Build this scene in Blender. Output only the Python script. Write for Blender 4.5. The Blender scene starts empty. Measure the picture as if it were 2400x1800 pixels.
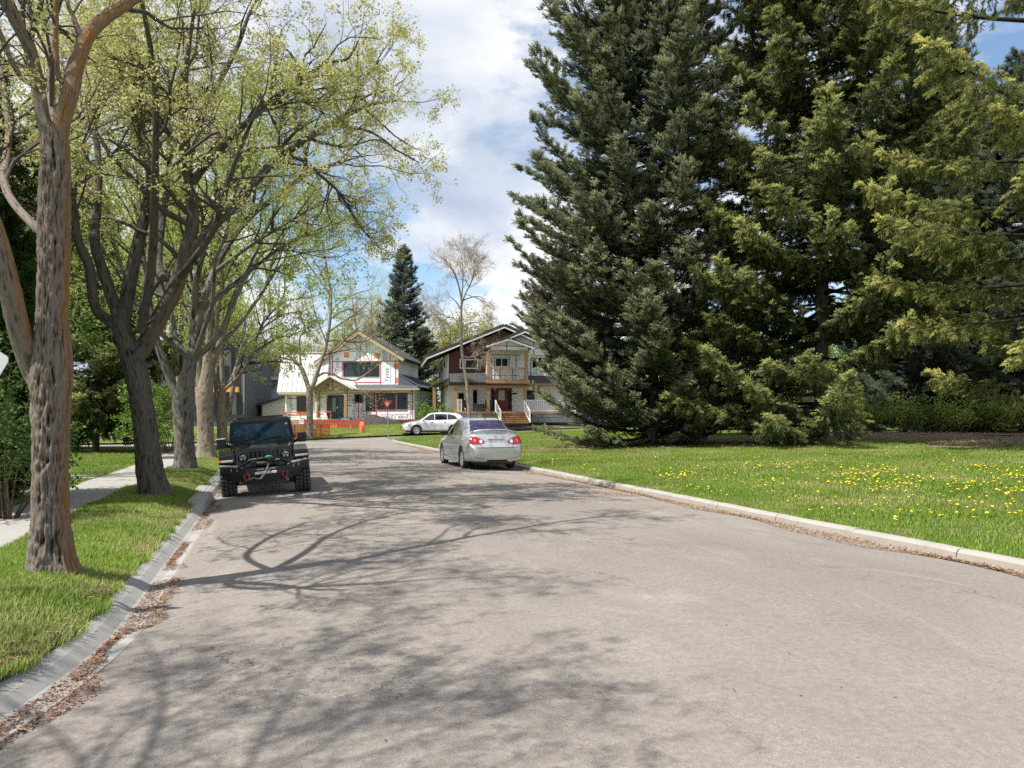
import bpy, bmesh, math, random
import numpy as np
from mathutils import Vector, Matrix, Euler, geometry
from mathutils.bvhtree import BVHTree

random.seed(7)
RNG = np.random.default_rng(7)
scene = bpy.context.scene
COL = scene.collection
rad = math.radians

# ------------------------------------------------------------------ camera
F_PX, Y_HOR, EYE, YAW = 1780.0, 978.0, 1.55, 17.5      # in photo pixels (2400 x 1800); metres; degrees
CS, SN = math.cos(rad(YAW)), math.sin(rad(YAW))
cam_data = bpy.data.cameras.new('camera')
cam_data.sensor_width = 36.0
cam_data.lens = F_PX / 2400 * 36.0
cam_data.shift_y = (Y_HOR - 900) / 2400
cam_data.clip_start = 0.05
cam_data.clip_end = 6000
cam = bpy.data.objects.new('camera', cam_data)
cam.location = (0, 0, EYE)
cam.rotation_euler = (rad(90), 0, rad(-YAW))
COL.objects.link(cam)
scene.camera = cam

# ------------------------------------------------------------------ light
SUN_EL = 59.0
SUN_DIR = Vector((0.965, 0.262, 0)).normalized()        # the way the shadows fall on the ground
travel = Vector((SUN_DIR.x * math.cos(rad(SUN_EL)), SUN_DIR.y * math.cos(rad(SUN_EL)), -math.sin(rad(SUN_EL))))
sun_data = bpy.data.lights.new('sun', 'SUN')
sun_data.energy = 5.0
sun_data.angle = rad(0.53)
sun_data.color = (1.0, 0.95, 0.87)
sun = bpy.data.objects.new('sun', sun_data)
sun.rotation_euler = travel.to_track_quat('-Z', 'Y').to_euler()
sun.location = (-30, -5, 40)
COL.objects.link(sun)

scene.view_settings.view_transform = 'Standard'
scene.view_settings.look = 'None'
scene.view_settings.gamma = 1.0
scene.view_settings.exposure = 0.62
scene.view_settings.use_curve_mapping = False
scene.render.engine = 'CYCLES'
scene.cycles.max_bounces = 6
scene.cycles.diffuse_bounces = 3
scene.cycles.glossy_bounces = 3
scene.cycles.transmission_bounces = 4
scene.cycles.transparent_max_bounces = 6
scene.cycles.use_denoising = False
scene.cycles.use_adaptive_sampling = False
scene.cycles.sample_clamp_indirect = 6.0

world = bpy.data.worlds.new('World')
scene.world = world
world.use_nodes = True
wn, wl = world.node_tree.nodes, world.node_tree.links
wn.clear()
def wnode(t, **kw):
    n = wn.new(t)
    for k, v in kw.items():
        setattr(n, k, v)
    return n
def wmath(op, a, b=None, c=None):
    n = wnode('ShaderNodeMath', operation=op)
    for i, v in enumerate((a, b, c)):
        if v is None: continue
        if isinstance(v, (int, float)): n.inputs[i].default_value = v
        else: wl.new(v, n.inputs[i])
    return n.outputs[0]
def wramp(fac, stops):
    n = wnode('ShaderNodeValToRGB')
    e = n.color_ramp.elements
    while len(e) < len(stops): e.new(0.5)
    for el, (p, c) in zip(e, stops):
        el.position = p; el.color = (*c, 1) if len(c) == 3 else c
    wl.new(fac, n.inputs[0])
    return n.outputs[0]
def wmix(fac, a, b):
    n = wnode('ShaderNodeMix', data_type='RGBA')
    wl.new(fac, n.inputs[0])
    for s, v in ((6, a), (7, b)):
        if isinstance(v, tuple): n.inputs[s].default_value = (*v, 1)
        else: wl.new(v, n.inputs[s])
    return n.outputs[2]
sky = wnode('ShaderNodeTexSky', sky_type='NISHITA')
sky.sun_disc = False
sky.sun_elevation = rad(SUN_EL)
sky.sun_rotation = math.atan2(-SUN_DIR.x, -SUN_DIR.y)
sky.air_density = 1.0; sky.dust_density = 0.6; sky.ozone_density = 1.2
tc = wnode('ShaderNodeTexCoord')
sep = wnode('ShaderNodeSeparateXYZ'); wl.new(tc.outputs['Generated'], sep.inputs[0])
zc = wmath('MAXIMUM', sep.outputs[2], 0.0)
den = wmath('ADD', zc, 0.42)
cmb = wnode('ShaderNodeCombineXYZ')
wl.new(wmath('DIVIDE', sep.outputs[0], den), cmb.inputs[0])
wl.new(wmath('DIVIDE', sep.outputs[1], den), cmb.inputs[1])
wl.new(wmath('MULTIPLY', zc, 1.3), cmb.inputs[2])
def wnoise(scale, detail, rough, off, dist=0.0):
    mp = wnode('ShaderNodeMapping'); wl.new(cmb.outputs[0], mp.inputs[0])
    mp.inputs['Location'].default_value = off
    n = wnode('ShaderNodeTexNoise'); wl.new(mp.outputs[0], n.inputs[0])
    n.inputs['Scale'].default_value = scale; n.inputs['Detail'].default_value = detail
    n.inputs['Roughness'].default_value = rough; n.inputs['Distortion'].default_value = dist
    return n.outputs[0]
cover = wramp(wnoise(1.25, 10, 0.60, (3.1, 1.2, 0), 0.05), [(0.415, (0, 0, 0)), (0.475, (1, 1, 1))])
body = wramp(wnoise(1.9, 10, 0.60, (7.7, 4.2, 0), 0.2), [(0.36, (3.9, 4.5, 5.7)), (0.49, (5.6, 6.0, 6.8)), (0.60, (7.6, 7.7, 7.8))])
edge = wramp(wnoise(5.0, 7, 0.55, (1.7, 9.2, 0), 0.3), [(0.50, (0, 0, 0)), (0.68, (1, 1, 1))])
body2 = wmix(wmath('MULTIPLY', edge, 0.7), body, (8.6, 8.6, 8.5))
skyc = wnode('ShaderNodeMix', data_type='RGBA', blend_type='MULTIPLY')
skyc.inputs[0].default_value = 1.0
wl.new(sky.outputs[0], skyc.inputs[6]); skyc.inputs[7].default_value = (1.35, 1.42, 1.42, 1)
allsky = wmix(wmath('MULTIPLY', cover, 0.96), skyc.outputs[2], body2)
bg = wnode('ShaderNodeBackground'); bg.inputs[1].default_value = 0.088
wl.new(allsky, bg.inputs[0])
wo = wnode('ShaderNodeOutputWorld'); wl.new(bg.outputs[0], wo.inputs[0])

# ------------------------------------------------------------------ helpers: space
def P(px, py, D):
    """World point of a photo pixel at depth D along the camera axis."""
    X = (px - 1200) / F_PX * D
    Z = EYE + (Y_HOR - py) / F_PX * D
    return np.array((X * CS + D * SN, -X * SN + D * CS, Z))
def G(px, py, z=0.0):
    return P(px, py, (EYE - z) * F_PX / (py - Y_HOR))
def smooth(a, b, x):
    t = np.clip((np.asarray(x, float) - a) / (b - a), 0, 1)
    return t * t * (3 - 2 * t)

# ------------------------------------------------------------------ helpers: noise
def _hash(i, j, k, s):
    n = (i * 374761393 + j * 668265263 + k * 1440662683 + s * 362437) & 0x7fffffff
    n = ((n ^ (n >> 13)) * 1274126177) & 0x7fffffff
    n = n ^ (n >> 16)
    return (n & 0xffff) / 65535.0
def vnoise(p, scale=1.0, seed=0):
    p = np.asarray(p, float) * scale + 1000.0
    i = np.floor(p).astype(np.int64); f = p - i
    f = f * f * (3 - 2 * f)
    r = 0
    for a in (0, 1):
        for b in (0, 1):
            for c in (0, 1):
                w = (f[..., 0] if a else 1 - f[..., 0]) * (f[..., 1] if b else 1 - f[..., 1]) * (f[..., 2] if c else 1 - f[..., 2])
                r = r + w * _hash(i[..., 0] + a, i[..., 1] + b, i[..., 2] + c, seed)
    return r
def vn2(x, y, scale=1.0, seed=0):
    x = np.asarray(x, float)
    return vnoise(np.stack([x, np.asarray(y, float) + 0 * x, np.zeros_like(x)], -1), scale, seed)

# ------------------------------------------------------------------ helpers: objects
def tag(o, label=None, cat=None, group=None, kind=None):
    if label: o['label'] = label
    if cat: o['category'] = cat
    if group: o['group'] = group
    if kind: o['kind'] = kind
    return o
def empty(name, loc=(0, 0, 0), rz=0.0, label=None, cat=None, group=None, scale=1.0):
    o = bpy.data.objects.new(name, None)
    o.empty_display_size = 0.2
    o.location = loc; o.rotation_euler = (0, 0, rz); o.scale = (scale,) * 3
    COL.objects.link(o)
    return tag(o, label, cat, group)
def link(name, me, mat=None, parent=None, kind=None):
    o = bpy.data.objects.new(name, me)
    COL.objects.link(o)
    if mat is not None and not me.materials: me.materials.append(mat)
    if parent is not None: o.parent = parent
    if kind: o['kind'] = kind
    return o
def mesh_np(name, V, F, smooth_=False):
    """V (n,3); F list of (m,k) int arrays."""
    me = bpy.data.meshes.new(name)
    V = np.ascontiguousarray(V, np.float32)
    me.vertices.add(len(V)); me.vertices.foreach_set('co', V.ravel())
    if not isinstance(F, (list, tuple)): F = [F]
    F = [np.asarray(f, np.int32) for f in F if len(f)]
    idx = np.concatenate([f.ravel() for f in F])
    tot = np.concatenate([np.full(len(f), f.shape[1], np.int32) for f in F])
    st = np.concatenate([[0], np.cumsum(tot)[:-1]]).astype(np.int32)
    me.loops.add(len(idx)); me.loops.foreach_set('vertex_index', idx)
    me.polygons.add(len(tot)); me.polygons.foreach_set('loop_start', st)
    try: me.polygons.foreach_set('loop_total', tot)
    except Exception: pass
    if smooth_: me.polygons.foreach_set('use_smooth', np.ones(len(tot), bool))
    me.update(calc_edges=True)
    me.validate()
    return me

class MB:
    """collects primitive shapes into one mesh"""
    def __init__(s): s.v = []; s.f = []; s.sm = []
    def add(s, V, F, sm=False, M=None):
        n = len(s.v)
        for p in V:
            p = Vector(p)
            s.v.append(tuple(M @ p) if M is not None else tuple(p))
        for f in F:
            s.f.append(tuple(i + n for i in f)); s.sm.append(sm)
        return s
    def box(s, x0, x1, y0, y1, z0, z1, M=None):
        V = [(x0, y0, z0), (x1, y0, z0), (x1, y1, z0), (x0, y1, z0), (x0, y0, z1), (x1, y0, z1), (x1, y1, z1), (x0, y1, z1)]
        return s.add(V, [(0, 3, 2, 1), (4, 5, 6, 7), (0, 1, 5, 4), (1, 2, 6, 5), (2, 3, 7, 6), (3, 0, 4, 7)], False, M)
    def hexa(s, V, M=None):
        return s.add(V, [(0, 3, 2, 1), (4, 5, 6, 7), (0, 1, 5, 4), (1, 2, 6, 5), (2, 3, 7, 6), (3, 0, 4, 7)], False, M)
    def bbox(s, x0, x1, y0, y1, z0, z1, b=0.01, seg=2, M=None):
        """bevelled box"""
        bm = bmesh.new()
        bmesh.ops.create_cube(bm, size=1.0)
        for v in bm.verts:
            v.co = Vector(((x0 + x1) / 2 + v.co.x * (x1 - x0), (y0 + y1) / 2 + v.co.y * (y1 - y0), (z0 + z1) / 2 + v.co.z * (z1 - z0)))
        bmesh.ops.bevel(bm, geom=bm.edges[:], offset=b, segments=seg, affect='EDGES', profile=0.5)
        s.bm(bm, M, False); bm.free()
        return s
    def bhexa(s, V, b=0.01, seg=2, M=None, sm=False):
        bm = bmesh.new()
        vs = [bm.verts.new(p) for p in V]
        for f in [(0, 3, 2, 1), (4, 5, 6, 7), (0, 1, 5, 4), (1, 2, 6, 5), (2, 3, 7, 6), (3, 0, 4, 7)]:
            bm.faces.new([vs[i] for i in f])
        bmesh.ops.bevel(bm, geom=bm.edges[:], offset=b, segments=seg, affect='EDGES', profile=0.5)
        s.bm(bm, M, sm); bm.free()
        return s
    def bm(s, bm, M=None, sm=False):
        bm.verts.index_update()
        s.add([v.co.copy() for v in bm.verts], [[v.index for v in f.verts] for f in bm.faces], sm, M)
    def prism(s, poly, y0, y1, M=None):
        """poly in (x,z), extruded along y"""
        n = len(poly)
        V = [(x, y0, z) for x, z in poly] + [(x, y1, z) for x, z in poly]
        F = [tuple(range(n)), tuple(range(2 * n - 1, n - 1, -1))]
        F += [(i, n + i, n + (i + 1) % n, (i + 1) % n) for i in range(n)]
        return s.add(V, F, False, M)
    def bar(s, a, b, w, h=None, up=(0, 0, 1)):
        """rectangular bar from a to b"""
        a, b = Vector(a), Vector(b); h = h or w
        d = (b - a); L = d.length; d.normalize()
        u = Vector(up)
        if abs(d.dot(u)) > 0.98: u = Vector((0, 1, 0))
        x = d.cross(u).normalized(); z = x.cross(d)
        V = []
        for p in (a, b):
            for sx, sz in ((-1, -1), (1, -1), (1, 1), (-1, 1)):
                V.append(p + x * sx * w / 2 + z * sz * h / 2)
        return s.add(V, [(0, 1, 2, 3), (7, 6, 5, 4), (0, 4, 5, 1), (1, 5, 6, 2), (2, 6, 7, 3), (3, 7, 4, 0)])
    def tube(s, pts, r, n=8, cap=True, sm=True):
        pts = [Vector(p) for p in pts]
        if not isinstance(r, (list, tuple)): r = [r] * len(pts)
        V = []; F = []
        t = (pts[1] - pts[0]).normalized()
        u = t.orthogonal().normalized()
        for i, p in enumerate(pts):
            t = (pts[min(i + 1, len(pts) - 1)] - pts[max(i - 1, 0)]).normalized()
            u = (u - t * u.dot(t)).normalized(); w = t.cross(u)
            for k in range(n):
                a = 2 * math.pi * k / n
                V.append(p + (u * math.cos(a) + w * math.sin(a)) * r[i])
        for i in range(len(pts) - 1):
            for k in range(n):
                F.append((i * n + k, i * n + (k + 1) % n, (i + 1) * n + (k + 1) % n, (i + 1) * n + k))
        s.add(V, F, sm)
        if cap:
            s.add(V[:n], [tuple(range(n - 1, -1, -1))]); s.add(V[-n:], [tuple(range(n))])
        return s
    def lathe(s, prof, n=32, axis='x', M=None, sm=True):
        """prof: (r, h) pairs turned round the axis"""
        V = []; F = []
        for r, h in prof:
            for k in range(n):
                a = 2 * math.pi * k / n
                c, d = r * math.cos(a), r * math.sin(a)
                V.append((h, c, d) if axis == 'x' else ((c, h, d) if axis == 'y' else (c, d, h)))
        m = len(prof)
        for i in range(m - 1):
            for k in range(n):
                F.append((i * n + k, i * n + (k + 1) % n, (i + 1) * n + (k + 1) % n, (i + 1) * n + k))
        return s.add(V, F, sm, M)
    def disc(s, r, h, n=24, axis='x', M=None):
        V = []
        for k in range(n):
            a = 2 * math.pi * k / n
            c, d = r * math.cos(a), r * math.sin(a)
            V.append((h, c, d) if axis == 'x' else ((c, h, d) if axis == 'y' else (c, d, h)))
        return s.add(V, [tuple(range(n))], False, M)
    def mesh(s, name):
        me = bpy.data.meshes.new(name)
        me.from_pydata(s.v, [], s.f)
        me.polygons.foreach_set('use_smooth', np.array(s.sm, bool))
        me.update(); 
        return me
    def build(s, name, mat, parent=None, kind=None):
        return link(name, s.mesh(name), mat, parent, kind)
def box_part(name, mat, parent, *b, M=None):
    return MB().box(*b, M=M).build(name, mat, parent)
def fix_normals(me):
    bm = bmesh.new(); bm.from_mesh(me); bmesh.ops.recalc_face_normals(bm, faces=bm.faces[:]); bm.to_mesh(me); bm.free()

# ------------------------------------------------------------------ helpers: materials
def lin(r, g, b):
    f = lambda c: (c / 255) / 12.92 if c <= 10 else ((c / 255 + 0.055) / 1.055) ** 2.4
    return (f(r), f(g), f(b))
class NT:
    def __init__(s, name):
        s.m = bpy.data.materials.new(name); s.m.use_nodes = True
        s.t = s.m.node_tree; s.t.nodes.clear()
        s.out = s.t.nodes.new('ShaderNodeOutputMaterial')
    def n(s, t, ins=None, **kw):
        x = s.t.nodes.new(t)
        for k, v in kw.items(): setattr(x, k, v)
        for k, v in (ins or {}).items():
            i = x.inputs[k]
            if hasattr(v, 'is_output'): s.t.links.new(v, i)
            else: i.default_value = v
        return x
    def math(s, op, a, b=0.0, c=0.0):
        return s.n('ShaderNodeMath', {0: a, 1: b, 2: c}, operation=op).outputs[0]
    def ramp(s, fac, stops, interp='LINEAR'):
        x = s.n('ShaderNodeValToRGB', {0: fac}); e = x.color_ramp.elements; x.color_ramp.interpolation = interp
        while len(e) < len(stops): e.new(0.5)
        for el, (p, c) in zip(e, stops):
            el.position = p; el.color = (*c, 1) if not isinstance(c, (int, float)) else (c, c, c, 1)
        return x.outputs[0]
    def mix(s, fac, a, b, blend='MIX'):
        f = lambda v: (*v, 1) if isinstance(v, tuple) and len(v) == 3 else v
        return s.n('ShaderNodeMix', {0: fac, 6: f(a), 7: f(b)}, data_type='RGBA', blend_type=blend).outputs[2]
    def coord(s, which='Object'):
        return s.n('ShaderNodeTexCoord').outputs[which]
    def pos(s):
        return s.n('ShaderNodeNewGeometry').outputs['Position']
    def map(s, vec, scale=(1, 1, 1), rot=(0, 0, 0), loc=(0, 0, 0)):
        return s.n('ShaderNodeMapping', {0: vec, 'Scale': scale, 'Rotation': rot, 'Location': loc}).outputs[0]
    def noise(s, vec, scale, detail=4, rough=0.5, dist=0.0, out=0):
        return s.n('ShaderNodeTexNoise', {'Vector': vec, 'Scale': scale, 'Detail': detail, 'Roughness': rough, 'Distortion': dist}).outputs[out]
    def voro(s, vec, scale, feature='F1', out=0):
        return s.n('ShaderNodeTexVoronoi', {'Vector': vec, 'Scale': scale}, feature=feature).outputs[out]
    def bump(s, h, strength=0.3, dist=0.02):
        return s.n('ShaderNodeBump', {'Height': h, 'Strength': strength, 'Distance': dist}).outputs[0]
    def bsdf(s, **ins):
        x = s.n('ShaderNodeBsdfPrincipled')
        for k, v in ins.items():
            i = x.inputs[k.replace('_', ' ')]
            if hasattr(v, 'is_output'): s.t.links.new(v, i)
            else: i.default_value = (*v, 1) if isinstance(v, tuple) and len(v) == 3 else v
        return x
    def done(s, sh):
        s.t.links.new(sh if hasattr(sh, 'is_output') else sh.outputs[0], s.out.inputs[0])
        return s.m
def mat(name, col, rough=0.6, metal=0.0, var=0.12, vs=3.0, bump=0.0, bs=60.0, coat=0.0, spec=0.5, stretch=(1, 1, 1)):
    t = NT(name)
    c = t.map(t.coord(), stretch)
    n1 = t.noise(c, vs, 6, 0.6)
    lo = tuple(x * (1 - var) for x in col); hi = tuple(min(1, x * (1 + var)) for x in col)
    cc = t.ramp(n1, [(0.3, lo), (0.7, hi)])
    kw = dict(Base_Color=cc, Roughness=t.ramp(t.noise(c, vs * 4, 3), [(0.3, max(0, rough - 0.06)), (0.7, min(1, rough + 0.06))]), Metallic=metal, Specular_IOR_Level=spec, Coat_Weight=coat, Coat_Roughness=0.04)
    if bump: kw['Normal'] = t.bump(t.noise(c, bs, 4), bump, 0.01)
    return t.done(t.bsdf(**kw))
# ------------------------------------------------------------------ materials of the ground
def asphalt_mat():
    t = NT('asphalt'); p = t.pos()
    big = t.noise(p, 0.22, 5, 0.6, 0.6)
    base = t.ramp(big, [(0.25, (0.168, 0.151, 0.137)), (0.55, (0.226, 0.204, 0.184)), (0.8, (0.26, 0.234, 0.21))])
    streak = t.noise(t.map(p, (1.6, 0.10, 1)), 1.3, 5, 0.6)
    base = t.mix(t.ramp(streak, [(0.42, 0.0), (0.75, 0.38)]), base, (0.15, 0.136, 0.128))
    base = t.mix(t.ramp(t.noise(t.map(p, (1, .35, 1)), 0.8, 7, 0.7, 1.2), [(0.54, 0.0), (0.70, 0.5)]), base, (0.33, 0.30, 0.27))
    base = t.mix(t.ramp(t.noise(p, 0.9, 3, 0.5, 0.8), [(0.66, 0.0), (0.76, 0.45)]), base, (0.10, 0.092, 0.088))
    grain = t.noise(p, 160, 3, 0.7)
    base = t.mix(0.75, base, t.ramp(grain, [(0.28, (0.24, 0.23, 0.23)), (0.5, (0.52, 0.52, 0.52)), (0.74, (0.88, 0.86, 0.84))]), 'OVERLAY')
    mid = t.noise(p, 26, 4, 0.65)
    base = t.mix(0.55, base, t.ramp(mid, [(0.3, (0.34, 0.34, 0.34)), (0.7, (0.66, 0.65, 0.64))]), 'OVERLAY')
    pale = t.voro(p, 14.0)
    base = t.mix(t.ramp(pale, [(0.035, 0.7), (0.07, 0.0)]), base, (0.5, 0.47, 0.43))
    # cracks
    wob = t.n('ShaderNodeVectorMath', {0: p, 1: t.n('ShaderNodeVectorMath', {0: t.noise(p, 1.1, 6, 0.7, out=1), 3: 1.1}, operation='SCALE').outputs[0]}, operation='ADD').outputs[0]
    ed = t.voro(t.map(wob, (0.27, 0.12, 1.0)), 1.0, 'DISTANCE_TO_EDGE')
    keep = t.ramp(t.noise(p, 0.35, 2), [(0.48, 0.0), (0.58, 1.0)])
    crk = t.math('MULTIPLY', t.ramp(ed, [(0.0018, 0.85), (0.0042, 0.0)]), keep)
    base = t.mix(crk, base, (0.06, 0.054, 0.05))
    h = t.math('ADD', t.math('MULTIPLY', grain, 0.8), t.math('MULTIPLY', crk, -2.0))
    return t.done(t.bsdf(Base_Color=base, Roughness=0.9, Specular_IOR_Level=0.25, Normal=t.bump(h, 0.5, 0.006)))
def concrete_mat(name, a, b, stain=(0.2, 0.19, 0.17)):
    t = NT(name); p = t.pos()
    base = t.mix(t.noise(p, 1.6, 6, 0.65), a, b)
    base = t.mix(t.ramp(t.noise(p, 3.4, 7, 0.7), [(0.52, 0.0), (0.8, 0.55)]), base, stain)
    g = t.noise(p, 190, 3, 0.6)
    base = t.mix(0.5, base, t.ramp(g, [(0.3, (0.38, 0.38, 0.38)), (0.7, (0.64, 0.64, 0.63))]), 'OVERLAY')
    return t.done(t.bsdf(Base_Color=base, Roughness=0.88, Specular_IOR_Level=0.3, Normal=t.bump(g, 0.35, 0.004)))
def lawn_mat(name, a, b, dry, amount=0.5):
    t = NT(name); p = t.pos()
    base = t.mix(t.ramp(t.noise(p, 1.3, 6, 0.7), [(0.3, 0.0), (0.7, 1.0)]), a, b)
    base = t.mix(t.ramp(t.noise(p, 0.55, 6, 0.72, 0.4), [(0.50, 0.0), (0.72, amount)]), base, dry)
    f = t.noise(t.map(p, (1, 1, 0.3)), 95, 4, 0.75)
    base = t.mix(0.8, base, t.ramp(f, [(0.3, (0.22, 0.25, 0.2)), (0.55, (0.5, 0.5, 0.5)), (0.75, (0.78, 0.78, 0.7))]), 'OVERLAY')
    h = t.math('ADD', f, t.math('MULTIPLY', t.noise(p, 22, 4), 1.5))
    return t.done(t.bsdf(Base_Color=base, Roughness=0.85, Specular_IOR_Level=0.15, Normal=t.bump(h, 0.9, 0.05)))
M_ASPHALT = asphalt_mat()
M_KERB = concrete_mat('kerb_concrete', (0.27, 0.255, 0.232), (0.37, 0.35, 0.32), (0.15, 0.14, 0.12))
M_KERB_OLD = concrete_mat('old_kerb_concrete', (0.27, 0.262, 0.25), (0.34, 0.332, 0.315), (0.17, 0.16, 0.145))
M_WALK = concrete_mat('sidewalk_concrete', (0.28, 0.265, 0.248), (0.35, 0.333, 0.31), (0.20, 0.188, 0.17))
M_LAWN = lawn_mat('lawn_grass', (0.12, 0.185, 0.03), (0.17, 0.24, 0.04), (0.32, 0.29, 0.12), 0.45)
M_BOUL = lawn_mat('boulevard_grass', (0.10, 0.165, 0.028), (0.15, 0.22, 0.035), (0.36, 0.31, 0.15), 0.7)
M_FAR = lawn_mat('far_grass', (0.13, 0.19, 0.03), (0.20, 0.24, 0.05), (0.34, 0.31, 0.14), 0.6)
def mulch_mat():
    t = NT('mulch'); p = t.pos()
    base = t.ramp(t.noise(p, 38, 6, 0.75), [(0.3, (0.10, 0.065, 0.045)), (0.5, (0.22, 0.145, 0.10)), (0.7, (0.42, 0.32, 0.23))])
    return t.done(t.bsdf(Base_Color=base, Roughness=0.95, Normal=t.bump(t.noise(p, 45, 5, 0.8), 1.0, 0.06)))
M_MULCH = mulch_mat()

# ------------------------------------------------------------------ the lie of the land
FAR_Y = (np.array([-60., -30, -3, 2.6, 8, 12, 18, 40, 90]), np.array([38., 47, 53.6, 55.3, 57.2, 58.7, 59.8, 61.5, 66]))
def yfar(x): return np.interp(x, *FAR_Y)
def zj(x): return np.clip(0.028 * (np.asarray(x, float) - 5), -0.14, 0.7)
def zroad(x, y):
    x = np.asarray(x, float); y = np.asarray(y, float)
    crown = 0.095 * (1 - np.clip((x - 2.98) / 3.95, -1.15, 1.15) ** 2)
    s = smooth(42, 51, y)
    return crown * (1 - s) + zj(x) * s
def zright(x, y):
    x = np.asarray(x, float); y = np.asarray(y, float)
    b = 0.105 + 0.034 * np.clip(x - 7.2, 0, 19) + 0.03 * (vn2(x, y, 0.5, 3) - 0.5) * smooth(7.3, 9, x)
    s = smooth(40, 53, y)
    return b * (1 - s) + (zj(x) + 0.10) * s
def zleft(x, y):
    x = np.asarray(x, float); y = np.asarray(y, float)
    d = -1.25 - x
    b = 0.09 + 0.14 * smooth(0, 0.6, d) + 0.012 * np.clip(d - 2.4, 0, 30) + 0.03 * (vn2(x, y, 0.9, 5) - 0.5) * smooth(0, .5, d)
    s = smooth(36, 46, y)
    return b * (1 - s) + (zj(x) + 0.10) * s
def zfarl(x, y):
    x = np.asarray(x, float); y = np.asarray(y, float)
    d = y - yfar(x)
    return zj(x) + 0.1 + 0.115 * np.clip(d - 0.5, 0, 6)
def flare(y): return -0.07 * np.clip(6.4 - np.asarray(y, float), 0, 3.5) ** 2   # the left kerb turns away close to the camera

def sheet(name, poly, zf, step, material, kind='structure', dz=0.0, smooth_=True):
    poly = [tuple(map(float, p)) for p in poly]
    pa = np.array(poly)
    dense = []
    for a, b in zip(pa, np.roll(pa, -1, 0)):
        n = max(1, int(np.linalg.norm(b - a) / (step * 1.5)))
        for k in range(n): dense.append(a + (b - a) * k / n)
    pa = np.array(dense)
    xs = np.arange(pa[:, 0].min(), pa[:, 0].max(), step); ys = np.arange(pa[:, 1].min(), pa[:, 1].max(), step)
    X, Y = np.meshgrid(xs, ys); X = X.ravel() + 0.013; Y = Y.ravel() + 0.017
    ins = np.zeros(len(X), bool)
    dmin = np.full(len(X), 1e9)
    for (x0, y0), (x1, y1) in zip(pa, np.roll(pa, -1, 0)):
        c = ((y0 > Y) != (y1 > Y))
        with np.errstate(divide='ignore', invalid='ignore'):
            xi = (x1 - x0) * (Y - y0) / (y1 - y0 if y1 != y0 else 1e-9) + x0
        ins ^= c & (X < xi)
        L2 = max((x1 - x0) ** 2 + (y1 - y0) ** 2, 1e-9)
        u = np.clip(((X - x0) * (x1 - x0) + (Y - y0) * (y1 - y0)) / L2, 0, 1)
        dmin = np.minimum(dmin, np.hypot(X - x0 - u * (x1 - x0), Y - y0 - u * (y1 - y0)))
    k = ins & (dmin > step * 0.4)
    pts = [Vector((a, b)) for a, b in pa] + [Vector((a, b)) for a, b in zip(X[k], Y[k])]
    n = len(pa)
    v, e, f, *_ = geometry.delaunay_2d_cdt(pts, [(i, (i + 1) % n) for i in range(n)], [], 1, 1e-5)
    V = np.array([(a.x, a.y) for a in v])
    Z = zf(V[:, 0], V[:, 1]) + dz
    T = np.array([t for t in f if len(t) == 3])
    a, b, c = V[T[:, 0]], V[T[:, 1]], V[T[:, 2]]
    cr = (b[:, 0] - a[:, 0]) * (c[:, 1] - a[:, 1]) - (b[:, 1] - a[:, 1]) * (c[:, 0] - a[:, 0])
    T[cr < 0] = T[cr < 0][:, ::-1]
    me = mesh_np(name, np.column_stack([V, Z]), [T], smooth_)
    return link(name, me, material, None, kind)

# big ground sheet far below everything, out to the horizon
g = MB(); N = 48
ring = [(1600 * math.cos(2 * math.pi * i / N) , 1600 * math.sin(2 * math.pi * i / N) + 60, -0.45) for i in range(N)]
g.add(ring, [tuple(range(N))]).build('ground', M_FAR, None, 'structure')

left_edge = [(-0.92 + float(flare(y)), y) for y in np.arange(46, -12.1, -1.0) if y > 7] + [(-0.92 + float(flare(y)), y) for y in np.arange(6.6, 2.8, -0.3)] + [(-2.2, -2), (-2.2, -14)]
far_edge = [(x, float(yfar(x))) for x in (90, 60, 40, 30, 24, 18, 15, 12, 10, 8, 5, 2.6, 0, -3, -10, -20, -30, -60)]
near_left = [(-60, 31), (-30, 40.3), (-10, 46.4), (-4.5, 47.6), (-2.2, 47.4), (-1.2, 46.6)]
near_right = [(7.06, 44), (7.10, 47.3), (7.5, 49.4), (8.5, 51.2), (10, 52.5), (12, 53.2), (18, 54.2), (40, 56), (90, 60)]
sheet('road', [(7.06, -14)] + near_right + far_edge + near_left + left_edge, zroad, 0.6, M_ASPHALT)

# lawns
sheet('lawn', [(7.2, -14), (7.2, 44), (7.25, 47.2), (7.65, 49.3), (8.6, 51.0), (10.05, 52.3), (12, 53.05), (18, 54.05), (40, 55.8), (70, 58), (70, -14)], zright, 0.55, M_LAWN)
bl = [(-1.25 + float(flare(y)), y) for y in np.arange(46, 6.9, -0.8)] + [(-1.25 + float(flare(y)), y) for y in np.arange(6.6, 2.9, -0.25)]
sheet('boulevard', [(-2.55, 2.6), (-2.55, 46)] + bl[:1] + bl + [(-2.3, 2.6)], zleft, 0.22, M_BOUL)
sheet('front_lawn', [(-3.66, -6), (-3.66, 45.8), (-12, 44.6), (-60, 30), (-60, -6)], zleft, 0.7, M_LAWN)
sheet('far_lawn', [(x, float(yfar(x)) + 0.15) for x in (-60, -30, -10, -3, 0, 2.6, 5, 8, 10, 12, 15, 18, 24, 40, 90)] + [(90, 200), (-60, 200)], zfarl, 2.6, M_FAR)

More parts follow.
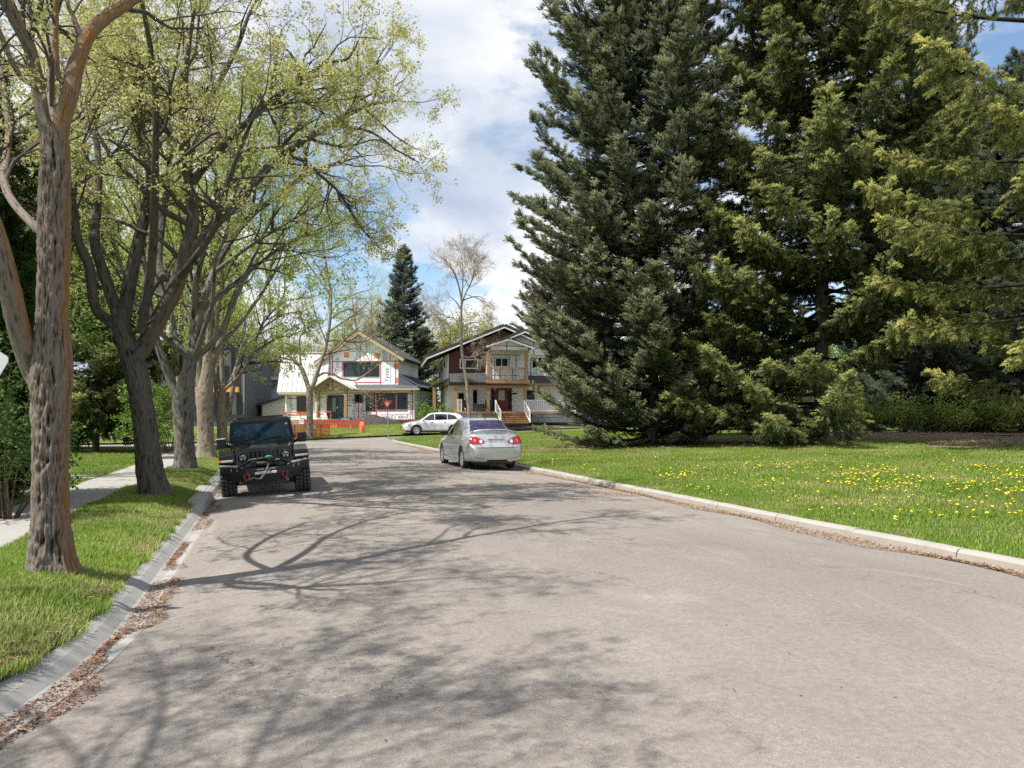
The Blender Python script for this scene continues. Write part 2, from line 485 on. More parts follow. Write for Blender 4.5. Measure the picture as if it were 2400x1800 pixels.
# ------------------------------------------------------------------ sidewalk of slabs
walk = empty('sidewalk'); tag(walk, kind='structure')
y = -5.0
while y < 45:
    m = MB(); x0, x1 = -3.65, -2.56
    zz = [float(zleft(x0, y)) + .012, float(zleft(x1, y)) + .012, float(zleft(x1, y + 1.5)) + .012, float(zleft(x0, y + 1.5)) + .012]
    y0, y1 = y + 0.006, y + 1.494
    m.bhexa([(x0, y0, zz[0] - .12), (x1, y0, zz[1] - .12), (x1, y1, zz[2] - .12), (x0, y1, zz[3] - .12), (x0, y0, zz[0]), (x1, y0, zz[1]), (x1, y1, zz[2]), (x0, y1, zz[3])], 0.008, 1)
    m.build('slab', M_WALK, walk); y += 1.5
# two paths from the sidewalk to the houses on the left, a crossing of the boulevard by the parked off-roader
for (ya, yb, x0, x1, nm) in ((14.6, 15.5, -9.5, -3.67, 'path'), (18.4, 19.2, -12.0, -3.67, 'path'), (15.9, 17.2, -2.54, -1.26, 'crossing')):
    r = empty(nm); tag(r, kind='structure')
    n = max(1, round((x1 - x0) / 1.4))
    for k in range(n):
        a, b = x0 + (x1 - x0) * k / n + .006, x0 + (x1 - x0) * (k + 1) / n - .006
        q = [float(zleft(a, ya)), float(zleft(b, ya)), float(zleft(b, yb)), float(zleft(a, yb))]
        q = [v + .02 for v in q]
        MB().bhexa([(a, ya, q[0] - .12), (b, ya, q[1] - .12), (b, yb, q[2] - .12), (a, yb, q[3] - .12), (a, ya, q[0]), (b, ya, q[1]), (b, yb, q[2]), (a, yb, q[3])], .008, 1).build('slab', M_WALK, r)

# ------------------------------------------------------------------ kerbs, section by section
def profile_left(y):
    w = float(smooth(13.3, 13.75, y)) - float(smooth(15.4, 15.8, y)) * 0.75 + float(smooth(17.4, 17.9, y)) * 0.75
    low = [(-0.90, 0.004), (-1.02, -0.015), (-1.09, 0.0), (-1.17, 0.055), (-1.25, 0.085), (-1.34, 0.088)]
    high = [(-0.90, 0.004), (-1.02, -0.02), (-1.065, -0.005), (-1.085, 0.125), (-1.13, 0.15), (-1.36, 0.15)]
    f = float(flare(y))
    return [(a[0] * (1 - w) + b[0] * w + f, a[1] * (1 - w) + b[1] * w) for a, b in zip(low, high)]
def extrude_section(ys, prof, m):
    V = []; F = []; n = len(prof(ys[0])) + 2
    for y in ys:
        p = prof(y)
        q = [(p[0][0], p[0][1] - .2)] + list(p) + [(p[-1][0], p[-1][1] - .25)]
        V += [(x, y, z) for x, z in q]
    for i in range(len(ys) - 1):
        for k in range(n - 1): F.append((i * n + k, i * n + k + 1, (i + 1) * n + k + 1, (i + 1) * n + k))
    F.append(tuple(range(n))); F.append(tuple(range(len(ys) * n - 1, (len(ys) - 1) * n - 1, -1)))
    return m.add(V, F)
kl = empty('kerb'); tag(kl, kind='structure')
cuts = [3.0, 4.55, 6.4, 8.1, 9.9, 11.7, 13.3, 13.8, 15.4, 15.8, 17.4, 17.9] + list(np.arange(20, 45, 2.4))
for a, b in zip(cuts[:-1], cuts[1:]):
    n = max(2, int((b - a) / 0.25) + 1)
    m = extrude_section(list(np.linspace(a + .005, b - .005, n)), profile_left, MB())
    me = m.mesh('kerb_section'); fix_normals(me)
    link('kerb_section', me, M_KERB_OLD, kl)
kr = empty('kerb'); tag(kr, kind='structure')
def right_path():
    pts = [(7.06, y) for y in np.arange(-6, 44.1, 1.55)] + [(7.07, 46), (7.2, 48.1), (7.7, 49.8), (8.6, 51.2), (10.1, 52.5), (12, 53.2), (14, 53.6), (16, 53.9), (18, 54.2)]
    return pts
rp = right_path()
for (x0, y0), (x1, y1) in zip(rp[:-1], rp[1:]):
    L = math.hypot(x1 - x0, y1 - y0); ang = math.atan2(-(x1 - x0), (y1 - y0))
    m = MB(); wob = random.uniform(-.006, .006)
    pr = [(0.0, -0.02), (0.012, 0.085), (0.045, 0.118), (0.10, 0.122), (0.165, 0.118)]
    extrude_section(list(np.linspace(.006, L - .006, 6)), lambda yy: [(x + wob + .004 * math.sin(yy * 7 + y0), z + .004 * math.sin(yy * 3 + y0)) for x, z in pr], m)
    me = m.mesh('kerb_section'); fix_normals(me)
    o = link('kerb_section', me, M_KERB, kr)
    o.location = (x0, y0, float(zj(x0)) * float(smooth(42, 51, y0))); o.rotation_euler = (0, 0, ang)

# far sidewalk across the street, a driveway pad and a front path to the house with the stairs
fw = empty('far_sidewalk'); tag(fw, kind='structure')
for k in range(14):
    xa, xb = 14 + k * 1.8 + .01, 14 + (k + 1) * 1.8 - .01
    V = []
    for x, d in ((xa, 1.1), (xb, 1.1), (xb, 2.5), (xa, 2.5)):
        yy = float(yfar(x)) + d; V.append((x, yy, float(zfarl(x, yy)) + .11))
    MB().hexa([(x, y_, z - .1) for x, y_, z in V] + V).build('slab', M_WALK, fw)
pad = empty('front_path'); tag(pad, kind='structure')
pc = P(1216, 1000, 60)
for k in range(4):
    ya, yb = 60.6 + k * .85 + .01, 60.6 + (k + 1) * .85 - .01
    V = [(x, y_, float(zfarl(x, y_)) + .14) for x, y_ in ((17.6, ya), (20.2, ya), (20.2, yb), (17.6, yb))]
    MB().hexa([(x, y_, z - .1) for x, y_, z in V] + V).build('slab', M_WALK, pad)

# ------------------------------------------------------------------ scattering
def scatter(name, pts, rot, scl, src_meshes, mats, parent=None, kind='stuff', age=None):
    """instances of one small mesh on points (geometry nodes); pts (n,3), rot euler (n,3), scl (n,)"""
    me = bpy.data.meshes.new(name + '_points')
    pts = np.ascontiguousarray(pts, np.float32)
    me.vertices.add(len(pts)); me.vertices.foreach_set('co', pts.ravel())
    a = me.attributes.new('rot', 'FLOAT_VECTOR', 'POINT'); a.data.foreach_set('vector', np.ascontiguousarray(rot, np.float32).ravel())
    a = me.attributes.new('scl', 'FLOAT', 'POINT'); a.data.foreach_set('value', np.ascontiguousarray(scl, np.float32))
    a = me.attributes.new('age', 'FLOAT', 'POINT'); a.data.foreach_set('value', np.ascontiguousarray(age if age is not None else RNG.random(len(pts)), np.float32))
    o = bpy.data.objects.new(name, me); COL.objects.link(o)
    if parent is not None: o.parent = parent
    if kind: o['kind'] = kind
    src = bpy.data.objects.new(name + '_source', src_meshes)
    if mats is not None and not src_meshes.materials: src_meshes.materials.append(mats)
    ng = bpy.data.node_groups.new(name, 'GeometryNodeTree')
    ng.interface.new_socket('Geometry', in_out='INPUT', socket_type='NodeSocketGeometry')
    ng.interface.new_socket('Geometry', in_out='OUTPUT', socket_type='NodeSocketGeometry')
    n, l = ng.nodes, ng.links
    gi, go = n.new('NodeGroupInput'), n.new('NodeGroupOutput')
    ip = n.new('GeometryNodeInstanceOnPoints')
    oi = n.new('GeometryNodeObjectInfo'); oi.inputs['Object'].default_value = src
    r = n.new('GeometryNodeInputNamedAttribute'); r.data_type = 'FLOAT_VECTOR'; r.inputs[0].default_value = 'rot'
    s = n.new('GeometryNodeInputNamedAttribute'); s.data_type = 'FLOAT'; s.inputs[0].default_value = 'scl'
    e = n.new('FunctionNodeEulerToRotation')
    l.new(gi.outputs[0], ip.inputs['Points']); l.new(oi.outputs['Geometry'], ip.inputs['Instance'])
    l.new(r.outputs[0], e.inputs[0]); l.new(e.outputs[0], ip.inputs['Rotation'])
    l.new(s.outputs[0], ip.inputs['Scale']); l.new(ip.outputs[0], go.inputs[0])
    md = o.modifiers.new('instances', 'NODES'); md.node_group = ng
    return o

def grass_mat(name, a, b, dry):
    t = NT(name); p = t.pos()
    rnd = t.n('ShaderNodeAttribute', attribute_type='INSTANCER', attribute_name='age').outputs['Fac']
    base = t.mix(rnd, a, b)
    base = t.mix(t.ramp(t.noise(p, 0.55, 6, 0.72, 0.4), [(0.46, 0.0), (0.68, 0.8)]), base, dry)
    d = t.bsdf(Base_Color=base, Roughness=0.55, Specular_IOR_Level=0.25)
    tr = t.n('ShaderNodeBsdfTranslucent', {0: base})
    return t.done(t.n('ShaderNodeMixShader', {0: 0.35, 1: d.outputs[0], 2: tr.outputs[0]}))
def tuft_mesh(name, n, h, spread, w, lean):
    V = []; F3 = []; F4 = []
    for i in range(n):
        a = RNG.random() * 6.28; r = spread * math.sqrt(RNG.random()); b = RNG.random() * 6.28
        x, y = r * math.cos(a), r * math.sin(a); hh = h * (0.5 + 0.6 * RNG.random()); ln = lean * hh * (0.3 + RNG.random())
        dx, dy = math.cos(b), math.sin(b); px, py = -dy * w / 2, dx * w / 2
        k = len(V)
        V += [(x - px, y - py, -0.01), (x + px, y + py, -0.01), (x + dx * ln * .35 + px * .8, y + dy * ln * .35 + py * .8, hh * .6), (x + dx * ln * .35 - px * .8, y + dy * ln * .35 - py * .8, hh * .6), (x + dx * ln, y + dy * ln, hh)]
        F4.append((k, k + 1, k + 2, k + 3)); F3.append((k + 3, k + 2, k + 4))
    return mesh_np(name, np.array(V), [np.array(F4), np.array(F3)])
M_BLADE = grass_mat('grass_blades', (0.155, 0.25, 0.035), (0.26, 0.365, 0.06), (0.45, 0.41, 0.19))
TUFT_A = tuft_mesh('grass_tuft', 13, 0.050, 0.05, 0.005, 0.7)
TUFT_B = tuft_mesh('lawn_tuft', 12, 0.048, 0.085, 0.010, 0.6)
def grass_field(name, n, xr, yr, zf, tuft, keep=None, ypow=1.0, smin=.7, smax=1.3):
    x = RNG.uniform(*xr, n); y = yr[0] + (yr[1] - yr[0]) * RNG.random(n) ** ypow
    k = np.ones(n, bool) if keep is None else keep(x, y)
    x, y = x[k], y[k]
    pts = np.column_stack([x, y, zf(x, y)])
    rot = np.column_stack([RNG.normal(0, .12, len(x)), RNG.normal(0, .12, len(x)), RNG.uniform(0, 6.28, len(x))])
    age = np.clip(vn2(x, y, 1.1, 11) * .7 + RNG.random(len(x)) * .5 - .1, 0, 1)
    o = scatter(name, pts, rot, RNG.uniform(smin, smax, len(x)) * (0.75 + 0.5 * vn2(x, y, 0.8, 21)), tuft, M_BLADE, age=age)
    return o
grass_field('grass', 60000, (-2.58, -1.1), (3.2, 45), zleft, TUFT_A, lambda x, y: (x < -1.26 + flare(y) + 0.03 * np.sin(y * 9)) & ~((y > 15.85) & (y < 17.25)), 1.7)
grass_field('grass', 90000, (7.22, 24), (2, 54), zright, TUFT_B, lambda x, y: (x > 7.24) & (y < 50.5 + (x - 8) * .5), 1.15)
grass_field('grass', 16000, (-14, -3.66), (6, 30), zleft, TUFT_B, lambda x, y: ~((y > 14.5) & (y < 15.6)) & ~((y > 18.3) & (y < 19.3)), 1.2)
grass_field('grass', 9000, (-4, 24), (53, 68), zfarl, TUFT_B, lambda x, y: (y > yfar(x) + .2) & ~((x > 13.8) & (y > yfar(x) + 1) & (y < yfar(x) + 2.6)) & ~((x > 17.4) & (x < 20.4)), 1.0, .9, 1.7)

# leaf litter in the gutters
def litter_mat(name, cols):
    t = NT(name); p = t.pos()
    w = t.n('ShaderNodeTexWhiteNoise', {0: t.n('ShaderNodeVectorMath', {0: p, 1: (0.03, 0.03, 0.03)}, operation='SNAP').outputs[0]}, noise_dimensions='3D').outputs[0]
    k = len(cols)
    return t.done(t.bsdf(Base_Color=t.ramp(w, [((i + .5) / k, c) for i, c in enumerate(cols)]), Roughness=0.8, Specular_IOR_Level=0.2))
M_LITTER_L = litter_mat('dead_leaves', [(0.10, 0.055, 0.04), (0.19, 0.105, 0.075), (0.28, 0.165, 0.11), (0.14, 0.08, 0.055), (0.40, 0.28, 0.18)])
M_LITTER_R = litter_mat('dry_needles', [(0.30, 0.18, 0.10), (0.42, 0.28, 0.17), (0.50, 0.36, 0.24), (0.25, 0.14, 0.09), (0.12, 0.08, 0.06)])
def flakes(name, xy, zf, size, material, label=None, lift=0.03):
    n = len(xy); a = RNG.uniform(0, 6.28, n); s = size * RNG.uniform(.5, 1.3, n)
    c, d = np.cos(a), np.sin(a); z = zf(xy[:, 0], xy[:, 1]) + RNG.random(n) ** 2 * lift + 0.004
    t1 = RNG.normal(0, .35, n); t2 = RNG.normal(0, .35, n)
    V = np.empty((n, 4, 3))
    for k, (u, v) in enumerate(((-1, 0), (0, -.38), (1, 0), (0.1, .38))):
        V[:, k, 0] = xy[:, 0] + (c * u - d * v) * s; V[:, k, 1] = xy[:, 1] + (d * u + c * v) * s
        V[:, k, 2] = z + np.abs(u * t1 + v * t2) * s
    F = np.arange(n * 4).reshape(n, 4)
    o = link(name, mesh_np(name, V.reshape(-1, 3), [F]), material, None, 'stuff')
    return o
def zgut(x, y):
    return np.where(x < -0.92 + flare(y), -0.012, zroad(x, y))
y = 3.0 + 42 * RNG.random(26000) ** 1.5; y = y[(vn2(np.zeros_like(y), y, 1.1, 2) + .12 * (y > 7) + .25 * (np.abs(y - 5.9) < .5) > 0.43)]
wdt = 0.02 + 0.30 * vn2(np.ones_like(y), y, 1.9, 8) ** 1.4
x = -1.08 + flare(y) + wdt * RNG.random(len(y)) * 1.1 + np.abs(RNG.normal(0, .02, len(y)))
flakes('leaf_litter', np.column_stack([x, y]), zgut, 0.015, M_LITTER_L, lift=.02)
y = 3.2 + 14 * RNG.random(5200) ** 1.3; x = -1.27 + flare(y) - np.abs(RNG.normal(0, .09, len(y)))
k = vn2(x, y, 1.2, 4) > .42
flakes('leaf_litter', np.column_stack([x[k], y[k]]), zleft, 0.022, M_LITTER_L, lift=.05)
y = 2.5 + 42 * RNG.random(30000) ** 1.4
wdt = 0.06 + 0.42 * vn2(np.ones_like(y), y, .8, 9) ** 1.5
x = 7.05 - wdt * RNG.random(len(y)) ** 1.3
bx, by = RNG.normal(6.2, .42, 5200), RNG.normal(14.2, 1.3, 5200); k = (bx < 7.02) & (vn2(bx, by, .8, 31) > .4)
x = np.concatenate([x, bx[k]]); y = np.concatenate([y, by[k]])
flakes('needle_litter', np.column_stack([x, y]), zroad, 0.018, M_LITTER_R, lift=.04)
# a few stray bits on the road
x = RNG.uniform(-.6, 6.8, 320); y = RNG.uniform(2.5, 26, 320)
flakes('road_litter', np.column_stack([x, y]), zroad, 0.013, M_LITTER_L, lift=.012)
# ------------------------------------------------------------------ bark and leaves
def bark_mat(name, hi, lo, lichen=(0.42, 0.20, 0.035), fine=70):
    t = NT(name); c = t.pos()
    fur = t.n('ShaderNodeAttribute', attribute_name='furrow').outputs['Fac']
    lic = t.n('ShaderNodeAttribute', attribute_name='lichen').outputs['Fac']
    st = t.noise(t.map(c, (1, 1, 0.18)), fine, 5, 0.7)
    f = t.math('ADD', t.math('MULTIPLY', fur, 0.75), t.math('MULTIPLY', st, 0.5))
    base = t.ramp(f, [(0.48, lo), (0.62, tuple(a * .5 + b * .5 for a, b in zip(hi, lo))), (0.80, hi)])
    base = t.mix(t.ramp(t.noise(c, 6, 5, 0.7), [(0.55, 0.0), (0.8, 0.35)]), base, tuple(min(1, x * 1.5) for x in hi))
    lf = t.math('MULTIPLY', lic, t.ramp(t.noise(t.map(c, (1, 1, 0.4)), 16, 6, 0.75), [(0.36, 0.15), (0.62, 1.0)]))
    base = t.mix(lf, base, t.mix(st, tuple(x * .35 for x in lichen), lichen))
    return t.done(t.bsdf(Base_Color=base, Roughness=0.92, Specular_IOR_Level=0.15, Normal=t.bump(st, 0.7, 0.012)))
def twig_mat(name, col):
    return mat(name, col, 0.9, var=0.25, vs=6, spec=0.15)
def leaf_mat(name, a, b, c=None, trans=0.4, sc=14):
    t = NT(name); p = t.pos()
    w = t.n('ShaderNodeTexWhiteNoise', {0: t.n('ShaderNodeVectorMath', {0: p, 1: (0.07, 0.07, 0.07)}, operation='SNAP').outputs[0]}, noise_dimensions='3D').outputs[0]
    base = t.mix(w, a, b)
    if c: base = t.mix(t.ramp(t.noise(p, 0.7, 3), [(0.45, 0.0), (0.65, 0.8)]), base, c)
    d = t.bsdf(Base_Color=base, Roughness=0.5, Specular_IOR_Level=0.3)
    tr = t.n('ShaderNodeBsdfTranslucent', {0: base})
    return t.done(t.n('ShaderNodeMixShader', {0: trans, 1: d.outputs[0], 2: tr.outputs[0]}))
M_BARK1 = bark_mat('bark_grey_brown', (0.20, 0.168, 0.142), (0.022, 0.016, 0.012))
M_BARK2 = bark_mat('bark_shaded', (0.105, 0.092, 0.080), (0.014, 0.012, 0.010))  # crown shade on the second elm is put into this bark colour
M_BARK3 = bark_mat('bark_grey', (0.20, 0.18, 0.16), (0.028, 0.025, 0.022))
M_BARK4 = bark_mat('bark_tan', (0.27, 0.225, 0.175), (0.05, 0.04, 0.03))
M_TWIG = twig_mat('twigs_dark', (0.085, 0.07, 0.06))
M_TWIG_T = twig_mat('twigs_tan', (0.20, 0.155, 0.12))
M_TWIG_P = twig_mat('twigs_pale', (0.34, 0.27, 0.22))
M_BUD = leaf_mat('young_leaves_pale', (0.46, 0.44, 0.15), (0.60, 0.55, 0.24), (0.38, 0.40, 0.12), 0.5)
M_BUD2 = leaf_mat('young_leaves_olive', (0.46, 0.46, 0.17), (0.64, 0.60, 0.28), (0.40, 0.45, 0.13), 0.55)
M_LEAF = leaf_mat('fresh_leaves', (0.30, 0.40, 0.07), (0.44, 0.52, 0.12), (0.38, 0.42, 0.15), 0.55)
M_LEAF_Y = leaf_mat('yellow_green_leaves', (0.26, 0.30, 0.05), (0.40, 0.40, 0.09), (0.30, 0.28, 0.10), 0.45)
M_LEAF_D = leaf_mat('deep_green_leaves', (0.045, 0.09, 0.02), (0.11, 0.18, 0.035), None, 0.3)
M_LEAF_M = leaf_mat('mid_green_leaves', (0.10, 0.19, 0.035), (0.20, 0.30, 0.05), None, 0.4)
M_BUD_B = leaf_mat('pinkish_buds', (0.36, 0.27, 0.20), (0.46, 0.36, 0.25), None, 0.3)

def catmull(pts, n):
    pts = np.asarray(pts, float); k = len(pts)
    if k == 2:
        u = np.linspace(0, 1, n)[:, None]; return pts[0] * (1 - u) + pts[1] * u
    d = np.concatenate([[0], np.cumsum(np.linalg.norm(np.diff(pts[:, :3], axis=0), axis=1))]); s = np.linspace(0, d[-1], n)
    i = np.clip(np.searchsorted(d, s, 'right') - 1, 0, k - 2)
    u = ((s - d[i]) / np.maximum(d[i + 1] - d[i], 1e-9))[:, None]
    p0, p1, p2, p3 = pts[np.maximum(i - 1, 0)], pts[i], pts[i + 1], pts[np.minimum(i + 2, k - 1)]
    return 0.5 * ((2 * p1) + (-p0 + p2) * u + (2 * p0 - 5 * p1 + 4 * p2 - p3) * u ** 2 + (-p0 + 3 * p1 - 3 * p2 + p3) * u ** 3)

def bark_limb(name, pts4, material, parent, sides=40, seg=0.06, amp=0.10, seed=0, lich=None, flare_base=0.0, freq=None):
    """a limb with furrowed bark; pts4 rows x,y,z,r"""
    pts4 = np.asarray(pts4, float)
    L = np.linalg.norm(np.diff(pts4[:, :3], axis=0), axis=1).sum()
    n = max(4, int(L / seg))
    q = catmull(pts4, n); c, r = q[:, :3], np.maximum(q[:, 3], 0.004)
    s = np.linspace(0, L, n)
    T = np.gradient(c, axis=0); T /= np.linalg.norm(T, axis=1, keepdims=True)
    U = np.zeros_like(T); u = np.cross(T[0], [0.3, 1, 0.1])
    for i in range(n):
        u = u - T[i] * u.dot(T[i]); u /= np.linalg.norm(u); U[i] = u
    W = np.cross(T, U)
    a = np.linspace(0, 2 * np.pi, sides, endpoint=False)
    dirs = U[:, None] * np.cos(a)[None, :, None] + W[:, None] * np.sin(a)[None, :, None]
    k = freq or max(2.6, 34 * r.mean()); r = r * .81
    q3 = np.stack([np.broadcast_to(np.cos(a) * k, (n, sides)), np.broadcast_to(np.sin(a) * k, (n, sides)), np.broadcast_to((s * 6.0)[:, None], (n, sides))], -1)
    wob = (vnoise(q3 * np.array([.5, .5, 2.0]), 1.0, seed + 5) - .5)[..., None] * 0.45
    n1 = vnoise(q3 + wob, 1.0, seed); n2 = vnoise(q3 * np.array([2.1, 2.1, 2.0]) + wob * 2, 1.0, seed + 1); n3 = vnoise(q3 * np.array([4.5, 4.5, 3.5]), 1.0, seed + 3)
    fur = np.clip(0.50 * (1 - np.abs(2 * n1 - 1)) + 0.50 * (1 - np.abs(2 * n2 - 1)) + 0.35 * (n3 - .5), 0, 1.2)
    lump = vnoise(np.stack([q3[..., 0] / k * 1.3, q3[..., 1] / k * 1.3, q3[..., 2] / 6.0 * 1.1], -1), 1.0, seed + 9) - .5
    rr = r[:, None] * (1 + amp * 1.5 * (fur - .62) + 0.16 * lump)
    if flare_base:
        rr *= 1 + flare_base * np.exp(-s / 0.22)[:, None] * (0.6 + 0.8 * (0.5 + 0.5 * np.sin(a * 5 + seed))[None])
    V = c[:, None] + dirs * rr[..., None]
    i = np.arange(n - 1)[:, None] * sides; j = np.arange(sides)[None]; j2 = (j + 1) % sides
    Fq = np.stack([i + j, i + j2, i + sides + j2, i + sides + j], -1).reshape(-1, 4)
    me = mesh_np(name, V.reshape(-1, 3), [Fq, np.arange((n - 1) * sides, n * sides).reshape(1, -1)], True)
    at = me.attributes.new('furrow', 'FLOAT', 'POINT'); at.data.foreach_set('value', fur.ravel().astype(np.float32))
    if lich is not None:
        dvec, lo, hi, mul = lich
        lv = smooth(lo, hi, dirs @ np.array(dvec)) * mul * (0.5 + 0.8 * vnoise(V, 2.5, seed + 4))
    else: lv = np.zeros((n, sides))
    at = me.attributes.new('lichen', 'FLOAT', 'POINT'); at.data.foreach_set('value', np.clip(lv, 0, 1).ravel().astype(np.float32))
    return link(name, me, material, parent)

def tubes_np(pts, rads, k):
    """pts (B,n,3) rads (B,n) -> verts, quads for B tapered tubes with k sides"""
    B, n, _ = pts.shape
    T = np.gradient(pts, axis=1); T /= np.maximum(np.linalg.norm(T, axis=2, keepdims=True), 1e-9)
    ref = np.where(np.abs(T[:, :1, 2:3]) > 0.85, np.array([1.0, 0, 0]), np.array([0, 0, 1.0]))
    U = np.cross(T, np.broadcast_to(ref, T.shape)); U /= np.maximum(np.linalg.norm(U, axis=2, keepdims=True), 1e-9)
    W = np.cross(T, U)
    a = np.linspace(0, 2 * np.pi, k, endpoint=False)
    V = pts[:, :, None] + (U[:, :, None] * np.cos(a)[None, None, :, None] + W[:, :, None] * np.sin(a)[None, None, :, None]) * rads[:, :, None, None]
    b = np.arange(B)[:, None, None] * n * k; i = np.arange(n - 1)[None, :, None] * k; j = np.arange(k)[None, None]; j2 = (j + 1) % k
    F = np.stack([b + i + j, b + i + j2, b + i + k + j2, b + i + k + j], -1).reshape(-1, 4)
    return V.reshape(-1, 3), F

def sprout(pts, rads, dens, lenf, ang, trop, wig, n, rf, tmin, rng, lmin=0.08, tip=True, rtip=0.35, rmin=0.0022, lmax=9):
    """children branches for every parent branch: pts (B,n,3)"""
    B, m, _ = pts.shape
    L = np.linalg.norm(np.diff(pts, axis=1), axis=2).sum(1)
    nc = rng.poisson(L * dens)
    idx = np.repeat(np.arange(B), nc)
    t = tmin + (1 - tmin) * rng.random(len(idx)) ** 0.85
    if tip:
        idx = np.concatenate([idx, np.arange(B)]); t = np.concatenate([t, np.full(B, 0.999)])
    f = t * (m - 1); i = np.minimum(f.astype(int), m - 2); u = (f - i)[:, None]
    st = pts[idx, i] * (1 - u) + pts[idx, i + 1] * u
    tan = pts[idx, i + 1] - pts[idx, i]; tan /= np.maximum(np.linalg.norm(tan, axis=1, keepdims=True), 1e-9)
    r = rads[idx, i] * (1 - u[:, 0]) + rads[idx, i + 1] * u[:, 0]
    v = rng.normal(size=(len(idx), 3)); v -= tan * (v * tan).sum(1, keepdims=True); v /= np.linalg.norm(v, axis=1, keepdims=True)
    A = np.radians(rng.normal(ang, 12, len(idx)))
    if tip: A[-B:] *= 0.3
    d = tan * np.cos(A)[:, None] + v * np.sin(A)[:, None]
    ln = np.clip(L[idx] * lenf * (1.15 - .55 * t) * rng.uniform(.6, 1.3, len(idx)), lmin, lmax)
    out = np.empty((len(idx), n, 3)); out[:, 0] = st; p = st.copy()
    for k in range(1, n):
        d = d + rng.normal(size=d.shape) * wig; d[:, 2] += trop
        d /= np.linalg.norm(d, axis=1, keepdims=True)
        p = p + d * (ln / (n - 1))[:, None]; out[:, k] = p
    r0 = np.clip(np.minimum(r * rf, ln * 0.028), rmin, None)
    return out, r0[:, None] * np.linspace(1, rtip, n)[None]

def leaves_np(pts, size, k, spread, rng, flat=0.0):
    """k small leaf faces round every point"""
    n = len(pts) * k
    c = np.repeat(pts, k, 0) + rng.normal(size=(n, 3)) * spread
    u = rng.normal(size=(n, 3)); u[:, 2] *= (1 - flat); u /= np.linalg.norm(u, axis=1, keepdims=True)
    w = rng.normal(size=(n, 3)); w -= u * (w * u).sum(1, keepdims=True); w /= np.linalg.norm(w, axis=1, keepdims=True)
    s = (size * rng.uniform(.6, 1.35, n))[:, None]
    nn = np.cross(u, w)
    V = np.stack([c - u * s, c + w * s * .48 + nn * s * .12, c + u * s, c - w * s * .48 + nn * s * .12], 1)
    return V.reshape(-1, 3), np.arange(n * 4).reshape(n, 4)

def crown(root, limbs, levels, leaf, twig_mat_, rng, sides=(6, 5, 4, 3, 3), leaf_at=(2, 3, 4), leaf_keep=1.0):
    """limbs: list of rows x,y,z,r; levels: parameters for sprout; leaf: (material, size, k, spread)"""
    P0 = np.stack([catmull(l, 14)[:, :3] for l in limbs]); R0 = np.stack([catmull(l, 14)[:, 3] for l in limbs])
    Vs, Fs, n = [], [], 0; lp = []
    p, r = P0, R0
    for i, lv in enumerate(levels):
        p, r = sprout(p, r, rng=rng, **lv)
        V, F = tubes_np(p, r, sides[min(i, 4)])
        Vs.append(V); Fs.append(F + n); n += len(V)
        if i in leaf_at:
            q = p[:, 1:].reshape(-1, 3) if i == len(levels) - 1 else p[:, -1]
            lp.append(q)
    link('crown', mesh_np('crown', np.concatenate(Vs), [np.concatenate(Fs)], True), twig_mat_, root, 'stuff')
    if leaf:
        q = np.concatenate(lp); q = q[rng.random(len(q)) < leaf_keep * 2.4 * smooth(.12, .75, vnoise(q, 1.7, 3))]
        V, F = leaves_np(q, leaf[1], leaf[2], leaf[3], rng)
        link('leaves', mesh_np('leaves', V, [F]), leaf[0], root, 'stuff')
    return p
ELM1 = [dict(dens=2.6, lenf=0.32, ang=44, trop=0.05, wig=0.20, n=7, rf=0.42, tmin=0.28, lmin=.4, lmax=1.9),
        dict(dens=3.8, lenf=0.55, ang=46, trop=0.03, wig=0.24, n=6, rf=0.60, tmin=0.2, lmin=.25, lmax=1.2),
        dict(dens=5.0, lenf=0.50, ang=46, trop=-0.02, wig=0.26, n=5, rf=0.6, tmin=0.15, lmin=.14, lmax=.6),
        dict(dens=6.0, lenf=0.55, ang=42, trop=-0.05, wig=0.25, n=4, rf=0.6, tmin=0.1, lmin=.08, lmax=.3, rmin=.0016)]
ELM = [dict(dens=2.1, lenf=0.42, ang=44, trop=0.05, wig=0.20, n=7, rf=0.46, tmin=0.28, lmin=.5, lmax=3.2),
       dict(dens=3.4, lenf=0.52, ang=46, trop=0.03, wig=0.24, n=6, rf=0.62, tmin=0.2, lmin=.25, lmax=1.6),
       dict(dens=6.0, lenf=0.55, ang=46, trop=-0.02, wig=0.26, n=5, rf=0.6, tmin=0.15, lmin=.14, lmax=.8),
       dict(dens=6.0, lenf=0.55, ang=42, trop=-0.05, wig=0.25, n=4, rf=0.6, tmin=0.1, lmin=.09, lmax=.4, rmin=.0018)]
def px4(D0, rows):
    """rows px, py, width_px [, D] -> x,y,z,r"""
    out = []
    for rw in rows:
        D = rw[3] if len(rw) > 3 else D0
        out.append((*P(rw[0], rw[1], D), rw[2] / 2 * D / F_PX))
    return np.array(out)

def elm_tree(name, label, base, group='elms along the left kerb'):
    o = empty(name, (0, 0, 0), 0, label, 'tree', group)
    o.location = base
    return o
def under(o, root):
    """keep world coordinates of a mesh built in world space under a placed root"""
    o.matrix_parent_inverse = Matrix.Translation(root.location).inverted()
    return o
LICH = (0.93, -0.15, -0.1)

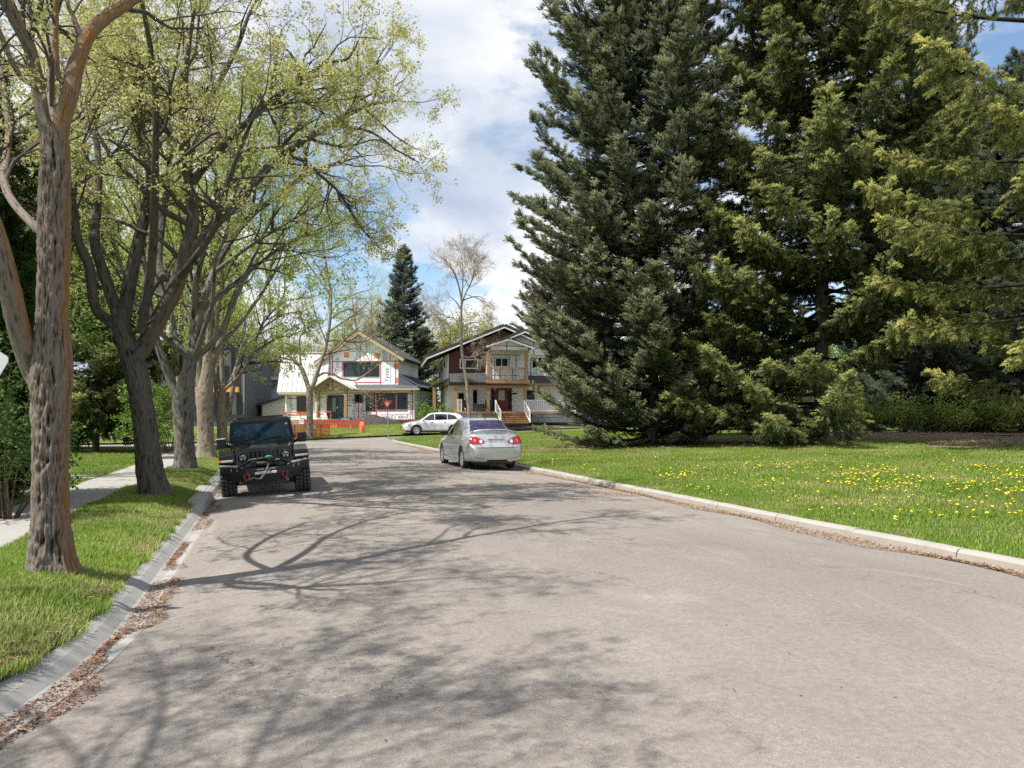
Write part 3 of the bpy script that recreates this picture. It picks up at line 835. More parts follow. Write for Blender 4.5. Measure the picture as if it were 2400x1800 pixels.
# ---- first elm, close to the camera
rng = np.random.default_rng(101)
D1 = 6.5
b1 = P(122, 1338, D1)
t1 = elm_tree('elm_tree', 'nearest elm with rough grey bark and orange lichen, forked low beside the street', b1)
trunk1 = px4(D1, [(120, 1352, 110), (119, 1325, 100), (118, 1270, 94), (117, 1150, 90), (118, 1040, 90), (119, 960, 94), (121, 890, 96), (123, 830, 90), (123, 770, 78), (124, 705, 74), (127, 620, 76), (127, 543, 77), (129, 434, 75), (130, 370, 70), (129, 330, 66), (126, 300, 48)])
limbsA = {
 'up_left': px4(D1, [(122, 352, 50), (112, 310, 42), (100, 271, 37), (87, 190, 34), (72, 119, 34, 6.4), (41, 54, 34, 6.3), (0, -20, 32, 6.2), (-60, -130, 28, 6.0), (-110, -280, 22, 5.9), (-140, -480, 14, 5.8)]),
 'up_right': px4(D1, [(133, 362, 52), (141, 310, 43), (152, 262, 42), (163, 228, 42), (176, 163, 42, 6.6), (194, 108, 39, 6.7), (216, 70, 37, 6.8), (258, 34, 33, 6.95), (305, 2, 30, 7.1), (375, -60, 27, 7.4), (440, -160, 22, 7.7), (520, -250, 18, 8.1), (610, -310, 14, 8.5), (720, -400, 10, 8.9)]),
 'low_left': px4(D1, [(104, 912, 70), (84, 876, 64), (66, 838, 60, 6.45), (42, 765, 58, 6.35), (20, 660, 54, 6.2), (2, 575, 44, 6.1), (-30, 480, 42, 5.95), (-45, 390, 40, 5.8), (-30, 300, 34, 5.6), (-60, 180, 28, 5.4), (-120, 20, 22, 5.2), (-180, -200, 14, 5.0)]),
 'thin_up': px4(D1, [(152, 195, 18), (140, 185, 17), (136, 178, 16), (131, 110, 15), (131, 40, 15), (133, -40, 13), (140, -160, 9)]),
 'small': px4(D1, [(192, 96, 18, 6.7), (184, 76, 16, 6.7), (172, 40, 13, 6.75), (156, 0, 11, 6.8), (150, -80, 8, 6.9)]),
 'far_a': np.array([(b1[0] + .02, b1[1] + .08, 3.2, .06), (b1[0] - .15, b1[1] + .7, 4.0, .055), (b1[0] - .40, b1[1] + 1.6, 5.0, .045), (b1[0] - .55, b1[1] + 2.5, 6.3, .035), (b1[0] - .4, b1[1] + 3.3, 7.8, .025)]),
 'far_b': np.array([(b1[0] + .05, b1[1] + .05, 3.0, .05), (b1[0] - .6, b1[1] + .9, 3.7, .045), (b1[0] - .9, b1[1] + 2.0, 4.7, .04), (b1[0] - 1.3, b1[1] + 2.8, 6.2, .03)]),
 'near_a': np.array([(b1[0] - .35, b1[1] - .25, 3.1, .05), (b1[0] - 1.0, b1[1] - .7, 4.2, .045), (b1[0] - 1.5, b1[1] - 1.2, 5.6, .04), (b1[0] - 1.7, b1[1] - 1.7, 7.4, .03), (b1[0] - 1.6, b1[1] - 2.0, 9.0, .015)]),
 'left_mid': px4(D1, [(82, 200, 18, 6.4), (60, 190, 17, 6.35), (30, 150, 16, 6.3), (5, 90, 15, 6.2), (-40, 0, 12, 6.1), (-120, -80, 8, 6.0)]),
}
under(bark_limb('trunk', trunk1, M_BARK1, t1, 150, 0.018, 0.22, 1, (LICH, 0.55, 0.98, 1.0), 0.34), t1)
for i, (k, l) in enumerate(limbsA.items()):
    big = l[0, 3] > .06
    under(bark_limb('limb', l, M_BARK1, t1, 56 if big else 20, 0.03 if big else 0.06, 0.12, 20 + i,
                    (LICH, -1.2 if k in ('up_right', 'thin_up') else 0.5, 0.5 if k in ('up_right', 'thin_up') else 1.0, 1.0)), t1)
for o in (lambda n0: (crown(t1, list(limbsA.values()) , ELM1, (M_BUD, 0.016, 4, 0.03), M_TWIG, rng), [c for c in COL.objects if c.name not in n0])[1])({c.name for c in COL.objects}):
    under(o, t1)
def crown_under(root, *a, **k):
    n0 = {c.name for c in COL.objects}
    crown(root, *a, **k)
    for c in COL.objects:
        if c.name not in n0: under(c, root)

# ---- second elm, leaning left; bark darkened to carry the shade of its crown
rng = np.random.default_rng(202)
D2 = 12.9
b2 = P(361, 1160, D2)
t2 = elm_tree('elm_tree', 'shaded elm leaning left with branches reaching over the road, second from the camera', b2)
trunk2 = px4(D2, [(361, 1172, 84), (360, 1145, 78), (351, 1100, 71), (346, 1050, 66), (341, 1000, 63), (333, 950, 61), (326, 900, 61), (318, 865, 63), (308, 830, 60), (296, 800, 54), (286, 770, 48), (284, 740, 40)])
L2 = {
 'a': px4(D2, [(288, 790, 36), (274, 766, 32), (250, 748, 29), (228, 728, 28, 12.8), (219, 700, 27, 12.7), (215, 660, 27, 12.7), (208, 620, 27, 12.6), (190, 582, 25, 12.5), (179, 545, 22, 12.4), (172, 480, 20, 12.3), (150, 400, 16, 12.1), (140, 300, 12, 12), (110, 190, 8, 11.8)]),
 'b': px4(D2, [(285, 770, 38), (275, 735, 34), (262, 700, 32), (251, 665, 30), (234, 615, 28), (222, 571, 26, 13.1), (226, 500, 23, 13.3), (232, 400, 19, 13.5), (222, 300, 15, 13.7), (205, 180, 10, 13.8)]),
 'c': px4(D2, [(286, 760, 42), (295, 715, 38), (304, 660, 36), (317, 600, 34), (330, 545, 31), (343, 485, 29), (355, 415, 26, 13.2), (345, 365, 23, 13.3), (330, 300, 20, 13.4), (320, 220, 16, 13.5), (305, 130, 12, 13.7), (275, 40, 8, 13.8)]),
 'd': px4(D2, [(312, 842, 50), (336, 812, 46), (358, 774, 45), (382, 730, 44), (405, 690, 43), (422, 645, 41), (434, 597, 40), (450, 540, 36), (452, 490, 33), (443, 430, 29), (436, 350, 25, 12.7), (432, 270, 20, 12.5), (436, 170, 15, 12.3), (450, 60, 10, 12.1), (470, -60, 7, 12)]),
 'e': px4(D2, [(446, 590, 32), (470, 566, 29), (500, 530, 28, 13.0), (543, 488, 28, 13.1), (585, 440, 26, 13.3), (645, 376, 22, 13.5), (690, 345, 20, 13.7), (731, 318, 18, 13.8), (782, 287, 16, 14.0), (825, 264, 13, 14.1), (870, 245, 10, 14.2), (930, 236, 6, 14.3)]),
 'f': px4(D2, [(770, 294, 9, 13.95), (812, 298, 8, 14.1), (862, 307, 7, 14.2), (895, 325, 6, 14.3), (930, 352, 5, 14.4), (972, 374, 4, 14.5)]),
 'g': px4(D2, [(870, 245, 7, 14.2), (880, 220, 6, 14.2), (890, 180, 5.5, 14.1), (886, 140, 4, 14.1), (905, 110, 3, 14)]),
 'h': px4(D2, [(444, 440, 24), (475, 395, 22, 12.6), (520, 345, 20, 12.4), (570, 295, 18, 12.2), (620, 250, 17, 12.1), (668, 212, 15, 12.0), (720, 175, 12, 11.9), (768, 148, 9, 11.8), (815, 137, 7, 11.7), (840, 95, 4, 11.6)]),
 'i': px4(D2, [(436, 330, 18, 12.7), (480, 250, 16, 13), (520, 180, 14, 13.2), (560, 100, 12, 13.4), (590, 20, 9, 13.6), (640, -60, 6, 13.7)]),
 'j': px4(D2, [(405, 690, 26), (372, 620, 22, 13.5), (380, 520, 19, 14.2), (395, 420, 16, 14.8), (400, 300, 12, 15.3), (420, 180, 8, 15.6)]),
 'near_b': np.array([(b2[0] - .2, b2[1] - .1, 3.0, .10), (b2[0] + .1, b2[1] - 1.0, 4.0, .085), (b2[0] + .3, b2[1] - 2.1, 5.0, .065), (b2[0] + .4, b2[1] - 3.0, 6.2, .045), (b2[0] + .2, b2[1] - 3.8, 7.6, .02)]),
 'k': px4(D2, [(422, 650, 24), (452, 610, 20, 12.3), (500, 540, 18, 11.8), (530, 440, 15, 11.4), (570, 330, 12, 11.1), (610, 240, 8, 10.9)]),
}
under(bark_limb('trunk', trunk2, M_BARK2, t2, 88, 0.035, 0.12, 41, (LICH, 0.9, 1.1, 0.6), 0.2), t2)
for i, (k, l) in enumerate(L2.items()):
    under(bark_limb('limb', l, M_BARK2, t2, 36 if l[0, 3] > .12 else 14, 0.07, 0.10, 60 + i, (LICH, 0.2, 1.0, 0.5) if k in 'd' else None), t2)
crown_under(t2, list(L2.values()), ELM, (M_BUD2, 0.024, 5, 0.045), M_TWIG, rng, leaf_keep=.95)

# ---- further elms of the row
def vase(base, hfork, spread, height, n, rng, r, lean=(0, 0), rot=0.0):
    out = []
    for i in range(n):
        a = rot + 2 * math.pi * i / n + rng.uniform(-.3, .3)
        k = rng.uniform(.55, 1.0)
        d = np.array([math.cos(a), math.sin(a), 0]); H = height * rng.uniform(.75, 1.0) - hfork
        rows = []
        for u in np.linspace(0, 1, 7):
            q = np.array(base) + d * spread * k * (u ** 0.8) * (1 if u < .8 else 1.05) + np.array([lean[0] * u, lean[1] * u, hfork + H * u ** (1.0 + .25 * k)])
            q[:2] += rng.normal(size=2) * .18 * u
            rows.append((*q, r * (1 - .82 * u)))
        out.append(np.array(rows))
    return out
ELM3 = [dict(ELM[0], dens=1.6, rf=.5), dict(ELM[1], dens=2.2), dict(ELM[2], dens=3.4, lmin=.2), dict(ELM[3], dens=3.4, lmin=.14)]
def row_elm(seed, D, trunk_rows, extra, label, bark, leafm, vs, size=0.04, k=4, spread=.07, cf=1.0, name='elm_tree', group='elms along the left kerb', levels=ELM3, sides=40, twig=None, keep=1.0):
    rng = np.random.default_rng(seed)
    tr = px4(D, trunk_rows)
    root = elm_tree(name, label, P(trunk_rows[0][0], trunk_rows[0][1], D), group)
    under(bark_limb('trunk', tr, bark, root, sides, 0.07, 0.11, seed, (LICH, 0.9, 1.1, 0.3), 0.25), root)
    limbs = [px4(D, e) for e in extra]
    top = tr[-1]
    hf = top[2]
    if vs: limbs += vase((top[0], top[1], 0), hf - .3, vs[0], vs[1], vs[2], rng, top[3] * .55, rot=vs[3] if len(vs) > 3 else 0)
    for i, l in enumerate(limbs):
        under(bark_limb('limb', l, bark, root, 16, 0.16, 0.08, seed + 7 + i), root)
    crown_under(root, limbs, levels, (leafm, size, k, spread) if leafm else None, twig or M_TWIG, rng, leaf_keep=keep)
    return root
row_elm(303, 19.0, [(434, 1108, 64), (434, 1080, 57), (433, 1030, 53), (431, 980, 54), (430, 945, 56), (436, 900, 46), (446, 860, 36), (452, 820, 30)],
        [[(424, 955, 30), (406, 905, 26), (385, 850, 23), (368, 800, 20), (352, 720, 17), (338, 620, 14), (330, 500, 10), (320, 400, 6)],
         [(452, 840, 28), (462, 780, 24), (476, 710, 21), (505, 630, 19, 19.3), (560, 535, 17, 19.8), (650, 455, 14, 20.3), (740, 400, 11, 20.8), (825, 372, 6, 21)],
         [(452, 820, 26), (456, 740, 22), (462, 650, 19, 18.6), (490, 540, 16, 18.4), (530, 430, 13, 18.2), (600, 330, 9, 18)],
         [(470, 730, 15), (520, 690, 13, 19.4), (580, 640, 11, 19.9), (660, 580, 9, 20.4), (740, 540, 6, 20.8), (800, 520, 4, 21)],
         [(500, 640, 13, 19.3), (580, 580, 11, 19), (660, 530, 9, 18.7), (750, 480, 6, 18.4), (820, 470, 3, 18.2)]],
        'thick grey elm with a split trunk, third from the camera', M_BARK3, M_LEAF, (3.6, 10.0, 4, .5), .036, 3)
row_elm(404, 24.4, [(483, 1079, 56), (483, 1055, 47), (482, 1010, 42), (480, 960, 44), (479, 925, 46), (484, 890, 36), (489, 850, 30), (492, 800, 26)],
        [[(472, 940, 22), (466, 880, 20), (464, 800, 17), (455, 700, 14), (440, 600, 10), (430, 500, 6)],
         [(490, 860, 24), (510, 820, 20), (535, 740, 16), (570, 660, 13), (620, 590, 9), (690, 560, 5)],
         [(492, 800, 22), (494, 720, 18), (500, 620, 14), (520, 500, 10), (540, 400, 6)]],
        'tan barked elm with several upright stems, fourth from the camera', M_BARK4, M_LEAF, (3.6, 10.5, 4, .2), .042, 3)
row_elm(505, 31.0, [(522, 1066, 34), (521, 1040, 29), (520, 1000, 27), (520, 965, 28), (521, 930, 22), (521, 900, 18)],
        [[(528, 975, 16), (540, 945, 14), (548, 900, 13), (558, 865, 12), (577, 850, 11), (592, 812, 9), (615, 770, 6), (660, 740, 4)],
         [(521, 905, 16), (520, 850, 14), (519, 790, 12), (525, 720, 9), (545, 640, 6)],
         [(512, 960, 12), (505, 900, 11), (498, 830, 9), (500, 740, 6)],
         [(577, 850, 7), (610, 820, 6), (650, 790, 5), (700, 760, 3)]],
        'slim elm with a crooked limb over the road, last of the row before the corner', M_BARK4, M_LEAF, (3.4, 9.6, 4, .9), .048, 3)
# one more of the row stands just behind the camera; only its shade and twigs reach the picture
rng = np.random.default_rng(606)
b0 = np.array((-1.95, .6, float(zleft(-1.95, .6))))
t0 = elm_tree('elm_tree', 'elm beside the camera whose shade falls on the near road', b0)
tr0 = np.array([(b0[0], b0[1], b0[2] - .1, .26), (b0[0], b0[1], 1.2, .22), (b0[0] - .1, b0[1] - .1, 2.4, .24), (b0[0] - .1, b0[1] - .1, 3.0, .2)])
under(bark_limb('trunk', tr0, M_BARK3, t0, 30, .08, .1, 606, None, .2), t0)
lm = [np.array([(b0[0] - .1, b0[1] - .1, 2.7, .03), (b0[0] - .1 + ex * .3, b0[1] + ey * .3, 4.2, .025), (b0[0] + ex * .65, b0[1] + ey * .7, 6.0, .02), (b0[0] + ex, b0[1] + ey, ez, .012)]) for ex, ey, ez in ((-2.4, 3.1, 8.0), (-3.2, 4.1, 7.4), (-3.6, 3.2, 7.0))]
for i, l in enumerate(lm): under(bark_limb('limb', l, M_BARK3, t0, 14, .15, .08, 610 + i), t0)
crown_under(t0, lm, ELM1, (M_BUD, 0.018, 3, 0.03), M_TWIG, rng, leaf_keep=.8)

# ---- tree at the junction before the wrapped house, thin leaves
FARB = [dict(dens=2.5, lenf=0.45, ang=46, trop=0.03, wig=0.2, n=6, rf=0.6, tmin=0.2, lmin=.7, lmax=3.5),
        dict(dens=3.2, lenf=0.6, ang=46, trop=0.03, wig=0.24, n=5, rf=0.6, tmin=0.15, lmin=.6, lmax=1.8),
        dict(dens=4.0, lenf=0.6, ang=42, trop=0.02, wig=0.25, n=4, rf=0.6, tmin=0.1, lmin=.3, lmax=1.0, rmin=.009),
        dict(dens=3.5, lenf=0.6, ang=40, trop=0.0, wig=0.25, n=3, rf=0.6, tmin=0.1, lmin=.3, lmax=.7, rmin=.008)]
FARJ = [dict(dens=1.4, lenf=0.42, ang=46, trop=0.03, wig=0.2, n=6, rf=0.6, tmin=0.25, lmin=.7, lmax=3.5),
        dict(dens=1.7, lenf=0.5, ang=46, trop=0.02, wig=0.24, n=5, rf=0.6, tmin=0.2, lmin=.4, lmax=1.6),
        dict(dens=2.2, lenf=0.55, ang=44, trop=0.0, wig=0.25, n=4, rf=0.6, tmin=0.1, lmin=.3, lmax=.9, rmin=.006),
        dict(dens=1.6, lenf=0.6, ang=40, trop=0.0, wig=0.25, n=3, rf=0.6, tmin=0.1, lmin=.25, lmax=.5, rmin=.005)]
FARL = [dict(dens=1.4, lenf=0.42, ang=46, trop=0.03, wig=0.2, n=6, rf=0.6, tmin=0.25, lmin=.7, lmax=3.5),
        dict(dens=1.9, lenf=0.5, ang=46, trop=0.02, wig=0.24, n=5, rf=0.6, tmin=0.2, lmin=.4, lmax=1.8),
        dict(dens=2.6, lenf=0.55, ang=44, trop=0.0, wig=0.25, n=4, rf=0.6, tmin=0.1, lmin=.3, lmax=1.0, rmin=.006)]
row_elm(707, 54.0, [(727, 1034, 24), (726, 1010, 20), (726, 960, 18), (726, 920, 20), (727, 905, 20)],
        [[(724, 912, 14), (715, 885, 13), (706, 862, 12), (690, 845, 10), (672, 828, 8), (650, 815, 6), (625, 800, 4), (590, 790, 2)],
         [(729, 912, 14), (737, 894, 13), (746, 866, 12), (755, 840, 11), (764, 812, 10), (770, 780, 9), (774, 740, 8), (776, 690, 6), (768, 640, 4), (760, 600, 2)],
         [(768, 800, 7), (785, 797, 6), (826, 801, 5.5), (862, 797, 4.5), (880, 775, 3.5), (888, 735, 2)],
         [(742, 884, 7), (760, 874, 6.5), (781, 876, 6.5), (799, 886, 6), (833, 891, 5), (853, 880, 4), (882, 858, 3), (908, 838, 2)],
         [(706, 862, 7), (702, 820, 6), (703, 790, 5), (715, 770, 4), (695, 720, 3)],
         [(774, 735, 5), (795, 710, 4), (830, 690, 3), (870, 678, 2)],
         [(766, 805, 5), (752, 770, 4), (738, 730, 3), (725, 670, 2)], [(690, 845, 6), (660, 838, 5), (630, 830, 3.5), (600, 800, 2)]],
        'wide branching tree with sparse new leaves standing before the house in white wrap', M_BARK4, M_BUD2, None, .05, 2, .16, name='street_tree', group=None, keep=.5, levels=FARJ, sides=20, twig=M_TWIG_T)
row_elm(808, 62.0, [(1101, 1000, 11), (1099, 960, 9.5), (1094, 900, 9), (1086, 850, 8.5), (1081, 800, 8), (1081, 750, 7), (1082, 705, 6)],
        [[(1082, 705, 5.5), (1075, 670, 4.8), (1064, 640, 4), (1050, 620, 2.6), (1035, 605, 1.6)],
         [(1083, 712, 5), (1090, 690, 4), (1105, 660, 3.2), (1112, 630, 2), (1116, 600, 1.2)],
         [(1080, 768, 4.5), (1066, 748, 3.8), (1045, 741, 3), (1022, 728, 2.2), (1005, 705, 1.2)],
         [(1081, 770, 4), (1096, 760, 3.3), (1120, 756, 2.5), (1140, 765, 1.4)],
         [(1080, 725, 4), (1068, 706, 3), (1054, 695, 2)], [(1083, 706, 4), (1100, 698, 3), (1125, 695, 2), (1140, 710, 1.2)],
         [(1080, 795, 4), (1062, 772, 3.4), (1040, 752, 2.4), (1028, 742, 1.4)], [(1086, 835, 3.5), (1100, 838, 2.5), (1125, 830, 1.8), (1148, 822, 1)],
         [(1082, 700, 4), (1085, 660, 3), (1084, 625, 2), (1080, 595, 1)]],
        'bare slender tree with pinkish twigs standing before the house with the balcony', M_BARK4, M_BUD_B, None, .035, 2, .12, name='street_tree', group=None, levels=FARB, sides=16, twig=M_TWIG_P, keep=.5)

# ---- soft leafy trees further off
def far_tree(seed, px, D, ytop, label, leafm, wpx, twig=M_TWIG_T, size=.13, k=3, name='leafy_tree', group=None, n=7, zb=.3, hf=.28, keep=1.0, spread=.3):
    rng = np.random.default_rng(seed)
    b = P(px, 900, D); b[2] = zb
    top = EYE + (Y_HOR - ytop) / F_PX * D
    root = elm_tree(name, label, b, group)
    f = zb + (top - zb) * hf
    tr = np.array([(b[0], b[1], zb - .2, .03 * (top - zb) * .7), (b[0], b[1], zb + (f - zb) * .6, .018 * (top - zb)), (b[0], b[1], f + .4, .015 * (top - zb))])
    under(bark_limb('trunk', tr, M_BARK4, root, 12, .3, .08, seed), root)
    lm = vase((b[0], b[1], 0), f, wpx / 2 * D / F_PX, top - .5, n, rng, .012 * (top - zb), rot=seed)
    lm.append(np.array([(b[0], b[1], f, .014 * (top - zb)), (b[0] + .2, b[1], (f + top) / 2, .01 * (top - zb)), (b[0], b[1], top - .6, .03)]))
    V, F = tubes_np(np.stack([catmull(l, 9)[:, :3] for l in lm]), np.stack([catmull(l, 9)[:, 3] for l in lm]), 6)
    under(link('limbs_of_the_crown', mesh_np('crown_limbs', V, [F], True), M_BARK4, root, 'stuff'), root)
    crown_under(root, lm, FARL, (leafm, size, k, spread), twig, rng, leaf_keep=keep)
    return root
far_tree(11, 600, 96, 820, 'yellow green tree behind the small grey garage', M_LEAF_Y, 150)
far_tree(12, 655, 104, 800, 'yellow green tree rising behind the white metal roof', M_LEAF_Y, 160)
far_tree(13, 735, 108, 800, 'pale olive tree behind the gable of the wrapped house', M_LEAF_Y, 150, keep=.6)
far_tree(14, 1055, 98, 765, 'pale yellow tree behind the house with the balcony, left of its ridge', M_LEAF_Y, 150, keep=.8)
far_tree(15, 870, 112, 690, 'thin bare tree behind the roof, left of the tall spruce', M_BUD2, 110, keep=.3, size=.09)
far_tree(16, 1140, 104, 790, 'pale yellow tree behind the ridge of the balcony house', M_LEAF_Y, 110, keep=.8)
far_tree(17, 520, 92, 690, 'green tree behind the dark modern house', M_LEAF, 170)
far_tree(18, 30, 16, 330, 'bright green leafy tree behind the nearest elm', M_LEAF_M, 330, size=.05, k=5, spread=.14, n=7, twig=M_TWIG)
far_tree(20, 420, 50, 520, 'tall green tree behind the third elm', M_LEAF, 260, size=.07, k=3, spread=.2, keep=.6)
for i, (px, D, yt, w) in enumerate(((1420, 95, 800, 220), (1640, 90, 780, 260), (1880, 88, 800, 260), (2130, 84, 790, 300), (2380, 80, 780, 300))):
    far_tree(30 + i, px, D, yt, 'green tree in the yard behind the tall spruces, ' + ('below the bluish one', 'left of the big trunk', 'right of the big trunk', 'between the drooping boughs', 'at the right edge')[i], (M_LEAF_M, M_LEAF)[i % 2], w, size=.16)
# distant belt of trees closing the view
rng = np.random.default_rng(77)
pts = []
for i in range(90):
    X = rng.uniform(-130, 150); Y = rng.uniform(125, 165); H = rng.uniform(6, 11); Wd = rng.uniform(3, 6)
    m = 260; q = rng.normal(size=(m, 3)); q /= np.linalg.norm(q, axis=1, keepdims=True); q *= rng.random((m, 1)) ** .4
    pts.append(np.column_stack([X + q[:, 0] * Wd, Y + q[:, 1] * Wd, H * .52 + q[:, 2] * H * .5]))
V, F = leaves_np(np.concatenate(pts), .45, 2, .4, rng)
link('far_woods', mesh_np('far_woods', V, [F]), M_LEAF_M, None, 'stuff')
# ------------------------------------------------------------------ spruces
def spruce_mat(name, old_shaded, mid, new):
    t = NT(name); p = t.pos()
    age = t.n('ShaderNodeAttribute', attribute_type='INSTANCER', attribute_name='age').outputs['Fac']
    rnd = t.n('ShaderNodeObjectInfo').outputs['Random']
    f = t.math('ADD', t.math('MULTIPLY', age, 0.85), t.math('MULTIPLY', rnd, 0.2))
    base = t.ramp(f, [(0.1, old_shaded), (0.50, mid), (0.95, new)])  # inner needles older; inner shade and lit tips also put into these colours
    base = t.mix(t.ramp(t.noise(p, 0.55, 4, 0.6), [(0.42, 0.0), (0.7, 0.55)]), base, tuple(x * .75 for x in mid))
    d = t.bsdf(Base_Color=base, Roughness=0.6, Specular_IOR_Level=0.25)
    tr = t.n('ShaderNodeBsdfTranslucent', {0: base})
    return t.done(t.n('ShaderNodeMixShader', {0: 0.18, 1: d.outputs[0], 2: tr.outputs[0]}))
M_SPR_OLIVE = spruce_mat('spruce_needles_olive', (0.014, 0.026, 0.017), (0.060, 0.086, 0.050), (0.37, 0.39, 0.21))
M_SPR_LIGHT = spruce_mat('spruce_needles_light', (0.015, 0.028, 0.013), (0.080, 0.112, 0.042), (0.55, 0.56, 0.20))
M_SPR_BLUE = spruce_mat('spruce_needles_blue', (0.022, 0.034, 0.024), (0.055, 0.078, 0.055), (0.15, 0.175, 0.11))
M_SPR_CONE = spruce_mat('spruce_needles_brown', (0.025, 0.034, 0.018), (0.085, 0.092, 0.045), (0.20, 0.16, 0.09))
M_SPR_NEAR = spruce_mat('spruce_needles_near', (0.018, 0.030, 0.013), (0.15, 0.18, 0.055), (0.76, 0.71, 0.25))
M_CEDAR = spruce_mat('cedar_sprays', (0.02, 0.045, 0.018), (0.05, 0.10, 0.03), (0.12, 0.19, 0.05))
M_SPR_BARK = bark_mat('spruce_bark', (0.16, 0.13, 0.11), (0.03, 0.025, 0.02))
def spray_mesh(name, n_main, n_side, needle, width, seed, droop=0.0):
    """a needled shoot one unit long along +x with side shoots"""
    r = np.random.default_rng(seed); V = []; F = []
    def shoot(o, d, L, n):
        o = np.array(o, float); d = np.array(d, float); d /= np.linalg.norm(d)
        for i in range(n):
            t = (i + r.random()) / n
            v = r.normal(size=3); v -= d * v.dot(d); v /= np.linalg.norm(v)
            b = o + d * L * t; k = needle * (1 - .35 * t) * r.uniform(.8, 1.2)
            tip = b + (v * .85 + d * .7) * k
            w = np.cross(d, v) * width; j = len(V)
            V.extend([b - w, b + w, tip]); F.append((j, j + 1, j + 2))
        j = len(V); v = np.cross(d, [0.1, .3, 1]); v /= np.linalg.norm(v)
        V.extend([o - v * width * .8, o + v * width * .8, o + d * L]); F.append((j, j + 1, j + 2))
    shoot((0, 0, 0), (1, 0, -droop), 1.0, n_main)
    for t, s in ((.18, 1), (.34, -1), (.52, 1), (.66, -1)):
        shoot((t, 0, -droop * t), (.75, s * .62, r.normal() * .18 - droop), .52 * (1 - .35 * t), n_side)
    return mesh_np(name, np.array(V), [np.array(F)])
SPRAY = spray_mesh('needle_spray', 44, 20, 0.21, 0.022, 1)
SPRAY_H = spray_mesh('hanging_spray', 48, 24, 0.20, 0.022, 2, 0.1)
SPRAY_FAR = spray_mesh('needle_spray_far', 16, 7, 0.24, 0.03, 3)
def dir_euler(d):
    d = d / np.maximum(np.linalg.norm(d, axis=1, keepdims=True), 1e-9)
    return np.column_stack([RNG.uniform(-.5, .5, len(d)), -np.arcsin(np.clip(d[:, 2], -1, 1)), np.arctan2(d[:, 1], d[:, 0])])
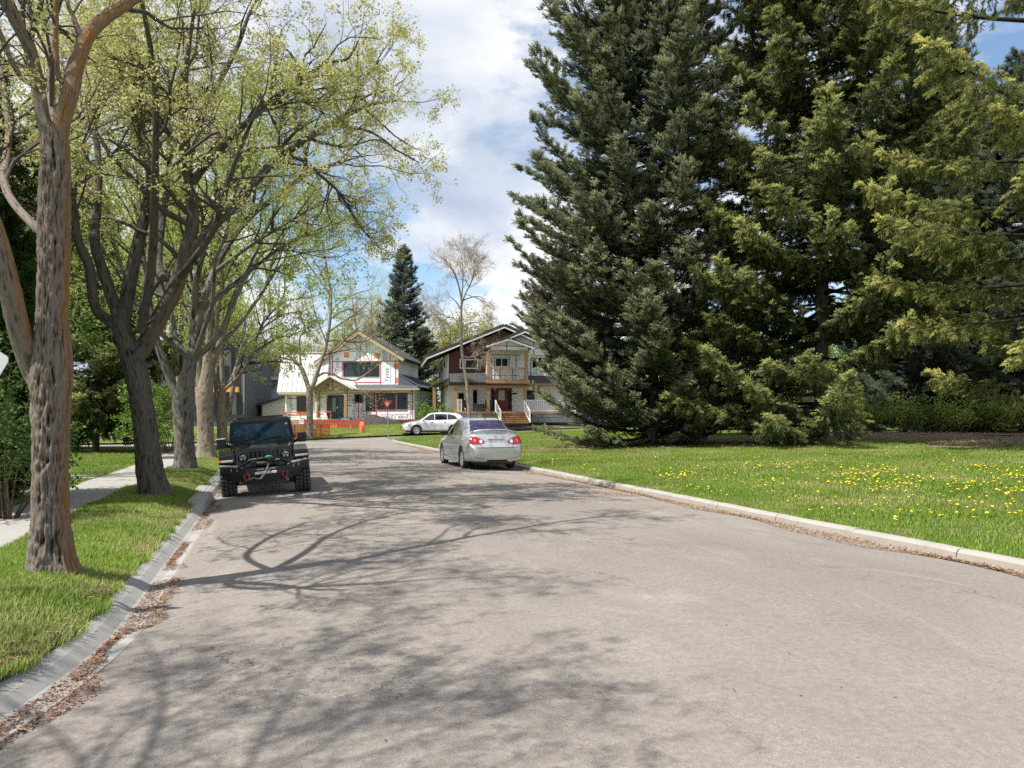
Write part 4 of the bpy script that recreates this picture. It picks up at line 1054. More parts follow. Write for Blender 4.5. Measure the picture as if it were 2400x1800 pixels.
def spruce(seed, base, H, prof, label, m, group=None, whorl=0.42, per=6, tw=0.30, step=0.16, a=-0.12, b=0.42, hang=0.0, src=None, skip=None, name='spruce_tree', tr=None, gap=.30, h0=.35, lenvar=(.62, 1.08), dens=1.0, cones=0, tipup=0.25, lmul=None):
    """prof: list of (height fraction, radius)"""
    rng = np.random.default_rng(seed)
    root = empty(name, base, 0, label, 'tree', group)
    ph, pr = np.array([p[0] for p in prof]), np.array([p[1] for p in prof])
    r0 = tr or H * .0135
    tk = np.array([(0, 0, -.4, r0 * 1.25), (0, 0, .5, r0), (.05, 0, H * .4, r0 * .68), (0, 0, H * .97, .03)])
    bark_limb('trunk', tk, M_SPR_BARK, root, 18, .25, .1, seed)
    pts, dirs, ages, bw = [], [], [], []
    h = h0
    while h < H * .985:
        n = max(3, int(rng.normal(per, 1)))
        a0 = rng.uniform(0, 6.28)
        for k in range(n):
            az = a0 + 2 * math.pi * k / n + rng.normal(0, .25)
            hh = h + rng.normal(0, .14)
            L = np.interp(hh / H, ph, pr) * rng.uniform(*lenvar)
            if skip and skip(az, hh, L, rng): continue
            L = max(L * (lmul(az, hh) if lmul else 1), .35)
            up = np.interp(hh / H, [0, .5, 1], [0, .12, .75])
            aa = a + up + rng.normal(0, .06); bb = b * rng.uniform(.6, 1.3)
            m_ = max(5, int(L / .3))
            t = np.linspace(0, 1, m_)
            cx, sx = math.cos(az), math.sin(az); side = rng.normal(0, .10)
            r = L * t; zz = hh + L * (aa * t + bb * t ** 2.2)
            B = np.column_stack([cx * r - sx * side * r * t, sx * r + cx * side * r * t, zz])
            bw.append((B, .012 + .013 * L))
            # side twigs in the plane of the branch, both sides
            ts = np.arange(gap + .1 * rng.random(), 1.0, step / L) if L > .6 else np.array([.6, .9])
            ts = ts[rng.random(len(ts)) < dens]
            for s in (-1, 1):
                tt = np.clip(ts + rng.normal(0, .4 * step / L, len(ts)), .05, 1)
                i = np.minimum((tt * (m_ - 1)).astype(int), m_ - 2); u = (tt * (m_ - 1) - i)[:, None]
                o = B[i] * (1 - u) + B[i + 1] * u
                tan = B[i + 1] - B[i]; tan /= np.linalg.norm(tan, axis=1, keepdims=True)
                sd = np.column_stack([-tan[:, 1], tan[:, 0], np.zeros(len(tan))]); sd /= np.maximum(np.linalg.norm(sd, axis=1, keepdims=True), 1e-6)
                ang = np.radians(rng.normal(52, 12, len(tt)))
                d = tan * np.cos(ang)[:, None] + sd * (s * np.sin(ang))[:, None]
                l2 = np.clip(.34 * (1 - tt) * L + .28, .25, 1.3) * rng.uniform(.7, 1.25, len(tt))
                nq = 6
                for q in range(nq):
                    f = (q + rng.random(len(tt)) * .7) / nq
                    p = o + d * (l2 * f)[:, None]
                    p[:, 2] -= (hang * .9 + .10) * (l2 * f) ** 1.6
                    dd = d + rng.normal(size=d.shape) * .30
                    dd[:, 2] += tipup - hang * 1.3 * (f + .3)
                    ok = l2 > q * .11
                    pts.append(p[ok]); dirs.append(dd[ok]); ages.append((tt * .55 + f * .45)[ok])
                if hang > 0:
                    for q in range(3):
                        f = rng.random(len(tt)); p = o + d * (l2 * f)[:, None]
                        p[:, 2] -= .12 + rng.random(len(tt)) * .5 * hang
                        dd = rng.normal(size=d.shape) * .22 + d * .15; dd[:, 2] = -1
                        pts.append(p); dirs.append(dd); ages.append(.30 + .5 * rng.random(len(tt)) * tt)
            # shoots on top along the branch and at its tip
            nt = max(4, int(L / .13)); tt = .35 + .65 * rng.random(nt) ** .7
            i = np.minimum((tt * (m_ - 1)).astype(int), m_ - 2); u = (tt * (m_ - 1) - i)[:, None]
            o = B[i] * (1 - u) + B[i + 1] * u; tan = B[i + 1] - B[i]; tan /= np.linalg.norm(tan, axis=1, keepdims=True)
            dd = tan * .8 + rng.normal(size=tan.shape) * .45; dd[:, 2] += .35
            pts.append(o); dirs.append(dd); ages.append(tt * .9 + .1)
            for q in range(5):
                pts.append(B[-1:] - tan[:1] * 0); dd = (B[-1:] - B[-2:-1]); dd = dd / np.linalg.norm(dd) + rng.normal(size=(1, 3)) * .35
                dirs.append(dd); ages.append(np.array([1.0]))
        h += whorl * rng.uniform(.8, 1.2) * (1.0 if h > 1.2 else .7)
    pts, dirs, ages = np.concatenate(pts), np.concatenate(dirs), np.concatenate(ages)
    k = pts[:, 2] > .03 - 0.0
    pts, dirs, ages = pts[k], dirs[k], ages[k]
    nb = 7
    P_ = np.stack([catmull(B_, nb) for B_, _ in bw]); R_ = np.stack([np.linspace(w, .006, nb) for _, w in bw])
    V, F = tubes_np(P_, R_, 5)
    link('boughs_inside', mesh_np('boughs', V, [F], True), M_SPR_BARK, root, 'stuff')
    sm = (src or SPRAY).copy()
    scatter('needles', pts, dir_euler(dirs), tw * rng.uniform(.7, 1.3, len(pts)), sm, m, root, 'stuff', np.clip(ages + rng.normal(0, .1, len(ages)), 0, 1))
    if cones:
        top = np.concatenate([B_[-2:] for B_, _ in bw if B_[-1, 2] > H * .45])
        kk = np.repeat(top, cones, 0) + rng.normal(size=(len(top) * cones, 3)) * .25
        cb = MB().lathe([(0.01, 0), (.035, .03), (.04, .09), (.02, .14), (.004, .16)], 6, 'z').mesh('cone')
        scatter('cones', kk, np.column_stack([np.full(len(kk), math.pi) + rng.normal(0, .4, len(kk)), rng.normal(0, .4, len(kk)), rng.random(len(kk)) * 6]), rng.uniform(.8, 1.3, len(kk)), cb, mat('spruce_cones', (0.22, 0.12, 0.07), .8), root, 'stuff')
    return root, len(pts)
def zlawn(px, D):
    p = P(px, 1000, D); return float(zright(p[0], p[1]))
def at(px, D, z=None):
    p = P(px, 1000, D); p[2] = zlawn(px, D) if z is None else z
    return tuple(p)
cnt = []
SPG = 'spruces on the lawn right of the road'
cnt.append(spruce(901, at(1530, 32), 27, [(0, 4.6), (.03, 4.9), (.16, 5.3), (.3, 5.8), (.38, 6.0), (.49, 5.5), (.63, 4.5), (.71, 3.9), (.9, 1.6), (1, .2)], 'tall olive green spruce left of the big pair, its branch tips turned up like fingers', M_SPR_OLIVE, SPG, a=-.22, b=.50, per=7, whorl=.44, tw=.31, step=.22, gap=.18, tr=.28, lenvar=(.76, 1.03), tipup=.35, lmul=lambda az, h: .72 if math.cos(az - rad(-17)) > .25 else (1.05 if math.cos(az - rad(163)) > .6 else 1.0),
                  skip=lambda az, h, L, r: (h < 15 and math.cos(az - rad(-10)) > .6 and r.random() < .55) or r.random() < (.14 if h > 2 and math.cos(az - rad(163)) < .6 else .0)))
cnt.append(spruce(902, at(1925, 30), 28, [(0, 6.4), (.06, 6.4), (.15, 5.7), (.34, 5.8), (.49, 5.0), (.64, 4.4), (.80, 2.7), (.92, 1.2), (1, .2)], 'massive yellow green spruce with a thick trunk in the middle of the group', M_SPR_LIGHT, SPG, a=-.20, b=.36, per=7, whorl=.46, tw=.31, step=.25, gap=.18, hang=.22, tr=.36, lenvar=(.72, 1.05), h0=.7, lmul=lambda az, h: .86 if h > 5 and math.cos(az - rad(163)) > .5 else 1.0, src=SPRAY_H,
                  skip=lambda az, h, L, r: (h < 4.2 and math.cos(az - rad(190)) < .35) or r.random() < (.16 if h > 2 else .05)))
cnt.append(spruce(903, at(2490, 21.5), 24, [(0, 4.2), (.1, 5.4), (.3, 6.2), (.5, 5.6), (.7, 4.2), (.9, 1.6), (1, .2)], 'nearest spruce with hanging yellow green boughs at the right edge', M_SPR_NEAR, SPG, a=-.10, b=.16, per=6, tw=.26, step=.22, hang=.42, tr=.4, src=SPRAY_H, tipup=.1,
                  skip=lambda az, h, L, r: h < 1.9 or r.random() < .25 or (10.6 < h < 12.6 and r.random() < .95), whorl=1.15))
cnt.append(spruce(904, at(2190, 43), 24, [(0, 4.5), (.2, 5.6), (.5, 4.6), (.8, 2.2), (1, .2)], 'dark spruce standing back between the big trunk and the nearest spruce', M_SPR_BLUE, SPG, a=-.2, b=.4, tw=.40, step=.26, src=SPRAY_FAR, hang=.3))
cnt.append(spruce(905, at(2400, 40), 20, [(0, 4.2), (.2, 4.6), (.5, 3.6), (.8, 1.8), (1, .2)], 'bluish spruce seen behind the hanging boughs', M_SPR_BLUE, SPG, a=-.1, b=.4, tw=.40, step=.26, src=SPRAY_FAR))
cnt.append(spruce(906, at(1312, 82, .9), 17.6, [(0, 5.4), (.3, 6.0), (.55, 5.2), (.8, 3.0), (1, .2)], 'brown tipped spruce behind the balcony house, half hidden by the tall olive spruce', M_SPR_CONE, SPG, a=-.12, b=.35, tw=.42, step=.28, src=SPRAY_FAR, cones=3))
cnt.append(spruce(907, at(1725, 50), 13, [(0, 4.4), (.2, 4.8), (.5, 3.8), (.8, 2.0), (1, .2)], 'dark spruce standing back between the olive spruce and the massive one', M_SPR_BLUE, SPG, a=-.2, b=.4, tw=.36, step=.27, src=SPRAY_FAR, skip=lambda az, h, L, r: r.random() < .15))
cnt.append(spruce(908, at(947, 84, 1.0), 19.4, [(0, 3.9), (.15, 4.5), (.4, 3.2), (.7, 1.7), (1, .15)], 'slim dark spruce between the two unfinished houses', M_SPR_BLUE, None, a=-.05, b=.35, tw=.45, step=.30, src=SPRAY_FAR, tr=.22, whorl=.5, lenvar=(.75, 1.1)))
cnt.append(spruce(909, at(225, 29, .4), 9.5, [(0, 2.2), (.1, 2.9), (.3, 3.0), (.6, 2.0), (1, .15)], 'grey green spruce on the left lawn between the first and second elm', M_SPR_LIGHT, None, a=-.18, b=.3, tw=.30, step=.2, hang=.2, h0=.9, tr=.14))
cnt.append(spruce(910, at(120, 32, .5), 15, [(0, 2.6), (.1, 3.4), (.3, 3.2), (.6, 2.2), (1, .15)], 'taller spruce behind the nearest elm on the left', M_SPR_LIGHT, None, a=-.12, b=.3, tw=.34, step=.26, src=SPRAY_FAR))
# cedar hedge column at the left edge
for i, (px, D, H, w) in enumerate(((-55, 12.0, 6.3, 1.0), (-210, 10.8, 6.8, 1.2))):
    cnt.append(spruce(920 + i, at(px, D, .25), H, [(0, w * .9), (.2, w), (.6, w * .85), (.85, w * .5), (1, .1)], ('tall dark green cedar at the left edge behind the nearest elm', 'cedar beyond the left edge, beside the tall dark one')[i], M_CEDAR, 'cedars at the left edge', whorl=.22, per=8, tw=.17, step=.10, a=.35, b=.35, gap=.4, name='cedar_tree', tr=.09, h0=.12, lenvar=(.75, 1.1), hang=.15))


# ------------------------------------------------------------------ shrubs
M_STEM = twig_mat('shrub_stems', (0.10, 0.075, 0.055))
def shrub(seed, px, D, z, w, h, label, leafm, n=900, size=.035, k=3, name='shrub', stems=14, group=None, d=None):
    rng = np.random.default_rng(seed); b = P(px, 1000, D); b[2] = z
    root = empty(name, b, rng.uniform(0, 6), label, 'shrub', group)
    d = d or w
    pts, rs = [], []
    for i in range(stems):
        a = rng.uniform(0, 6.28); e = rng.uniform(.3, 1) ** .7
        q = np.array([math.cos(a) * w / 2 * e, math.sin(a) * d / 2 * e, h * rng.uniform(.6, 1) * math.sqrt(max(.15, 1 - .7 * e * e))])
        u = np.linspace(0, 1, 5)[:, None]
        pts.append(np.concatenate([q[:2] * .15 + 0 * u, 0 * u], 1)[:, :3] * (1 - u) + q * u * np.array([1, 1, 1]) + rng.normal(size=(5, 3)) * .03 * h * u); rs.append(np.linspace(.014, .004, 5))
    p = np.stack(pts); r = np.stack(rs)
    V1, F1 = tubes_np(p, r, 4)
    c1, r1 = sprout(p, r, 7.0 / h, .4, 40, .02, .2, 4, .6, .25, rng, lmin=.15)
    c2, r2 = sprout(c1, r1, 7.0 / h * 2, .5, 40, .0, .2, 3, .6, .15, rng, lmin=.08)
    V2, F2 = tubes_np(c1, r1, 3)
    link('stems', mesh_np('stems', np.concatenate([V1, V2]), [F1, F2 + len(V1)], True), M_STEM, root, 'stuff')
    q = np.concatenate([c2.reshape(-1, 3), c1[:, 1:].reshape(-1, 3)])
    if len(q) > n: q = q[rng.permutation(len(q))[:n]]
    q = q[q[:, 2] > .05]
    V, F = leaves_np(q, size, k, size * 1.6, rng, .3)
    link('leaves', mesh_np('leaves', V, [F]), leafm, root, 'stuff')
    return root
shrub(1, 345, 24.5, .3, 2.0, 2.1, 'light green bush on the left lawn, just left of the second elm', M_LEAF_M, 2600, .05, 3)
shrub(2, 398, 27, .32, 2.2, 2.6, 'leafy bush between the second and third elm', M_LEAF_M, 2600, .05, 3)
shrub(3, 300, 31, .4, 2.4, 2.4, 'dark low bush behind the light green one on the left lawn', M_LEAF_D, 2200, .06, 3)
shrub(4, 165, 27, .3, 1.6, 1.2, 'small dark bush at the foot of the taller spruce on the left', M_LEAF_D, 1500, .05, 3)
shrub(5, 1024, 62.5, .75, 3.2, 1.9, 'rounded yellow green bush beside the porch, behind the white car', M_LEAF_M, 2600, .08, 3)
shrub(6, 990, 78, .9, 1.6, 4.6, 'narrow dark green cedar bush right of the wrapped house', M_LEAF_D, 1800, .1, 3, stems=18)
shrub(7, 1008, 77, 1.0, 2.6, 4.2, 'tall pale green bush against the white side wall', M_LEAF_Y, 1600, .09, 2)
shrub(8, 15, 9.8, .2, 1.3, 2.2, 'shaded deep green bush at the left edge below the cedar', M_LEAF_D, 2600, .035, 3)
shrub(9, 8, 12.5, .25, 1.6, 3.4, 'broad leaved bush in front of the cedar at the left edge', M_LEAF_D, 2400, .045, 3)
# hedge of leggy bushes under the spruces, one bush beside the next
HX = list(np.arange(1560, 2560, 62))
for i, px in enumerate(HX):
    D = 41 - (px - 1560) * .006
    shrub(40 + i, px, D, zlawn(px, D) - .02, 1.9, 1.9, 'leggy green bush of the hedge under the spruces', (M_LEAF_M, M_LEAF)[i % 2], 700, .07, 2, 'hedge_bush', 22, 'hedge bushes under the spruces')

# ------------------------------------------------------------------ mulch under the spruces
def blob(name, c, rx, ry, zf, material, seed, dz):
    rng = np.random.default_rng(seed); ph = rng.uniform(0, 6, 4)
    poly = []
    for k in range(40):
        a = 2 * math.pi * k / 40
        r = 1 + .10 * math.sin(3 * a + ph[0]) + .07 * math.sin(5 * a + ph[1]) + .05 * math.sin(9 * a + ph[2])
        poly.append((c[0] + rx * r * math.cos(a), c[1] + ry * r * math.sin(a)))
    return sheet(name, poly, zf, .5, material, 'structure', dz)
for i, (px, D, rx, ry) in enumerate(((1520, 32.5, 5.0, 3.6), (1960, 33, 7.4, 4.4), (2480, 27.0, 5.5, 2.6), (2300, 37, 6, 4.5))):
    p = P(px, 1000, D); blob('mulch_bed', p, rx, ry, zright, M_MULCH, 50 + i, .02 + .006 * i)
    rng = np.random.default_rng(60 + i)
    q = rng.normal(size=(2600, 2)); q /= np.linalg.norm(q, axis=1, keepdims=True); q *= np.sqrt(rng.random((2600, 1))) * np.array([rx, ry]) * 1.06
    flakes('bark_chips', q + p[:2], lambda x, y: zright(x, y) + .03, .05, M_LITTER_R, lift=.06)
# ------------------------------------------------------------------ vehicle materials
def paint(name, col, metal=0.0, rough=0.25, coat=1.0,  dust=(0.42, 0.40, 0.36), dirt=0.12):
    t = NT(name); c = t.coord()
    base = t.mix(t.noise(c, 2.5, 4), tuple(x * .96 for x in col), col)
    z = t.n('ShaderNodeSeparateXYZ', {0: c}).outputs[2]
    d = t.math('MULTIPLY', t.ramp(t.noise(c, 5, 6, 0.7), [(0.35, 0.2), (0.7, 1.0)]), t.ramp(z, [(0.25, dirt * 2.2), (0.75, dirt * .5)]))
    base = t.mix(d, base, dust)
    return t.done(t.bsdf(Base_Color=base, Metallic=metal, Roughness=t.math('ADD', rough, t.math('MULTIPLY', d, 0.9)), Coat_Weight=coat, Coat_Roughness=0.05, Specular_IOR_Level=.5 if coat > .5 else .3))
M_SILVER = paint('silver_paint', (0.56, 0.575, 0.59), 0.65, 0.32)
M_WHITECAR = paint('white_paint', (0.80, 0.81, 0.82), 0.0, 0.3, dirt=.05)
M_BLACKCAR = paint('black_paint', (0.006, 0.0065, 0.008), 0.0, 0.16, .35, dust=(0.08, 0.075, 0.07), dirt=.02)
M_RUBBER = mat('tyre_rubber', (0.022, 0.021, 0.020), 0.85, var=.3, vs=8, bump=.3)
M_TREAD = mat('dusty_tread', (0.085, 0.075, 0.066), 0.95, var=.35, vs=9)
M_ALLOY = mat('alloy_rim', (0.62, 0.62, 0.63), 0.32, 0.85)
M_RIMDARK = mat('dark_rim', (0.03, 0.03, 0.032), 0.35, 0.5)
M_BLKPLASTIC = mat('black_plastic', (0.012, 0.012, 0.013), 0.55)
M_BLKSTEEL = mat('black_powder_coat', (0.018, 0.019, 0.021), 0.5, 0.1)
M_GREYSTEEL = mat('grey_steel', (0.20, 0.20, 0.205), 0.6)  # lighter grey than the black bumper coat, also on house panels
M_CHROME = mat('chrome', (0.75, 0.75, 0.76), 0.12, 1.0, var=.03)
def glass_mat(name, col, rough=0.03, spec=0.9, coat=0.6):
    t = NT(name); c = t.coord()
    return t.done(t.bsdf(Base_Color=t.mix(t.noise(c, 1.3, 3), tuple(x * .6 for x in col), col), Roughness=rough, Specular_IOR_Level=spec, Coat_Weight=coat, Coat_Roughness=0.02))
M_GLASS = glass_mat('dark_glass', (0.012, 0.014, 0.018))
M_GLASS_BLUE = glass_mat('glass_blue_reflection', (0.010, 0.045, 0.078), 0.03, spec=.30, coat=0.0)  # blue reflection put into the glass colour, with the gloss lowered
M_GLASS_PURPLE = glass_mat('purple_tint_film', (0.075, 0.065, 0.13), 0.12)
M_RED_LENS = mat('red_lens', (0.30, 0.003, 0.008), 0.12, coat=1.0, var=.1)
M_CLEAR_LENS = mat('clear_lens', (0.72, 0.70, 0.66), 0.15, coat=1.0)
M_AMBER = mat('amber_lens', (0.75, 0.20, 0.03), 0.15, coat=1.0)
M_LAMP = mat('lamp_reflector', (0.42, 0.43, 0.45), 0.12, 0.8)
M_SEAM = mat('dark_seam', (0.03, 0.03, 0.033), 0.7)
M_REDHOOK = mat('red_hook_paint', (0.26, 0.02, 0.016), 0.45)
M_ROPE = mat('winch_rope', (0.35, 0.34, 0.31), 0.8)
M_GREEN = mat('green_rope', (0.03, 0.36, 0.20), 0.6)
M_PLATE = mat('white_plate', (0.78, 0.77, 0.78), 0.45)
M_PLATE_RED = mat('plate_red_print', (0.52, 0.05, 0.10), 0.5)
M_PLATE_BLUE = mat('plate_frame_blue', (0.12, 0.12, 0.26), 0.5)
M_WHITEPRINT = mat('white_print', (0.78, 0.78, 0.78), 0.5)
M_GREYPRINT = mat('grey_badge', (0.30, 0.31, 0.33), 0.3, 0.7)
M_DECAL = mat('red_hood_decal', (0.33, 0.045, 0.035), 0.45)

_text_cache = {}
def text_mesh(s, size, align='CENTER', depth=0.0, shear=0.0):
    key = (s, round(size, 4), align, depth, shear)
    if key in _text_cache: return _text_cache[key]
    cu = bpy.data.curves.new('lettering', 'FONT')
    cu.body = s; cu.size = size; cu.align_x = align; cu.align_y = 'CENTER'; cu.extrude = depth; cu.shear = shear; cu.resolution_u = 2
    o = bpy.data.objects.new('lettering', cu); COL.objects.link(o)
    dg = bpy.context.evaluated_depsgraph_get()
    me = bpy.data.meshes.new_from_object(o.evaluated_get(dg))
    bpy.data.objects.remove(o); 
    _text_cache[key] = me
    return me
def lettering(s, size, M, material, parent, name='lettering', **k):
    me = text_mesh(s, size, **k).copy(); me.materials.clear(); me.materials.append(material)
    o = link(name, me, None, parent)
    o.matrix_local = M
    return o
FACE_Y = Matrix.Rotation(rad(90), 4, 'X')                # upright text that is read from -y
def facing(x, y, z, spin=0, away=False):
    M = Matrix.Translation((x, y, z))
    if away: M = M @ Matrix.Rotation(math.pi, 4, 'Z')
    return M @ FACE_Y @ Matrix.Rotation(rad(spin), 4, 'Z')

# ------------------------------------------------------------------ lofted car bodies
def loft_body(stations, ny=70, nk=26):
    """stations: (y, [(x,z) half profile from the bottom centre to the top centre]); returns mesh of the closed shell"""
    ys = np.array([s[0] for s in stations]); K = len(stations[0][1])
    Pm = np.array([[(x, z) for x, z in s[1]] for s in stations], float)       # S,K,2
    t = np.linspace(0, 1, ny); yy = np.interp(t, np.linspace(0, 1, len(ys)), ys)
    # monotone-ish interpolation along y: catmull in station index
    idx = np.interp(yy, ys, np.arange(len(ys)))
    i = np.clip(idx.astype(int), 0, len(ys) - 2); u = (idx - i)[:, None, None]
    p0, p1, p2, p3 = Pm[np.maximum(i - 1, 0)], Pm[i], Pm[i + 1], Pm[np.minimum(i + 2, len(ys) - 1)]
    h0, h1, h2, h3 = ys[np.maximum(i - 1, 0)], ys[i], ys[i + 1], ys[np.minimum(i + 2, len(ys) - 1)]
    d = (h2 - h1)[:, None, None]
    m1 = (p2 - p0) / np.maximum(h2 - h0, 1e-6)[:, None, None] * d; m2 = (p3 - p1) / np.maximum(h3 - h1, 1e-6)[:, None, None] * d
    H = (2 * u ** 3 - 3 * u ** 2 + 1) * p1 + (u ** 3 - 2 * u ** 2 + u) * m1 * .8 + (-2 * u ** 3 + 3 * u ** 2) * p2 + (u ** 3 - u ** 2) * m2 * .8
    rows = []
    for r, y in zip(H, yy):
        q = np.column_stack([r, np.arange(K)])
        j = np.linspace(0, K - 1, nk); a = np.clip(j.astype(int), 0, K - 2); w = (j - a)[:, None]
        c0, c1, c2, c3 = r[np.maximum(a - 1, 0)], r[a], r[a + 1], r[np.minimum(a + 2, K - 1)]
        c = 0.5 * (2 * c1 + (-c0 + c2) * w * .75 + (2 * c0 * .75 - 5 * c1 + (.25 * 2 + 4) * c2 - c3) * 0 + 0) if False else None
        mm1 = (c2 - c0) * .38; mm2 = (c3 - c1) * .38
        c = (2 * w ** 3 - 3 * w ** 2 + 1) * c1 + (w ** 3 - 2 * w ** 2 + w) * mm1 + (-2 * w ** 3 + 3 * w ** 2) * c2 + (w ** 3 - w ** 2) * mm2
        c[0, 0] = 0; c[-1, 0] = 0
        rows.append(np.column_stack([c[:, 0], np.full(nk, y), c[:, 1]]))
    R_ = np.stack(rows)                                    # ny,nk,3
    n2 = 2 * nk - 2
    full = np.concatenate([R_, R_[:, -2:0:-1] * np.array([-1, 1, 1])], 1)
    V = full.reshape(-1, 3)
    a = np.arange(ny - 1)[:, None] * n2; b = np.arange(n2)[None]; b2 = (b + 1) % n2
    F = np.stack([a + b, a + b2, a + n2 + b2, a + n2 + b], -1).reshape(-1, 4)
    me = mesh_np('body', V, [F, np.arange(n2)[None, ::-1], np.arange((ny - 1) * n2, ny * n2)[None]], True)
    fix_normals(me)
    return me
def cut(me, cutters):
    """boolean difference of a closed mesh with MB cutters"""
    o = bpy.data.objects.new('tmp', me); COL.objects.link(o); tmp = []
    for c in cutters:
        cm = c.mesh('c'); fix_normals(cm)
        q = bpy.data.objects.new('tmpc', cm); COL.objects.link(q); tmp.append(q)
        md = o.modifiers.new('b', 'BOOLEAN'); md.operation = 'DIFFERENCE'; md.object = q; md.solver = 'EXACT'
    dg = bpy.context.evaluated_depsgraph_get(); dg.update()
    out = bpy.data.meshes.new_from_object(o.evaluated_get(dg))
    for q in tmp + [o]: bpy.data.objects.remove(q)
    return out
def bvh_of(me):
    return BVHTree.FromPolygons([v.co.copy() for v in me.vertices], [tuple(p.vertices) for p in me.polygons])
def patch(bvh, poly, axis, sgn, off=0.006, step=0.03, depth=4.0, thick=0.0):
    """polygon drawn in a projection plane and laid onto the body. axis 'x': poly in (y,z) seen from sgn*x; axis 'y': poly in (x,z)"""
    pa = np.array(poly, float); dense = []
    for a, b in zip(pa, np.roll(pa, -1, 0)):
        n = max(1, int(np.linalg.norm(b - a) / step))
        for k in range(n): dense.append(a + (b - a) * k / n)
    pa = np.array(dense)
    xs = np.arange(pa[:, 0].min() + step / 2, pa[:, 0].max(), step); zs = np.arange(pa[:, 1].min() + step / 2, pa[:, 1].max(), step)
    pts = [Vector(p) for p in pa] + [Vector((a, b)) for a in xs for b in zs]
    n = len(pa)
    v, e, f, *_ = geometry.delaunay_2d_cdt(pts, [(i, (i + 1) % n) for i in range(n)], [], 1, 1e-5)
    V = []; ok = []
    for p in v:
        if axis == 'x': o, d = Vector((sgn * depth, p.x, p.y)), Vector((-sgn, 0, 0))
        else: o, d = Vector((p.x, sgn * depth, p.y)), Vector((0, -sgn, 0))
        loc, nor, _, _ = bvh.ray_cast(o, d)
        ok.append(loc is not None)
        V.append(tuple(loc - d * off) if loc is not None else (0, 0, 0))
    F = [t for t in f if all(ok[i] for i in t)]
    me = bpy.data.meshes.new('patch'); me.from_pydata(V, [], F)
    me.polygons.foreach_set('use_smooth', np.ones(len(me.polygons), bool)); 
    bm = bmesh.new(); bm.from_mesh(me)
    bmesh.ops.delete(bm, geom=[q for q in bm.verts if not q.link_faces], context='VERTS')
    want = Vector((sgn, 0, 0)) if axis == 'x' else Vector((0, sgn, 0))
    bmesh.ops.recalc_face_normals(bm, faces=bm.faces[:])
    bm.normal_update()
    if sum(q.normal.dot(want) for q in bm.faces) < 0: bmesh.ops.reverse_faces(bm, faces=bm.faces[:])
    bm.to_mesh(me); bm.free()
    return me
def strip_poly(pts, w):
    a = [Vector(p) for p in pts]; L, R_ = [], []
    for i, p in enumerate(a):
        d = (a[min(i + 1, len(a) - 1)] - a[max(i - 1, 0)]).normalized(); n = Vector((-d.y, d.x)) * w / 2
        L.append(tuple(p + n)); R_.append(tuple(p - n))
    return L + R_[::-1]
def rrect(x0, x1, z0, z1, r, n=4):
    out = []
    for cx, cz, a0 in ((x1 - r, z1 - r, 0), (x0 + r, z1 - r, 90), (x0 + r, z0 + r, 180), (x1 - r, z0 + r, 270)):
        for k in range(n + 1):
            a = rad(a0 + 90 * k / n); out.append((cx + r * math.cos(a), cz + r * math.sin(a)))
    return out
def ell(cx, cz, a, b, n=20, rot=0):
    return [(cx + a * math.cos(t) * math.cos(rot) - b * math.sin(t) * math.sin(rot), cz + a * math.cos(t) * math.sin(rot) + b * math.sin(t) * math.cos(rot)) for t in np.linspace(0, 2 * math.pi, n, endpoint=False)]

def wheel(parent, x, y, r, w, side, rim_r, spokes, rim_mat, big=False, tread=False, steer=0.0):
    root = bpy.data.objects.new('wheel', None); COL.objects.link(root); root.parent = parent
    root.location = (x, y, r); root.rotation_euler = (0, 0, steer)
    h = w / 2
    MB().lathe([(rim_r, -h * .85), (rim_r + .02, -h), (r - .05, -h), (r - .015, -h * .82), (r, -h * .5), (r, h * .5), (r - .015, h * .82), (r - .05, h), (rim_r + .02, h), (rim_r, h * .85), (rim_r - .01, h * .5), (rim_r - .01, -h * .5), (rim_r, -h * .85)], 40, 'x').build('tyre', M_RUBBER, root)
    s = side
    m = MB()
    m.lathe([(rim_r, s * h * .8), (rim_r - .015, s * h * .86), (rim_r - .03, s * h * .7), (rim_r - .05, s * h * .3)], 36, 'x')
    m.disc(rim_r - .03, s * h * .12, 30, 'x')
    m.lathe([(.0, s * h * .74), (.055, s * h * .72), (.06, s * h * .5), (.07, s * h * .2)], 18, 'x')
    for k in range(spokes):
        a = 2 * math.pi * k / spokes
        for da in ((-.13, .13) if big else (0,)):
            p0 = (s * h * .62, .05 * math.cos(a), .05 * math.sin(a)); p1 = (s * h * .76, (rim_r - .02) * math.cos(a + da), (rim_r - .02) * math.sin(a + da))
            m.bar(p0, p1, .035 if big else .055, .03, up=(1, 0, 0))
    m.build('rim', rim_mat, root)
    if tread:
        t = MB(); N = 30
        for k in range(N):
            for row, (c, wd, off) in enumerate(((-.40, .20, 0), (-.15, .17, .5), (.14, .17, .1), (.40, .20, .55))):
                a = 2 * math.pi * (k + off) / N; ln = r * 2 * math.pi / N * .62
                M = Matrix.Rotation(-a, 4, 'X') @ Matrix.Translation((0, 0, r - .004)) @ Matrix.Rotation(rad((12, -14, 14, -12)[row]), 4, 'Z')
                t.box(c * w - wd * w / 2, c * w + wd * w / 2, -ln / 2, ln / 2, -.03, .020, M=Matrix.Identity(4) @ M)
        t.build('tread', M_TREAD, root, 'stuff')
    return root

